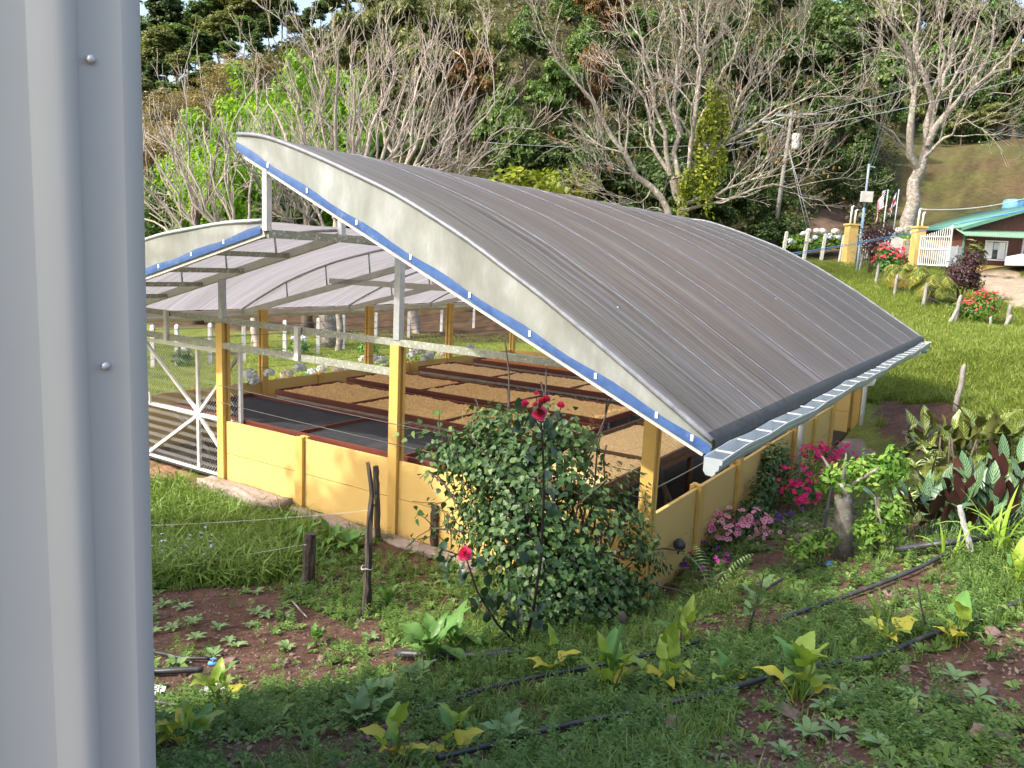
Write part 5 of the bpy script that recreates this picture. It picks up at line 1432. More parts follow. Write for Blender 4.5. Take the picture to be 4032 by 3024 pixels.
def blade_mesh(name, mat, *a, **k):
    V, F, o, n = blade(*a, **k)
    me = npmesh(name, V, np.array(F), True, mat)
    uvl = me.uv_layers.new(name='UVMap')
    vu = np.zeros((len(V), 2), np.float32)
    for i in range(n + 1):
        for j in range(5): vu[o + i * 5 + j] = (j / 4, i / n)
    idx = np.empty(len(me.loops), np.int32); me.loops.foreach_get('vertex_index', idx)
    uvl.data.foreach_set('uv', vu[idx].ravel())
    return me
ell = lambda t: max(.02, math.sin(math.pi * min(1, t ** .85)) ** .8)
lanc = lambda t: max(.02, math.sin(math.pi * t ** .7) ** .9)
heart = lambda t: max(.02, (1 - t) ** .75 * (1.0 if t > .12 else .62 + 3.1 * t))
strap = lambda t: max(.03, (1 - t ** 3) * (.6 + .4 * min(1, t * 5)))
def stripe_leaf(name, dark, pale, under, freq=16, slant=1.3, width=.5, vein=None):
    "leaf with feathered bands either side of the midrib; other colour on its underside"
    m, nt, b = _new(name)
    uv = node(nt, 'ShaderNodeUVMap', uv_map='UVMap')
    sx = node(nt, 'ShaderNodeSeparateXYZ'); lk(nt, uv.outputs[0], sx.inputs[0])
    def mth(op, a, c=None):
        q = node(nt, 'ShaderNodeMath', operation=op)
        for k, val in enumerate((a, c)):
            if val is None: continue
            if isinstance(val, (int, float)): q.inputs[k].default_value = val
            else: lk(nt, val, q.inputs[k])
        return q.outputs[0]
    ax = mth('ABSOLUTE', mth('SUBTRACT', sx.outputs[0], .5))
    ph = mth('MULTIPLY', mth('SUBTRACT', sx.outputs[1], mth('MULTIPLY', ax, slant * .35)), freq * 6.283)
    f = mth('GREATER_THAN', mth('SINE', ph), width)
    col = mixc(nt, f, dark, pale)
    mid = mth('LESS_THAN', ax, .03)
    col = mixc(nt, mid, col, vein or pale)
    g = node(nt, 'ShaderNodeNewGeometry')
    oi = node(nt, 'ShaderNodeObjectInfo')
    hs = node(nt, 'ShaderNodeHueSaturation'); mr = node(nt, 'ShaderNodeMapRange'); mr.inputs['To Min'].default_value = .7; mr.inputs['To Max'].default_value = 1.3
    lk(nt, oi.outputs['Random'], mr.inputs[0]); lk(nt, mr.outputs[0], hs.inputs['Value'])
    col = mixc(nt, g.outputs['Backfacing'], col, under)
    lk(nt, col, hs.inputs['Color']); lk(nt, hs.outputs[0], b.inputs['Base Color'])
    b.inputs['Roughness'].default_value = .38; b.inputs['Specular IOR Level'].default_value = .4
    MATS[name] = m
    return m
m_cala = stripe_leaf('striped_calathea_leaf', (.028, .066, .026), (.13, .22, .10), (.060, .022, .020), 9, 1.6, .05)
m_crot = stripe_leaf('yellow_veined_croton_leaf', (.035, .070, .018), (.22, .24, .045), (.11, .115, .035), 8, 1.4, .55, (.34, .32, .06))
def plant(name, label, cat, pos, leaves, group=None, rz=0.0):
    "leaves: list of (mesh, yaw, tilt, scale, dx, dy, dz)"
    t = empty(name, label, cat, pos, rz, group)
    for me, yaw, tilt, s, dx, dy, dz in leaves:
        o = obj('leaf', me, None, t, (dx, dy, dz), None, s)
        o.rotation_euler = (tilt, 0, yaw)
    return t
rp = random.Random(5)
def ring(meshes, n, tilt0, tilt1, s0, s1, spread=.03, dz=0.0, yaw0=0, yaw1=6.283):
    out = []
    for i in range(n):
        y = yaw0 + (yaw1 - yaw0) * (i + rp.uniform(-.3, .3)) / n
        out.append((rp.choice(meshes), y, rp.uniform(tilt0, tilt1), rp.uniform(s0, s1), rp.uniform(-spread, spread), rp.uniform(-spread, spread), dz))
    return out
# --- arum lilies
AR = [blade_mesh('leaf', m, .20, .15, heart, cu, fo, 8, pe, le, .25, k) for k, (m, cu, fo, pe, le) in enumerate([(l_arum, .9, .35, .22, .45), (l_arum, .4, .5, .30, .25), (l_arum, 1.3, .25, .18, .7), (l_arumy, 1.0, .4, .15, .9), (l_dock, .8, .3, .22, .6)])]
def arum(u, v, n, s, label, yellow=.2, stalk=False):
    p = G(u, v)
    L = []
    n = int(n * 1.3)
    for i in range(n):
        me = AR[3] if rp.random() < yellow else rp.choice([AR[0], AR[1], AR[2], AR[0], AR[1], AR[4]])
        L.append((me, 6.283 * i / n + rp.uniform(-.8, .8), rp.uniform(-.3, .25), s * rp.uniform(.55, 1.05), rp.uniform(-.04, .04), rp.uniform(-.04, .04), -.01))
    t = plant('arum_plant', label, 'arum plant', p, L, 'arum lilies in the foreground')
    if stalk:
        MB().tube([(0, .0, 0), (.02, -.02, .25), (.06, -.03, .52)], [.018, .015, .012], 7).build('flower_stalk', l_dock, t)
        MB().lathe([(.005, 0), (.022, .02), (.026, .05), (.012, .075), (.004, .08)], 8).build('withered_flower', m_bark2, t, (.06, -.03, .51))
    return t
arum(2385, 2760, 9, 1.15, 'large arum plant with a tall withered flower stalk at centre foreground', .15, True)
arum(2620, 2720, 8, .95, 'arum plant with broad pale leaves right of the stalked arum', .25)
arum(3150, 2760, 10, 1.0, 'yellow green arum plant beside the lower pipe right of centre', .2)
arum(3480, 2560, 6, .95, 'small bright arum with upright leaves between the pipes', .3)
arum(3740, 2540, 7, .9, 'yellowing arum on the lower pipe near the right', .5)
arum(870, 2790, 5, 1.05, 'arum with one tall yellow leaf by the white tile pieces', .4)
arum(740, 2960, 10, .85, 'leafy arum at the bottom left beside the white wall', .25)
arum(1560, 3000, 9, .8, 'low arum cut by the bottom edge at centre left', .3)
arum(2690, 2560, 7, .8, 'dark green arum on the upper pipe at centre right', .0)
arum(4010, 2340, 8, .85, 'arum cut by the right edge beside the lower pipe', .2)
arum(2860, 2700, 4, .7, 'tiny arum with one pale leaf left of the yellow green arum', .3)
arum(2170, 2660, 4, .8, 'thin arum with one yellow leaf left of the stalked arum', .5)
arum(1780, 2980, 6, .75, 'small yellow leaved arum at the bottom, right of the low arum', .6)
# --- docks and broad leaved weeds
DK = [blade_mesh('leaf', l_dock, .24, .085, lanc, cu, .25, 8, .08, le, .35, k) for k, (cu, le) in enumerate([(.8, .5), (1.1, .8), (.5, .35), (1.3, 1.0)])]
DG = [blade_mesh('leaf', l_weedg, .15, .11, heart, .7, .2, 7, .10, .7, .3, k) for k in range(3)]
def dock(u, v, n, s, label, ms=None):
    return plant('broad_leaved_weed', label, 'weed', G(u, v), ring(ms or DK, n, -.2, .25, .7 * s, 1.15 * s, .04), 'broad leaved weeds')
dock(1700, 2610, 14, 1.35, 'big dock with wavy leaves left of the rose bush foot')
dock(1790, 2560, 10, 1.2, 'dock behind the big wavy dock')
for k, (u, v, s, lb) in enumerate([(1010, 2090, 1.0, 'dock at the left end of the row under the yellow wall'), (1110, 2120, 1.15, 'second dock of the row under the yellow wall'), (1200, 2150, 1.2, 'tall dock behind the tied stump'), (1300, 2150, 1.25, 'dock under the yellow wall left of the forked stick'), (1380, 2170, 1.1, 'dock at the right end of the row, at the forked stick'), (1150, 2180, 1.0, 'low dock in front of the row left of the stump')]):
    dock(u, v, 11, s, lb)
dock(1520, 2390, 9, .8, 'weed clump at the foot of the forked stick')
dock(1250, 2540, 8, .6, 'small leafy weed on the bare soil at left')
dock(1480, 2800, 9, 1.0, 'grey green broad leaved weed at the edge of the bare soil', DG)
dock(1640, 2700, 7, .9, 'grey green weed below the big dock', DG)
dock(1430, 2860, 6, .9, 'grey green weed with one large leaf at bottom left', DG)
dock(2010, 2930, 10, .8, 'leafy upright weed at the bottom centre', DG)
# tall weed with stem
p = G(2945, 2500)
t = plant('tall_weed', 'tall weed with stalked lobed leaves right of centre', 'weed', p, [(rp.choice(DG), a, .1, .85, .012 * k, 0, .06 + .045 * k) for k, a in enumerate((0, 2.1, 4.2, .9, 3.1, 5.2, 1.6))])
MB().tube([(0, 0, -.03), (.03, 0, .2), (.07, 0, .46)], [.010, .008, .005], 6).build('stem', m_dpost, t)
# plantain rosettes on bare soil
PLN = [blade_mesh('leaf', l_weedg, .085, .034, ell, .9, .2, 6, .02, 1.0, .1, k) for k in range(3)]
for k, (u, v) in enumerate([(640, 2390), (720, 2400), (600, 2500), (680, 2480), (770, 2520), (860, 2480), (900, 2530), (1010, 2420), (1050, 2430), (930, 2550), (840, 2590), (760, 2460), (1120, 2430), (690, 2620), (590, 2430), (985, 2470), (1130, 2560), (1460, 2520), (1170, 2320), (1010, 2340), (3250, 2800), (3330, 2760), (3420, 2790), (3180, 2900), (3300, 2900), (3500, 2860), (3470, 2950), (3620, 2930), (3760, 2680), (3850, 2760), (3090, 2980), (3600, 2760)]):
    plant('rosette_weed', 'small green rosette weed on the bare soil ' + ('at left' if u < 2000 else 'at lower right'), 'weed', G(u, v), ring(PLN, 7, -.1, .2, .7, 1.2, .005), 'rosette weeds at left' if u < 2000 else 'rosette weeds at right')
# --- striped calathea, croton, cream edged plant, straps
CA = [blade_mesh('leaf', m_cala, .30, .105, ell, cu, .15, 9, pe, le, .05, k) for k, (cu, pe, le) in enumerate([(.35, .26, .15), (.7, .30, .3), (-.2, .32, .12), (1.0, .24, .4), (.2, .36, .05)])]
L = []
cp0 = G(3800, 2130)
for (u, v, n) in [(3640, 2110, 14), (3720, 2130, 17), (3800, 2130, 19), (3880, 2120, 18), (3960, 2090, 16), (4040, 2060, 14), (3700, 2040, 15), (3850, 2030, 18), (3970, 2000, 15), (4060, 1980, 11), (3560, 2120, 8)]:
    q = G(u, v) - cp0
    for i in range(n):
        L.append((rp.choice(CA), rp.uniform(0, 6.28), rp.uniform(-.55, .1), rp.uniform(.75, 1.2), q.x + rp.uniform(-.15, .15), q.y + rp.uniform(-.15, .15), q.z - .02))
plant('striped_leaf_plant', 'dense clump of silver striped leaves with maroon undersides at right', 'plant', cp0, L)
CR = [blade_mesh('leaf', m_crot, .36, .13, ell, cu, .2, 8, .06, le, .2, k) for k, (cu, le) in enumerate([(.6, .5), (1.0, .8), (.4, .3), (1.3, 1.1)])]
L = []; cp1 = G(3800, 1830)
for (u, v, n) in [(3680, 1830, 22), (3760, 1810, 28), (3840, 1800, 28), (3920, 1820, 22), (3600, 1840, 16)]:
    q = G(u, v) - cp1
    for i in range(n):
        h = rp.uniform(0, .42)
        L.append((rp.choice(CR), rp.uniform(0, 6.28), rp.uniform(-.3, .5), rp.uniform(.8, 1.2), q.x + rp.uniform(-.2, .2), q.y + rp.uniform(-.2, .2), q.z + h))
t = plant('croton_bush', 'yellow veined broad leaved bush behind the striped plant, near the meadow post', 'bush', cp1, L)
for k in range(5):
    sx_ = rp.uniform(-.5, .5); MB().tube([(sx_, rp.uniform(-.1, .1), -.05), (sx_ + rp.uniform(-.08, .08), rp.uniform(-.1, .1), .35)], .012, 6).build('stem', m_bark2, t)
SPD = [blade_mesh('leaf', l_spider, .17, .03, strap, cu, .3, 5, 0, .5, 0, k) for k, cu in enumerate((.7, 1.1, 1.5))]
L = []; cp2 = G(3560, 1990)
for (u, v, h) in [(3500, 1960, .15), (3540, 1900, .35), (3590, 1860, .45), (3640, 1830, .55), (3560, 1960, .25), (3520, 2030, .1), (3620, 1930, .4), (3650, 1880, .6), (3480, 2010, .05), (3580, 2040, .15), (3900, 1900, .15), (3960, 1880, .2), (4010, 1890, .2), (3540, 2110, .02), (3500, 2080, .05), (3840, 1880, .25)]:
    q = G(u, v + 60) - cp2
    for i in range(13):
        L.append((rp.choice(SPD), 6.283 * i / 13 + rp.uniform(-.3, .3), rp.uniform(-.45, .35), rp.uniform(.75, 1.15), q.x, q.y, q.z + h * .6))
plant('cream_edged_plant', 'cream and green narrow leaved plant beside the striped leaves', 'plant', cp2, L)
STR = [blade_mesh('leaf', l_iris, .5, .035, strap, cu, .25, 8, 0, le, 0, k) for k, (cu, le) in enumerate(((.9, .25), (1.5, .4), (.5, .15), (2.0, .5)))]
plant('strap_leaf_plant', 'bright yellow green strap leaved plant at the right edge', 'plant', G(3950, 2170), ring(STR, 16, -.3, .2, .7, 1.2, .08) + ring(STR, 10, -.2, .2, .7, 1.1, .25))
plant('strap_leaf_plant', 'small strap leaved plant by the cut bamboo stake', 'plant', G(3730, 2200), ring(STR, 12, -.2, .3, .4, .75, .06))
# --- masses of small leaves
HEART = np.array([(0, 0, 0), (.34, .10, .05), (.40, .38, .07), (0, 1.0, -.08), (-.40, .38, .07), (-.34, .10, .05), (0, .35, -.03)])
HEARTF = np.array([(0, 1, 6), (1, 2, 6), (2, 3, 6), (3, 4, 6), (4, 5, 6), (5, 0, 6)])
OVAL = np.array([(0, 0, 0), (.24, .45, .06), (0, 1, -.04), (-.24, .45, .06)]); OVALF = np.array([(0, 1, 2, 3)])
def outlook(P, N, rng, hang=.5):
    "leaf frames: y (tip) hangs outward and down, z follows the outward normal"
    n = N / (np.linalg.norm(N, axis=1)[:, None] + 1e-9)
    y = n * .5 + rng.normal(size=n.shape) * .5 + np.array([0, 0, -hang])
    y -= (y * n).sum(1)[:, None] * n; y /= np.linalg.norm(y, axis=1)[:, None] + 1e-9
    x = np.cross(y, n)
    return np.stack([x, y, n], 2)
def mass(name, blobs, n, size, T, F, mat, rng, hang=.5, shell=(.72, 1.04), low=-.5, parent=None, off=(0, 0, 0), jit=.35, hole=0.0):
    P = []; N = []
    tot = sum(b[3] * b[4] for b in blobs)
    for (x, y, z, rx, rz) in blobs:
        k = int(n * rx * rz / tot)
        d = rng.normal(size=(k * 2, 3)); d /= np.linalg.norm(d, axis=1)[:, None]; d = d[d[:, 2] > low][:k]
        c = np.array([x, y, z]) + d * np.array([rx, rx, rz]) * (rng.uniform(shell[0], shell[1], len(d)) + .10 * np.sin(7 * d[:, 0] + 5 * d[:, 2] + x * 9))[:, None]
        P.append(c); N.append(d + rng.normal(size=d.shape) * jit + np.array([0, 0, .35]))
    P = np.concatenate(P) - np.array(off); N = np.concatenate(N)
    if hole:
        kk = (vnoise(P[:, 0] * 4.5 + P[:, 1] * 3, P[:, 2] * 4.5, 5) > hole) | (rng.random(len(P)) < .12)
        P, N = P[kk], N[kk]
    V, FF = stamp(T, F, P, outlook(P, N, rng, hang), rng.uniform(.6, 1.25, len(P)) * size)
    return props(obj(name, npmesh(name, V, FF, False, mat), None, parent), kind='stuff'), P
rv = np.random.default_rng(77)
# vine covered bush in front of the gable
def wb(u, v, d, rx, rz): p = at(u, v, d); return (p.x, p.y, p.z, rx, rz)
bl = [wb(2130, 1900, 6.7, .62, .62), wb(1960, 1830, 6.8, .50, .42), wb(2290, 2050, 6.6, .55, .55), wb(2110, 2200, 6.4, .66, .52), wb(2400, 2200, 6.7, .48, .48), wb(1830, 1790, 7.0, .36, .28), wb(2210, 1720, 6.7, .40, .30), wb(2330, 2330, 6.3, .50, .32), wb(2480, 2260, 6.8, .26, .34), wb(2050, 2040, 6.6, .55, .5), wb(2200, 2340, 6.2, .5, .3), wb(1960, 1660, 6.9, .3, .18), wb(1880, 2010, 7.0, .22, .35)]
b0 = G(2200, 2480)
bush = empty('vine_covered_bush', 'big dark green heart leaved bush in front of the yellow wall', 'bush', b0)
off = tuple(b0)
mass('foliage', bl, 15500, .058, HEART, HEARTF, l_vine, rv, .8, parent=bush, off=off, shell=(.45, 1.12), low=-.75, hole=.36)
sp = []
for k in range(70):
    b = bl[k % len(bl)]
    e = np.array(b[:3]) + rv.normal(size=3) * .35 * np.array([1, .6, 1])
    s = np.array([rv.uniform(-.3, .35), rv.uniform(-.1, .3), 0]) + np.array(off)
    sp.append(np.array([s + (e - s) * q + np.array([0, 0, .25 * math.sin(math.pi * q)]) + rv.normal(size=3) * .03 for q in np.linspace(0, 1, 6)]) - np.array(off))
props(obj('stems', stems_mesh('stems', [(np.array(sp), np.full((70, 6), .008), 4)], m_dpost), None, bush), kind='stuff')
# loose sprays of twigs and leaves left of the bush
P = []; tw = []
for k in range(46):
    s = np.array(at(rv.uniform(1720, 1930), rv.uniform(1750, 2160), 7.0)); e = s + np.array([rv.uniform(-.5, .12), rv.uniform(-.15, .15), rv.uniform(-.15, .38)])
    q = np.array([s + (e - s) * t + np.array([0, 0, .1 * math.sin(3.1 * t)]) + rv.normal(size=3) * .02 for t in np.linspace(0, 1, 6)])
    tw.append(q - np.array(off)); P += [q[i] + rv.normal(size=3) * .03 for i in (2, 3, 4, 5)] 
props(obj('twigs', stems_mesh('twigs', [(np.array(tw), np.full((46, 6), .0045), 4)], m_bark2), None, bush), kind='stuff')
P = np.array(P) - np.array(off)
V, FF = stamp(HEART, HEARTF, P, outlook(P, rv.normal(size=P.shape) + np.array([0, -.6, .4]), rv, .8), rv.uniform(.04, .08, len(P)))
props(obj('loose_leaves', npmesh('loose_leaves', V, FF, False, l_vine), None, bush), kind='stuff')
# --- roses
def rose_mesh(r, openness, seed):
    rg = random.Random(seed); V = []; F = []
    for k in range(26):
        q = k / 25; a = k * 2.4
        rr = r * (.12 + .88 * q) * openness; hgt = r * (1.15 - .55 * q * openness); wid = r * (.6 + .9 * q); flare = .15 + .75 * q * openness
        c = Vector((math.cos(a), math.sin(a), 0)); tdir = Vector((-math.sin(a), math.cos(a), 0))
        o = len(V)
        for i in range(4):
            t = i / 3
            for j in (-1, -.5, .0, .5, 1):
                bend = (1 - j * j) * .0 + j * j * -.35
                p = c * (rr * (.35 + .65 * t) + flare * r * .5 * t * t + bend * wid * .35) + tdir * (j * wid * .55 * math.sin(math.pi * (.25 + .6 * t))) + Vector((0, 0, -r * .4 + hgt * t - abs(j) * t * r * .12 - q * openness * t * t * r * .35))
                V.append(tuple(p))
        for i in range(3):
            for j in range(4): F.append((o + i * 5 + j, o + i * 5 + j + 1, o + i * 5 + j + 6, o + i * 5 + j + 5))
    return npmesh('rose_flower', V, np.array(F), True, f_rose)
R_open = rose_mesh(.052, .8, 1); R_half = rose_mesh(.038, .5, 2); R_bud = rose_mesh(.026, .25, 3)
rd = 5.4
base = G(2080, 2545)
rose = empty('rose_bush', 'tall rose with a cluster of red pink blooms before the vine covered bush', 'rose bush', base)
def rel(u, v, d): return at(u, v, d) - base
def stem(pts, r0, r1, par, mat=m_dpost, n=6): return MB().tube(pts, [r0 + (r1 - r0) * i / (len(pts) - 1) for i in range(len(pts))], n).build('stem', mat, par)
m_rstem = M('dark_rose_stem', (.045, .025, .02), (.03, .02, .015), rough=.6)
main = [(2060, 2560), (2100, 2400), (2130, 2200), (2140, 2000), (2140, 1850), (2136, 1720), (2128, 1640)]
stem([rel(u, v, rd) for u, v in main], .014, .007, rose, m_rstem)
stem([rel(2136, 1760, rd), rel(2180, 1690, rd), rel(2208, 1605, rd)], .006, .004, rose, m_rstem)
stem([rel(2134, 1700, rd), rel(2100, 1640, rd), rel(2068, 1600, rd)], .005, .004, rose, m_rstem)
stem([rel(2128, 1640, rd), rel(2115, 1590, rd), rel(2112, 1560, rd)], .005, .004, rose, m_rstem)
stem([rel(2060, 2560, rd), rel(1960, 2460, rd), rel(1880, 2330, rd), rel(1836, 2200, rd)], .011, .006, rose, m_rstem)
stem([rel(2070, 2560, rd), rel(2040, 2480, rd), rel(2040, 2380, rd)], .009, .006, rose, m_rstem)
for me, u, v, rot in ((R_open, 2126, 1628, (R(62), 0, R(10))), (R_half, 2135, 1580, (R(40), 0, R(-30))), (R_half, 2112, 1596, (R(45), R(-20), 0)), (R_half, 2152, 1570, (R(20), R(10), 0)), (R_bud, 2112, 1548, (0, R(-5), 0)), (R_half, 2067, 1588, (R(10), R(-15), 0)), (R_half, 2208, 1594, (R(10), R(15), 0)), (R_open, 1832, 2180, (R(60), R(-20), R(30)))):
    obj('rose_flower', me, None, rose, rel(u, v, rd - .03), rot)
RL = [blade_mesh('leaf', l_rose, .09, .06, ell, .5, .2, 6, .02, .9, .1, k, pr_=.002) for k in range(3)]
for (u, v) in main[1:-1] + [(2180, 1690), (2100, 1650), (1960, 2460), (1900, 2360), (1860, 2270), (2040, 2430), (1790, 2260), (1760, 2240), (1930, 2420), (2020, 2500), (2120, 2480)]:
    for k in range(9):
        o = obj('leaf', rp.choice(RL), None, rose, rel(u + rp.uniform(-60, 60), v + rp.uniform(-60, 60), rd + rp.uniform(-.12, .12)), (rp.uniform(-.3, 1.1), rp.uniform(-.6, .6), rp.uniform(0, 6.28)), rp.uniform(.7, 1.25))
# --- petunias
def petal_flower(r, mat, thr):
    V = [(0, 0, -.25 * r)]; F = []; mi = []
    n = 15
    for k in range(n):
        a = 2 * math.pi * k / n; V.append((.26 * r * math.cos(a), .26 * r * math.sin(a), -.02 * r))
    for k in range(n):
        a = 2 * math.pi * k / n; q = r * (1.0 if k % 3 else .84); V.append((q * math.cos(a), q * math.sin(a), r * (.10 if k % 3 else .0)))
    for k in range(n):
        F.append((0, 1 + k, 1 + (k + 1) % n)); mi.append(1)
    F2 = [(1 + k, 1 + n + k, 1 + n + (k + 1) % n, 1 + (k + 1) % n) for k in range(n)]
    me = npmesh('flower', V, [np.array(F), np.array(F2)], False)
    me.materials.append(mat); me.materials.append(thr)
    me.polygons.foreach_set('material_index', [1] * n + [0] * n)
    return me
FP = petal_flower(.030, f_pink, f_throat); FM = petal_flower(.030, f_mag, f_throat); FU = petal_flower(.030, f_purp, f_throat); FV = petal_flower(.027, f_viol, f_throat); FW = petal_flower(.018, f_hyd, f_throat)
def petunia(label, blobs, counts, nleaf, base):
    t = empty('petunia_plant', label, 'petunia', base, 0, 'petunias along the right wall')
    ob = tuple(base)
    mass('foliage', blobs, nleaf, .042, OVAL, OVALF, l_vine, rv, .3, parent=t, off=ob, shell=(.6, 1.0), low=-.1)
    for me, n in counts:
        for k in range(n):
            b = blobs[int(rv.integers(0, len(blobs)))]
            d = rv.normal(size=3); d[2] = abs(d[2]) * .8 + .15; d[1] -= .55; d /= np.linalg.norm(d)
            p = np.array(b[:3]) + d * np.array([b[3], b[3], b[4]]) * rv.uniform(.92, 1.12) - np.array(ob)
            dd = Vector(d + rv.normal(size=3) * .3 + np.array([0, -.25, .15])).normalized()
            o = obj('flower', me, None, t, tuple(p), dd.to_track_quat('Z', 'Y').to_euler(), rv.uniform(.8, 1.25))
    return t
def gb(u, v, rx, rz, dz=.0): p = G(u, v); return (p.x, p.y, p.z + dz, rx, rz)
petunia('magenta red petunias massed against the right wall', [wb(3130, 1900, 10.2, .30, .25), wb(3220, 1850, 10.6, .36, .32), wb(3300, 1830, 10.8, .32, .3), wb(3150, 1965, 9.9, .26, .2), wb(3260, 1930, 10.2, .3, .25), wb(3230, 1800, 10.9, .28, .22)], [(FM, 240)], 1700, G(3230, 2000))
petunia('dark purple petunias between the pink and the magenta ones', [wb(3050, 2060, 9.4, .26, .16), wb(3140, 2060, 9.6, .28, .18), wb(3200, 2090, 9.3, .22, .15), wb(2990, 2050, 9.4, .18, .13)], [(FU, 95)], 1100, G(3100, 2090))
petunia('pale pink petunias at the front of the bed', [wb(2880, 2060, 8.9, .26, .17), wb(2970, 2060, 9.0, .28, .17), wb(3050, 2090, 8.9, .24, .13), wb(2840, 2100, 8.7, .22, .15), wb(2930, 2100, 8.7, .24, .13)], [(FP, 135), (FV, 12)], 1200, G(2950, 2140))
petunia('violet petunias with dry stems nearest the hose', [gb(2790, 2180, .20, .13, .03), gb(2740, 2230, .2, .12, .02), gb(2850, 2210, .18, .1, .02)], [(FV, 18), (FU, 5)], 700, G(2790, 2210))
props(mass('leafy_climber', [gb(3000, 2030, .18, .30, .30), gb(3030, 1990, .2, .38, .45), gb(2960, 2070, .2, .22, .15), gb(3050, 1980, .16, .3, .6)], 1500, .075, OVAL, OVALF, l_vine, rv, .6, low=-.8)[0], 'dark green leafy climber on the right wall behind the petunias', 'climber', kind='stuff')
# --- pruned tree with fresh shoots
p = G(3320, 2200)
t = empty('pruned_tree', 'short pale pruned trunk with fresh yellow green shoots, right of the petunias', 'tree', p)
MB().tube([(0, 0, -.1), (-.02, 0, .3), (-.06, .02, .62), (-.07, .02, .74)], [.095, .085, .08, .085], 10).build('trunk', m_lich, t)
for a, l in ((.3, .36), (2.6, .22), (1.2, .3), (4.2, .2), (5.4, .3), (.0, .42)):
    MB().tube([(-.06, .02, .68), (-.06 + .5 * l * math.cos(a), .02 + .5 * l * math.sin(a), .80), (-.06 + l * math.cos(a), .02 + l * math.sin(a), .95)], [.028, .02, .008], 6).build('branch', m_lich, t)
pb = (p.x - .06, p.y, p.z)
mass('foliage', [wb(3330, 1880, 7.1, .22, .15), wb(3430, 1860, 7.1, .26, .18), wb(3510, 1840, 7.1, .16, .2), wb(3260, 1900, 7.1, .16, .12)], 1250, .075, OVAL, OVALF, l_shrub, rv, -.4, parent=t, off=tuple(p), shell=(.2, 1.1), low=-.8)
for (u, v, h, n, lb) in [(3450, 2200, .55, 700, 'fresh green shrub between the pruned trunk and the striped leaves'), (3190, 2250, .42, 450, 'small fresh green shrub left of the pruned trunk')]:
    p = G(u, v); q = empty('young_shrub', lb, 'shrub', p)
    mass('foliage', [(p.x, p.y, p.z + h * .6, .2, h * .45), (p.x + .12, p.y, p.z + h * .8, .15, h * .3), (p.x - .1, p.y, p.z + h * .4, .14, h * .35)], n, .065, OVAL, OVALF, l_shrub, rv, -.2, parent=q, off=tuple(p), shell=(.2, 1.1), low=-.8)
    for k in range(4): MB().tube([(rp.uniform(-.03, .03), 0, -.03), (rp.uniform(-.15, .15), rp.uniform(-.1, .1), h)], .008, 5).build('stem', m_bark2, q)
# --- hydrangeas
def head_mesh(mat, seed):
    rg = np.random.default_rng(seed)
    d = rg.normal(size=(190, 3)); d /= np.linalg.norm(d, axis=1)[:, None]; d = d[d[:, 2] > -.45]
    P = d * np.array([.115, .115, .09]) * rg.uniform(.9, 1.08, len(d))[:, None]
    T = np.array([(-.5, -.5, 0), (.5, -.5, .12), (.5, .5, 0), (-.5, .5, .12)]); F = np.array([(0, 1, 2, 3)])
    V, FF = stamp(T, F, P, aim(d + rg.normal(size=d.shape) * .2, rg), rg.uniform(.028, .042, len(d)))
    return npmesh('flower_head', V, FF, False, mat)
HH = [head_mesh(f_hyd, 1), head_mesh(f_hyd, 2), head_mesh(f_hydp, 3)]
def hydrangea(label, p, heads, blobs, s=1.0, n=420, leafm=l_dock):
    t = empty('hydrangea', label, 'hydrangea', p, 0, 'hydrangeas')
    mass('foliage', blobs, n, .13 * s, OVAL, OVALF, leafm, rv, .2, parent=t, off=tuple(p), shell=(.4, 1.0), low=-.4)
    for q in heads:
        o = obj('flower_head', rp.choice(HH), None, t, Vector(q) - Vector(p), (rp.uniform(-.3, .3), rp.uniform(-.3, .3), rp.uniform(0, 6)), s * rp.uniform(.85, 1.15))
    return t
hyl = [(1.9, 'pale blue hydrangea behind the left wall beside the first yellow post', [(985, 1475), (1060, 1470), (1000, 1500)]), (3.0, 'hydrangea with one white blue ball left of the wall stub', [(1180, 1450), (1130, 1475)]), (4.3, 'white hydrangea behind the middle of the left wall', [(1265, 1455), (1300, 1440), (1330, 1455), (1230, 1470)]),
       (5.6, 'blue white hydrangea around the second yellow post', [(1430, 1415), (1470, 1410), (1500, 1420), (1360, 1450)]), (6.9, 'full white hydrangea right of the front middle post', [(1620, 1400), (1650, 1380), (1690, 1400), (1670, 1415), (1630, 1380)]), (8.0, 'blue white hydrangea at the third yellow post', [(1740, 1395), (1780, 1390), (1690, 1395), (1850, 1375)])]
for y, lb, hp in hyl:
    p = L2W(-2.95, y); p.z = gz(p.x, p.y)
    dd = p.y
    heads = [at(u, v, dd + .05) for u, v in hp]
    hydrangea(lb, p, heads, [(p.x, p.y, p.z + .42, .38, .42), (p.x - .3, p.y + .3, p.z + .35, .3, .35)])
for (u, v, lb) in [(1450, 1400, 'low green bush on the back lawn by the fence, at centre'), (1180, 1395, 'low green bush at the back fence near the thick trunk'), (720, 1440, 'flowering bush seen through the gate mesh')]:
    p = G(u, v, 14); hydrangea(lb, p, [p + Vector((rp.uniform(-.3, .3), 0, .5)) for _ in range(2)], [(p.x, p.y, p.z + .2, .35, .3)], 1.0, 260)
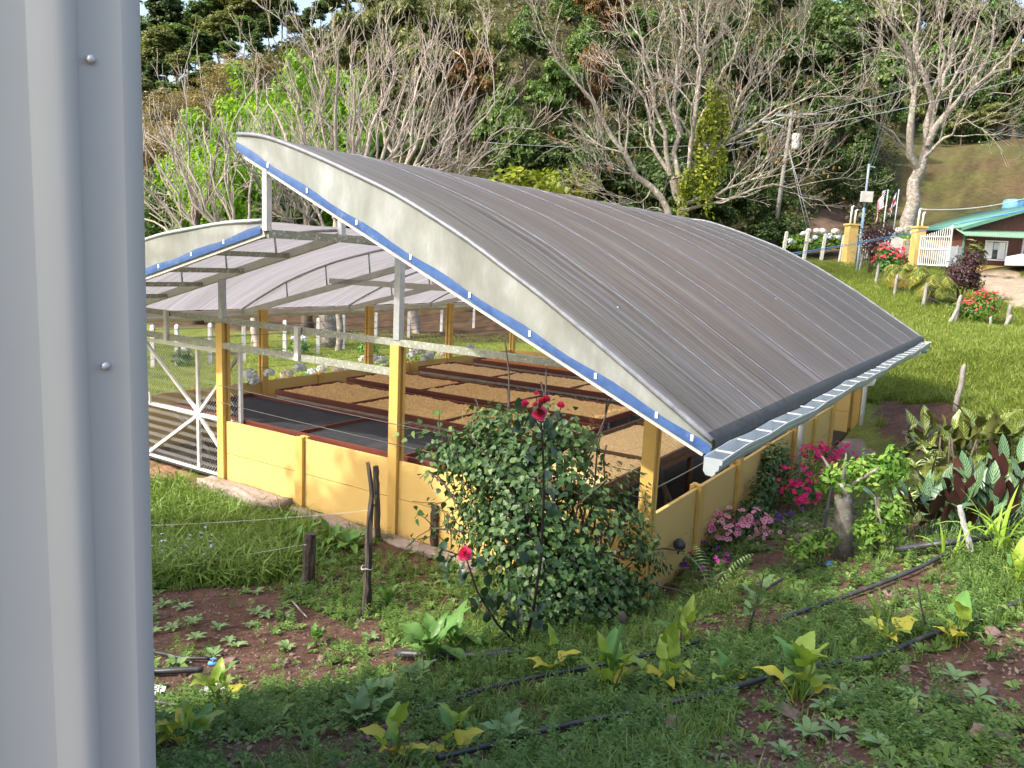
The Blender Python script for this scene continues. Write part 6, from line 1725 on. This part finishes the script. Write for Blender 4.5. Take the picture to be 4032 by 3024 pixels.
# --- planting by the entrance
for (u, v, d, w, lb, hn) in [(3130, 1005, 48, 1.0, 'hydrangea hedge behind the white posts, left part', 4), (3200, 1005, 48, .95, 'hydrangea hedge behind the white posts, middle part', 4), (3268, 1005, 48, .8, 'hydrangea hedge behind the white posts, right part', 4), (3545, 935, 49, 1.2, 'hydrangea bush with white blue heads between the gate pillars', 7), (3490, 930, 49, .7, 'hydrangea bush beside the flag poles', 4)]:
    p = at(u, v, d); p.z = gz(p.x, p.y)
    hs = [Vector((p.x + rp.uniform(-w, w), p.y - .5, p.z + rp.uniform(.8, 1.5))) for _ in range(hn)]
    hydrangea(lb, p, hs, [(p.x, p.y, p.z + .7, w, .65), (p.x + .3, p.y - .2, p.z + .9, w * .6, .5)], 1.8, 700, l_shrub)
def shrub(name, label, u, v, d, blobs, n, size, mat, trunk=.04, h=1.0, flowers=None, cat='shrub', hang=.3):
    p = at(u, v, d); p.z = gz(p.x, p.y)
    t = empty(name, label, cat, p)
    B = [(p.x + b[0], p.y + b[1], p.z + b[2], b[3], b[4]) for b in blobs]
    mass('foliage', B, n, size, OVAL, OVALF, mat, rv, hang, parent=t, off=tuple(p), shell=(.3, 1.06), low=-.8)
    for k in range(3): MB().tube([(rp.uniform(-.08, .08), 0, -.1), (rp.uniform(-.25, .25), rp.uniform(-.1, .1), h)], [trunk, trunk * .5], 6).build('stem', m_bark2, t)
    if flowers:
        fm, fn, fs = flowers
        mass('flowers', [(b[0], b[1] - .1, b[2] + .1, b[3], b[4]) for b in B], fn, fs, OVAL, OVALF, fm, rv, 0, parent=t, off=tuple(p), shell=(.95, 1.1), low=.0)
    return t
shrub('maroon_shrub', 'round dark maroon leaved shrub right of the palms', 3775, 1195, 32.5, [(0, 0, 1.35, .75, .75), (.3, 0, 1.9, .5, .5), (-.35, 0, 1.0, .55, .5), (.45, 0, 1.0, .45, .5)], 2600, .14, l_maroon, .05, 1.2)
shrub('maroon_shrub', 'dark leaved shrub at the foot of the blue pole', 3428, 1060, 42.5, [(0, 0, 1.6, .7, .8), (.5, 0, 2.2, .6, .6), (-.3, 0, 2.2, .5, .5), (.3, 0, 1.0, .5, .5)], 1900, .17, l_maroon, .06, 1.8)
shrub('red_flower_bush', 'red flowering bush between the dark shrub and the palms', 3490, 1080, 40.5, [(0, 0, .9, .7, .6), (.4, 0, 1.1, .5, .5), (-.2, 0, 1.35, .5, .4)], 1500, .2, l_dock, .05, 1.0, (f_red, 130, .24))
shrub('red_flower_bush', 'low bush with red blossoms beside the drive at right', 3830, 1255, 29, [(0, 0, .55, .7, .5), (.55, 0, .85, .55, .4), (-.4, 0, .6, .4, .4), (.2, 0, 1.0, .4, .3)], 1500, .14, l_shrub, .03, .8, (f_red, 150, .13))
shrub('spiky_shrub', 'thin spiky shrub before the house corner', 3835, 1035, 43.5, [(0, 0, 1.0, .35, .8)], 160, .5, l_olive, .03, 1.0, hang=-.5)
def palm(u, v, d, h, label, fr, mats, seed):
    rg = random.Random(seed)
    p = at(u, v, d); p.z = gz(p.x, p.y)
    t = empty('dwarf_palm', label, 'palm', p, 0, 'dwarf palms by the drive')
    MB().tube([(0, 0, -.1), (.02, 0, h * .5), (.03, 0, h)], [.17, .10, .09], 9).build('trunk', m_bark2, t)
    for k in range(fr):
        a = 2 * math.pi * k / fr + rg.uniform(-.2, .2); L = rg.uniform(1.0, 1.35); e0 = rg.uniform(.15, 1.15)
        V = []; F = []
        q = Vector((0, 0, h)); b = e0
        n = 12
        for i in range(n):
            dirv = Vector((math.cos(a) * math.cos(b), math.sin(a) * math.cos(b), math.sin(b)))
            side = Vector((-math.sin(a), math.cos(a), 0)); dn = side.cross(dirv)
            for s in (-1, 1):
                ll = .34 * math.sin(math.pi * (.12 + .83 * i / n)) + .05
                tip = q + side * s * ll + dirv * ll * .7 - Vector((0, 0, ll * .45))
                o = len(V); V += [q, q + dirv * .075, tip]; F.append((o, o + 1, o + 2))
            q = q + dirv * L / n; b -= .14 + .02 * i * .5
        obj('frond', npmesh('frond', [tuple(x) for x in V], np.array(F), False, mats[0] if e0 > .45 else mats[1]), None, t)
    return t
palm(3560, 1125, 37, .85, 'yellowing dwarf palm nearer the gate', 34, (l_palm, l_ypalm), 1)
palm(3665, 1190, 32.5, .95, 'dwarf palm with dark trunk next to the maroon shrub', 34, (l_palm, l_palm), 2)
# fern fronds
FB = []
V = []; F = []
for i in range(16):
    t = i / 15; y = t * .42; z = .32 * math.sin(1.5 * t) ; w = .085 * math.sin(math.pi * (.1 + .88 * t)) + .008
    for s in (-1, 1):
        o = len(V); V += [(0, y, z), (s * w, y + .025, z - .02), (0, y + .02, z + .004)]; F.append((o, o + 1, o + 2))
fern_me = npmesh('frond', V, np.array(F), False, l_weedg)
for (u, v, n, s, lb) in [(2280, 2440, 4, 1.1, 'grey green fern at the foot of the vine covered bush'), (2800, 2330, 4, 1.0, 'fern left of the stone heap'), (2620, 2280, 3, .8, 'dry fern beside the bucket')]:
    t = empty('fern', lb, 'fern', G(u, v))
    for k in range(n): obj('frond', fern_me, None, t, (0, 0, 0), (rp.uniform(-.1, .3), 0, 6.28 * k / n + rp.uniform(-.4, .4)), s)
# shade tree standing left of the viewer, out of the picture: its shadow dapples the gable
shp_ = [pr('round', l_mid, m_bark2, 8)]
for (x, y, h, w, lb) in [(-7.2, 5.6, 6.9, .85, 'leafy garden tree left of the metal clad house')]:
    t = empty('garden_tree', lb, 'tree', (x, y, gz(x, y) - .1), .4)
    s = h / 10
    obj('trunk', PR[('round', l_mid.name, 8)][1], None, t, scl=(s * w, s * w, s)); obj('crown', PR[('round', l_mid.name, 8)][0], None, t, scl=(s * w, s * w, s))
# ------------------------------------------------------------------ small things near the shed and in the foreground
PIPES = []
def clear_of_pipes(x, y, m=.045):
    ok = np.ones(len(x), bool)
    for Q in PIPES:
        for q in resample(Q, 60): ok &= (x - q[0]) ** 2 + (y + .02 - q[1]) ** 2 > m * m
    return ok
def pipe(label, pts, r, mat=m_pipe, lift=.3, n=8, name='irrigation_pipe', group='black irrigation pipes', d=None):
    P = [G(u, v) + Vector((0, 0, r * lift + .035)) for u, v in pts]
    Q = []
    S = [np.array(tuple(q)) for q in P]; S = [2 * S[0] - S[1]] + S + [2 * S[-1] - S[-2]]
    for k in range(1, len(S) - 2):
        for i in range(6):
            t = i / 6; a, b, c, e_ = S[k - 1:k + 3]
            Q.append(tuple(.5 * (2 * b + (c - a) * t + (2 * a - 5 * b + 4 * c - e_) * t * t + (3 * b - a - 3 * c + e_) * t ** 3)))
    Q.append(tuple(S[-2]))
    PIPES.append(np.array(Q))
    return props(MB().tube(Q, r, n).build(name, mat), label, 'pipe', group)
t0 = pipe('thick black pipe with an end cap at the right, resting on the bank', [(3528, 2207), (3700, 2185), (3850, 2165), (3985, 2150)], .028, lift=2.2)
pipe('black pipe running down from the thick pipe to the centre', [(3791, 2160), (3700, 2215), (3591, 2270), (3434, 2333), (3287, 2386), (3140, 2438), (3060, 2470)], .016, lift=.9)
pipe('short black pipe above the fern, left of the pruned tree', [(3004, 2344), (3140, 2265), (3230, 2239)], .014, lift=.9)
pipe('long lower black pipe crossing the foreground from right to centre', [(1723, 3018), (1855, 2987), (1978, 2954), (2129, 2911), (2224, 2888), (2337, 2864), (2450, 2845), (2583, 2812), (2700, 2784), (2889, 2737), (3067, 2684), (3329, 2632), (3466, 2606), (3665, 2527), (3854, 2464), (3959, 2417), (4060, 2380)], .0155, lift=.8)
pipe('upper black pipe crossing behind the arums at centre', [(1638, 2826), (1789, 2779), (1912, 2737), (1978, 2722), (2139, 2685), (2299, 2656), (2432, 2628), (2583, 2595), (2658, 2576), (2748, 2548)], .014, lift=.8)
pipe('thick grey pipe half hidden by the big dock', [(1560, 2597), (1750, 2607), (1883, 2609), (2050, 2590)], .03, m_pipe, .5, 10)
pipe('thick black pipe end at left beside the white wall', [(540, 2670), (680, 2662), (798, 2657)], .024)
pipe('thin black pipe leading to the blue valve', [(540, 2576), (640, 2592), (717, 2608), (825, 2611)], .012)
pipe('black pipe below the white tile pieces at left', [(540, 2778), (620, 2787), (700, 2801)], .015)
pipe('black pipe in the grass at bottom left', [(540, 2898), (620, 2898), (690, 2900)], .015)
vl = G(839, 2622)
v_ = empty('pipe_valve', 'small blue plastic valve on the thin pipe at left', 'valve', vl + Vector((0, 0, .02)))
MB().tube([(-.035, 0, 0), (.035, 0, -.005)], .016, 10).build('valve_body', m_bluewire, v_)
MB().tube([(0, 0, 0), (.0, 0, .03)], .008, 8).bar((-.02, 0, .033), (.025, .005, .036), .014, .008).build('valve_handle', m_bluewire, v_)
v_ = empty('pipe_valve', 'small blue valve on the short pipe by the pruned tree', 'valve', G(3262, 2236) + Vector((0, 0, .03)))
MB().tube([(-.03, 0, 0), (.03, 0, 0)], .014, 10).build('valve_body', m_bluewire, v_)
MB().bar((-.02, 0, .022), (.02, 0, .024), .012, .02).build('valve_handle', m_bluewire, v_)
# stakes
def stake(label, poly, d, r0, r1, mat=m_dpost, twist=0, name='wooden_stake', rope_at=None, n=9):
    p0 = at(*poly[0], d); z = gz(p0.x, p0.y)
    base = Vector((p0.x, p0.y, z))
    t = empty(name, label, 'stake', base)
    pts = [Vector((0, 0, -.15))] + [at(u, v, d) - base for u, v in poly]
    pts[1] = Vector((0, 0, max(pts[1].z, .02)))
    k = len(pts)
    pts = [Vector(q) for q in resample(pts, 16)]; k = 16
    bm_ = MB().tube(pts, [r0 + (r1 - r0) * i / (k - 1) for i in range(k)], n, smooth=False)
    rj = random.Random(len(label))
    bm_.v = [(a + rj.uniform(-.22, .22) * r0, b + rj.uniform(-.22, .22) * r0, c + rj.uniform(-.1, .1) * r0) for a, b, c in bm_.v]
    bm_.build('shaft', mat, t)
    if rope_at:
        q = at(*rope_at, d) - base
        MB().tube([(q.x + math.cos(a) * r0 * 1.12, q.y + math.sin(a) * r0 * 1.12, q.z + .008 * math.sin(3 * a)) for a in np.linspace(0, 12.5, 30)], .004, 4).build('twine', m_rope, t)
    return t
sd = G(1440, 2424).y
s1 = stake('gnarled forked stick tied with twine, standing left of the bush', [(1440, 2424), (1447, 2300), (1452, 2180), (1452, 2110), (1462, 1990), (1462, 1930), (1450, 1820)], sd, .045, .014, rope_at=(1445, 2235))
MB().tube([at(1458, 2000, sd) - s1.location, at(1478, 1985, sd) - s1.location, at(1482, 1950, sd) - s1.location], [.012, .01, .006], 5).build('side_twig', m_dpost, s1)
stake('dark weathered stake just behind the forked stick', [(1487, 2105), (1484, 1980), (1480, 1835)], G(1487, 2130).y, .036, .032)
ss = stake('short split stump tied with white twine at left', [(1205, 2306), (1212, 2200), (1222, 2100)], G(1205, 2306).y, .045, .055, rope_at=(1217, 2140))
MB().tube([(.055, .01, -.1), (.06, 0, .25), (.075, 0, .50)], [.03, .035, .03], 7).build('split_half', m_dpost, ss)
stake('brown stub post at the left side of the bush', [(1710, 2140), (1712, 2060), (1712, 1990)], G(1710, 2170).y, .05, .045)
stake('cut bamboo stake before the striped leaves', [(3825, 2185), (3800, 2080), (3778, 1992)], G(3825, 2185).y, .022, .02, m_rope)
stake('thin cane leaning in front of the fresh green shrub', [(3492, 2195), (3470, 2060), (3445, 1960)], G(3492, 2195).y, .010, .008, m_bark)
stake('black rod left of the pruned trunk', [(3232, 2240), (3245, 2080), (3275, 1920)], G(3232, 2240).y, .013, .013, m_pipe)
stake('thin dark twig standing among the arums at right', [(3650, 2500), (3630, 2400), (3610, 2290)], G(3650, 2500).y, .006, .004)
for k, (a, b, lb) in enumerate([((1217, 2140), (560, 2240), 'lower twine from the split stump to the left'), ((1450, 2010), (560, 2070), 'upper twine from the forked stick to the left')]):
    d1 = G(1205, 2306).y if k == 0 else sd
    sagwire('twine_line', at(*a, d1), at(*b, d1 + 1.2), .02, .0022, m_rope)
    props(bpy.context.scene.objects[-1] if False else COL.objects[-1], lb, 'twine', 'twine lines at left')
# hoses on the corner post, float, bucket
c = L2W(6.48, -.02, 0)
for k, (pts, lb) in enumerate([([(2594, 1822), (2610, 1900), (2650, 1990), (2700, 2090), (2755, 2185)], 'long black hose hanging from the corner post to the ground'), ([(2594, 1822), (2606, 1900), (2622, 1960), (2622, 2050)], 'short black hose end hanging from the corner post')]):
    P = [at(u, v, 7.55 + .25 * i) for i, (u, v) in enumerate(pts)]
    props(MB().tube(P, .016, 8).build('hose', m_pipe), lb, 'hose', 'hoses on the corner post')
fb = at(2675, 2145, 7.75)
fl = empty('float_ball', 'dark ball hanging on a hose above the bucket', 'ball', fb)
MB().lathe([(.001, -.066), (.03, -.06), (.058, -.03), (.066, 0), (.058, .03), (.03, .06), (.001, .066)], 16).build('ball', m_pipe, fl)
MB().tube([(0, 0, -.06), (-.01, 0, -.1)], .012, 6).build('valve_stem', m_pipe, fl)
bk = G(2634, 2275)
bu = empty('bucket', 'teal grey plastic bucket used as flower pot at the wall corner', 'bucket', bk)
MB().lathe([(.085, 0), (.10, .16), (.115, .2), (.118, .2), (.118, .185), (.108, .185), (.098, .165), (.01, .16)], 18).build('pail', m_bucket, bu)
MB().lathe([(.001, .172), (.05, .175), (.098, .168)], 14).build('soil', m_soil, bu)
for k in range(3): MB().tube([(0, 0, .15), (rp.uniform(-.08, .05), 0, .32), (rp.uniform(-.15, .1), .02, rp.uniform(.42, .6))], .003, 4).build('dry_stem', m_bark2, bu)
# footing rock at the gate post, stones, blocks, tile pieces
def stone_mesh(seed, flat=.6):
    rg = np.random.default_rng(seed)
    bm = bmesh.new(); bmesh.ops.create_icosphere(bm, subdivisions=2, radius=1.0)
    ax = rg.uniform(.7, 1.2, 3) * np.array([1, .85, flat])
    for v in bm.verts:
        d = np.array(v.co); f = 1 + .18 * math.sin(5 * d[0] + seed) * math.cos(4 * d[1] + seed * 2) + .12 * math.sin(7 * d[2] + 3 * d[0])
        v.co = Vector(np.round(d * f * ax * 4.5) / 4.5 * .5 + d * f * ax * .5)
    me = bpy.data.meshes.new('stone'); bm.to_mesh(me); bm.free()
    return me
ST = [stone_mesh(k) for k in range(7)]
for me in ST: me.materials.append(m_stone)
def stone(u, v, s, label, group=None, dz=0.0, name='stone'):
    p = G(u, v)
    o = obj(name, rp.choice(ST), None, None, p + Vector((0, 0, s * .25 + dz)), (rp.uniform(-.3, .3), rp.uniform(-.3, .3), rp.uniform(0, 6)), s)
    return props(o, label, 'stone', group)
for (u, v, s, lb) in [(3105, 2820, .075, 'flat pinkish stone under the lower pipe at centre right'), (3890, 2920, .09, 'large pinkish stone at the lower right corner'), (3560, 2650, .045, 'brown stone on the lower pipe'), (3450, 2410, .05, 'brown stone between the two right pipes'), (3510, 2350, .05, 'pale stone near the yellow petals at right'), (3910, 2500, .06, 'grey stone beside the right end of the lower pipe'), (1270, 2600, .05, 'reddish stone on the bare soil at left'), (910, 2610, .055, 'red stone by the blue valve'), (2050, 3010, .04, 'small pink stone at the bottom edge'), (2650, 2860, .06, 'brown stone hidden by the arum leaves')]:
    stone(u, v, s, lb)
for k in range(34):
    stone(3200 + rp.uniform(-70, 110), 2110 + rp.uniform(-45, 70), rp.uniform(.035, .075), 'brown stone of the heap behind the petunias', 'stone heap by the petunias', rp.uniform(0, .07))
for k in range(26):
    u, v = rp.choice([(rp.uniform(850, 1330), rp.uniform(2560, 2710)), (rp.uniform(3100, 4020), rp.uniform(2650, 3000))])
    stone(u, v, rp.uniform(.012, .03), 'small loose stone on the bare soil ' + ('at left' if u < 2000 else 'at lower right'), 'loose stones at left' if u < 2000 else 'loose stones at right')
for (u, v, a, lb) in [(617, 2733, .3, 'white tile piece nearest the white wall'), (804, 2741, -.2, 'white tile piece below the yellow arum leaf'), (853, 2717, .8, 'white tile piece behind the yellow arum leaf')]:
    p = G(u, v)
    props(MB().prism([(-.05, -.035), (.045, -.045), (.055, .03), (-.02, .05)], 'z', 0, .012).build('tile_piece', m_tile, None, p + Vector((0, 0, .02)), (R(18), R(6), a)), lb, 'tile')
def rough_block(name, label, x0, x1, y0, y1, z0, z1, mat, cat, seed):
    "irregular footing in shed coordinates"
    nx, ny, nz = 14, 4, 3
    bm = bmesh.new(); bmesh.ops.create_cube(bm, size=1.0); bmesh.ops.subdivide_edges(bm, edges=bm.edges, cuts=7, use_grid_fill=True)
    rg = np.random.default_rng(seed)
    for v in bm.verts:
        x, y, z = v.co
        X = x0 + (x + .5) * (x1 - x0); Y = y0 + (y + .5) * (y1 - y0); Z = z0 + (z + .5) * (z1 - z0)
        n = float(fbm(X * 4 + seed, Y * 4 + Z * 5, seed, 3))
        Z += n * .12 * (1 if z > 0 else 0); Y += n * .16 * (1 if y < 0 else .0)
        v.co = L2W(X, Y, Z)
    me = bpy.data.meshes.new(name); bm.to_mesh(me); bm.free()
    for p in me.polygons: p.use_smooth = True
    return props(obj(name, me, mat), label, cat)
rough_block('footing_rock', 'rough pinkish footing rock under the gate post and wall', -.16, 1.5, -.36, -.07, -.2, .10, m_rock, 'rock', 5)
rough_block('footing_rock', 'low rubble strip along the wall base left of the bush', 1.6, 4.6, -.22, -.07, -.2, .03, m_rock, 'rock', 8)
rough_block('concrete_block', 'reddish concrete block beside the path at the far right wall', 7.5, 8.3, 9.2, 9.55, 0, .42, m_stone, 'block', 3)
rough_block('concrete_slab', 'worn reddish slab path by the side doorway', 6.5, 7.5, 7.6, 9.6, -.1, .13, m_stone, 'slab', 4)
# scatter helpers
rs = np.random.default_rng(99)
def in_view(n, d0, d1, t0, t1):
    y = np.exp(rs.uniform(math.log(d0), math.log(d1), n)); x = rs.uniform(t0, t1, n) * y
    return x, y
def not_shed(x, y, m=.12):
    lx, ly = W2L(x, y)
    return ~((lx > -2.4 - m) & (lx < 6.4 + m) & (ly > -m) & (ly < 11 + m))
def cover(name, label, cat, x, y, T, F, mat, s0, s1, tilt, lift=0.0):
    z = ground(x, y) + lift
    P = np.stack([x, y, z], 1)
    V, FF = stamp(T, F, P, rotmats(len(x), rs, np.abs(rs.normal(0, tilt, len(x)))), rs.uniform(s0, s1, len(x)))
    return props(obj(name, npmesh(name, V, FF, False, mat)), label, cat, kind='stuff')
def t_rosette(n, seed, up=.5):
    rg = random.Random(seed); V = []; F = []
    for k in range(n):
        a = 6.283 * k / n + rg.uniform(-.3, .3); e = rg.uniform(.15, up); l = rg.uniform(.6, 1.1); w = l * .19
        d = np.array([math.cos(a), math.sin(a), 0]); s = np.array([-math.sin(a), math.cos(a), 0]); o = len(V)
        m = d * l * .55 + np.array([0, 0, e * l * .6]); tip = d * l + np.array([0, 0, e * l * .55])
        V += [d * .05, m + s * w + np.array([0, 0, .05]), tip, m - s * w + np.array([0, 0, .05])]; F.append((o, o + 1, o + 2, o + 3))
    return np.array(V), np.array(F)
def t_tuft(n, seed, h=1.0):
    rg = random.Random(seed); V = []; F = []
    for k in range(n):
        a = rg.uniform(0, 6.283); e = rg.uniform(.1, 1.15); l = h * rg.uniform(.45, 1.15); w = .024 * rg.uniform(.7, 1.3)
        d = np.array([math.cos(a), math.sin(a), 0]); s = np.array([-math.sin(a), math.cos(a), 0]); o = len(V)
        b = np.array([rg.uniform(-.22, .22), rg.uniform(-.22, .22), 0]); m = b + d * l * e * .45 + np.array([0, 0, l * .6]); tp = b + d * l * (e * 1.2) + np.array([0, 0, l * (.95 - .35 * e)])
        V += [b - s * w, b + s * w, m + s * w * .8, m - s * w * .8, tp]; F += [(o, o + 1, o + 2, o + 3), (o + 3, o + 2, o + 4, o + 4)]
    return np.array(V), F
def quads(F): return np.array([f for f in F])
def t_sprig(seed, pairs=7):
    rg = random.Random(seed); V = []; F = []
    for k in range(pairs):
        z = .12 + k / pairs * .9; l = .30 * (1 - .5 * k / pairs) * rg.uniform(.8, 1.2)
        for q in range(3):
            a = k * 1.1 + q * 2.094 + rg.uniform(-.3, .3)
            d = np.array([math.cos(a), math.sin(a), 0]); s = np.array([-math.sin(a), math.cos(a), 0]); o = len(V); c = np.array([0, 0, z])
            V += [c, c + d * l * .5 + s * l * .2 + np.array([0, 0, l * .25]), c + d * l + np.array([0, 0, l * .15]), c + d * l * .5 - s * l * .2 + np.array([0, 0, l * .25])]; F.append((o, o + 1, o + 2, o + 3))
    return np.array(V), np.array(F)
def tuft_cover(name, label, cat, x, y, mat, s0, s1, tilt=.15, n=9, seed=1):
    T, F = t_tuft(n, seed)
    F4 = np.array([f for f in F if len(set(f)) == 4]); F3 = np.array([f[:3] for f in F if len(set(f)) == 3])
    P = np.stack([x, y, ground(x, y) - .01], 1)
    Rm = rotmats(len(x), rs, np.abs(rs.normal(0, tilt, len(x)))); S = rs.uniform(s0, s1, len(x))
    V, A = stamp(T, F4, P, Rm, S); _, B = stamp(T, F3, P, Rm, S)
    return props(obj(name, npmesh(name, V, [A, B], False, mat)), label, cat, kind='stuff')
# foreground weeds, thinner on the bare soil
x, y = in_view(64000, 2.3, 12.5, -.62, .78)
z = ground(x, y); soil, dirt, drive, road = zones(x, y, z)
pat = vnoise(x * 1.6, y * 1.6, 61) * .6 + vnoise(x * 5, y * 5, 63) * .4
lx, ly = W2L(x, y)
front = not_shed(x, y) & ~((lx > 6.4) & (ly > 6.5))
dens = np.where(soil, np.clip((pat - .55) * 1.6, .02, .5), np.clip((pat - .27) * 2.6, .06, 1.0)) * np.where(dirt, .05, 1) * front
k = (rs.random(len(x)) < dens) & clear_of_pipes(x, y)
xa, ya = x[k], y[k]
h = len(xa)
i1 = rs.random(h) < .5
cover('ground_weeds', 'low small leaved weeds covering the foreground soil', 'weeds', xa[i1], ya[i1], *t_rosette(9, 3, .9), l_weed, .03, .07, .3)
j = ~i1
xb, yb = xa[j], ya[j]; q = rs.random(len(xb)) < .5
cover('ground_weeds', 'grey green creeping weeds between the foreground pipes', 'weeds', xb[q], yb[q], *t_rosette(7, 8, .6), l_weedg, .025, .07, .35)
cover('sprig_weeds', 'short upright leafy weeds across the foreground', 'weeds', xb[~q], yb[~q], *t_sprig(4), l_weed, .06, .17, .25)
i3 = rs.random(h) < .07
cover('ground_weeds', 'larger leafy weeds dotted over the foreground', 'weeds', xa[i3], ya[i3], *t_rosette(8, 12, 1.0), l_weed, .06, .12, .3)
# grass: everywhere a little, tall and dense by the gate
x, y = in_view(20000, 2.3, 10.5, -.62, .72)
z = ground(x, y); soil, dirt, drive, road = zones(x, y, z)
k = (rs.random(len(x)) < np.where(soil, .015, np.clip((vnoise(x * 1.1, y * 1.1, 71) - .42) * 2, 0, .6))) & clear_of_pipes(x, y) & ~dirt & not_shed(x, y)
tuft_cover('foreground_grass', 'thin green grass tufts among the foreground weeds', 'grass', x[k], y[k], l_grass, .06, .19)
x, y = in_view(26000, 7.5, 13, -.66, .1)
u, v, d = proj(np.stack([x, y, ground(x, y)], 1))
k = inpoly(u + rs.normal(0, 50, len(u)), v + rs.normal(0, 32, len(u)), [(500, 1925), (760, 1950), (1000, 2010), (1180, 2070), (1230, 2140), (1130, 2240), (900, 2330), (500, 2340)]) & not_shed(x, y, .25)
tuft_cover('tall_grass', 'tall green grass by the gate at left', 'grass', x[k], y[k], l_grass, .10, .36, .4, 9, 5)
k2 = k & inpoly(u, v, [(560, 2150), (900, 2150), (850, 2260), (560, 2260)]) & (rs.random(len(u)) < .05)
P = np.stack([x[k2], y[k2], ground(x[k2], y[k2]) + rs.uniform(.16, .3, k2.sum())], 1)
V, FF = stamp(np.array([(-.5, -.5, 0), (.5, -.5, 0), (.5, .5, 0), (-.5, .5, 0)]), np.array([(0, 1, 2, 3)]), P, rotmats(len(P), rs, np.abs(rs.normal(.3, .3, len(P)))), rs.uniform(.02, .04, len(P)))
props(obj('lilac_florets', npmesh('lilac_florets', V, FF, False, f_lil)), 'tiny lilac flowers in the tall grass at left', 'flowers', kind='stuff')
# meadow and back lawn
x, y = in_view(85000, 9.5, 46, .30, .80)
lx, ly = W2L(x, y); z = ground(x, y); soil, dirt, drive, road = zones(x, y, z)
k = not_shed(x, y) & ~soil & ~drive & ((lx > 6.9) | (ly > 12.8)) & ~((lx < 8.6) & (ly < 10.5)) & ((y > 12.0) | (x > .62 * y))
u, v, d = proj(np.stack([x, y, z], 1)); k &= (v < 1800) & ~((y > 41) & (v < 1075) & (u > 3700))
tuft_cover('meadow_grass', 'bright yellow green meadow grass right of the shed', 'grass', x[k], y[k], l_meadow, .14, .30, .35, 8, 6)
x, y = in_view(42000, 11.5, 33, -.72, .12)
lx, ly = W2L(x, y); k = not_shed(x, y, .2) & ((lx < -2.6) | (ly > 11.1)) & (y < 22 + 12 * (x / y + .72) / .6)
tuft_cover('lawn_grass', 'short yellow green grass of the back lawn', 'grass', x[k], y[k], l_meadow, .07, .16, .3, 7, 9)
# dead leaves, pebbles, sticks
x, y = in_view(5200, 2.4, 11, -.6, .75)
k = not_shed(x, y); x, y = x[k], y[k]
cover('leaf_litter', 'dead brown leaves scattered on the soil', 'leaf litter', x, y, OVAL, OVALF, l_litter, .02, .06, .35, .012)
x, y = in_view(9000, 2.4, 9.5, -.6, .75)
z = ground(x, y); soil = zones(x, y, z)[0]
k = (soil | (rs.random(len(x)) < .25)) & not_shed(x, y); x, y = x[k], y[k]
T = np.array([(-.5, -.4, 0), (.5, -.45, 0), (.45, .5, 0), (-.4, .45, 0), (-.2, -.2, .45), (.25, -.2, .4), (.2, .25, .42), (-.2, .2, .4)])
cover('gravel', 'fine reddish gravel on the bare soil', 'gravel', x, y, T, np.array([(0, 1, 5, 4), (1, 2, 6, 5), (2, 3, 7, 6), (3, 0, 4, 7), (4, 5, 6, 7)]), m_stone, .006, .022, .2)
for k, (pts, lb) in enumerate([([(1130, 2350), (1190, 2420), (1210, 2440)], 'forked dry twig on the soil below the split stump'), ([(2200, 2990), (2270, 2935), (2290, 2920)], 'dry brown stick in the weeds at the bottom centre'), ([(2010, 2580), (2120, 2540), (2220, 2500)], 'pale grey branch lying at the foot of the rose'), ([(2560, 2990), (2640, 2985), (2680, 2990)], 'dark dead branch lying at the bottom right of centre')]):
    props(MB().tube([G(u, v) + Vector((0, 0, .02)) for u, v in pts], [.012, .009, .004], 6).build('dry_stick', m_bark, None), lb, 'stick', 'dry sticks')
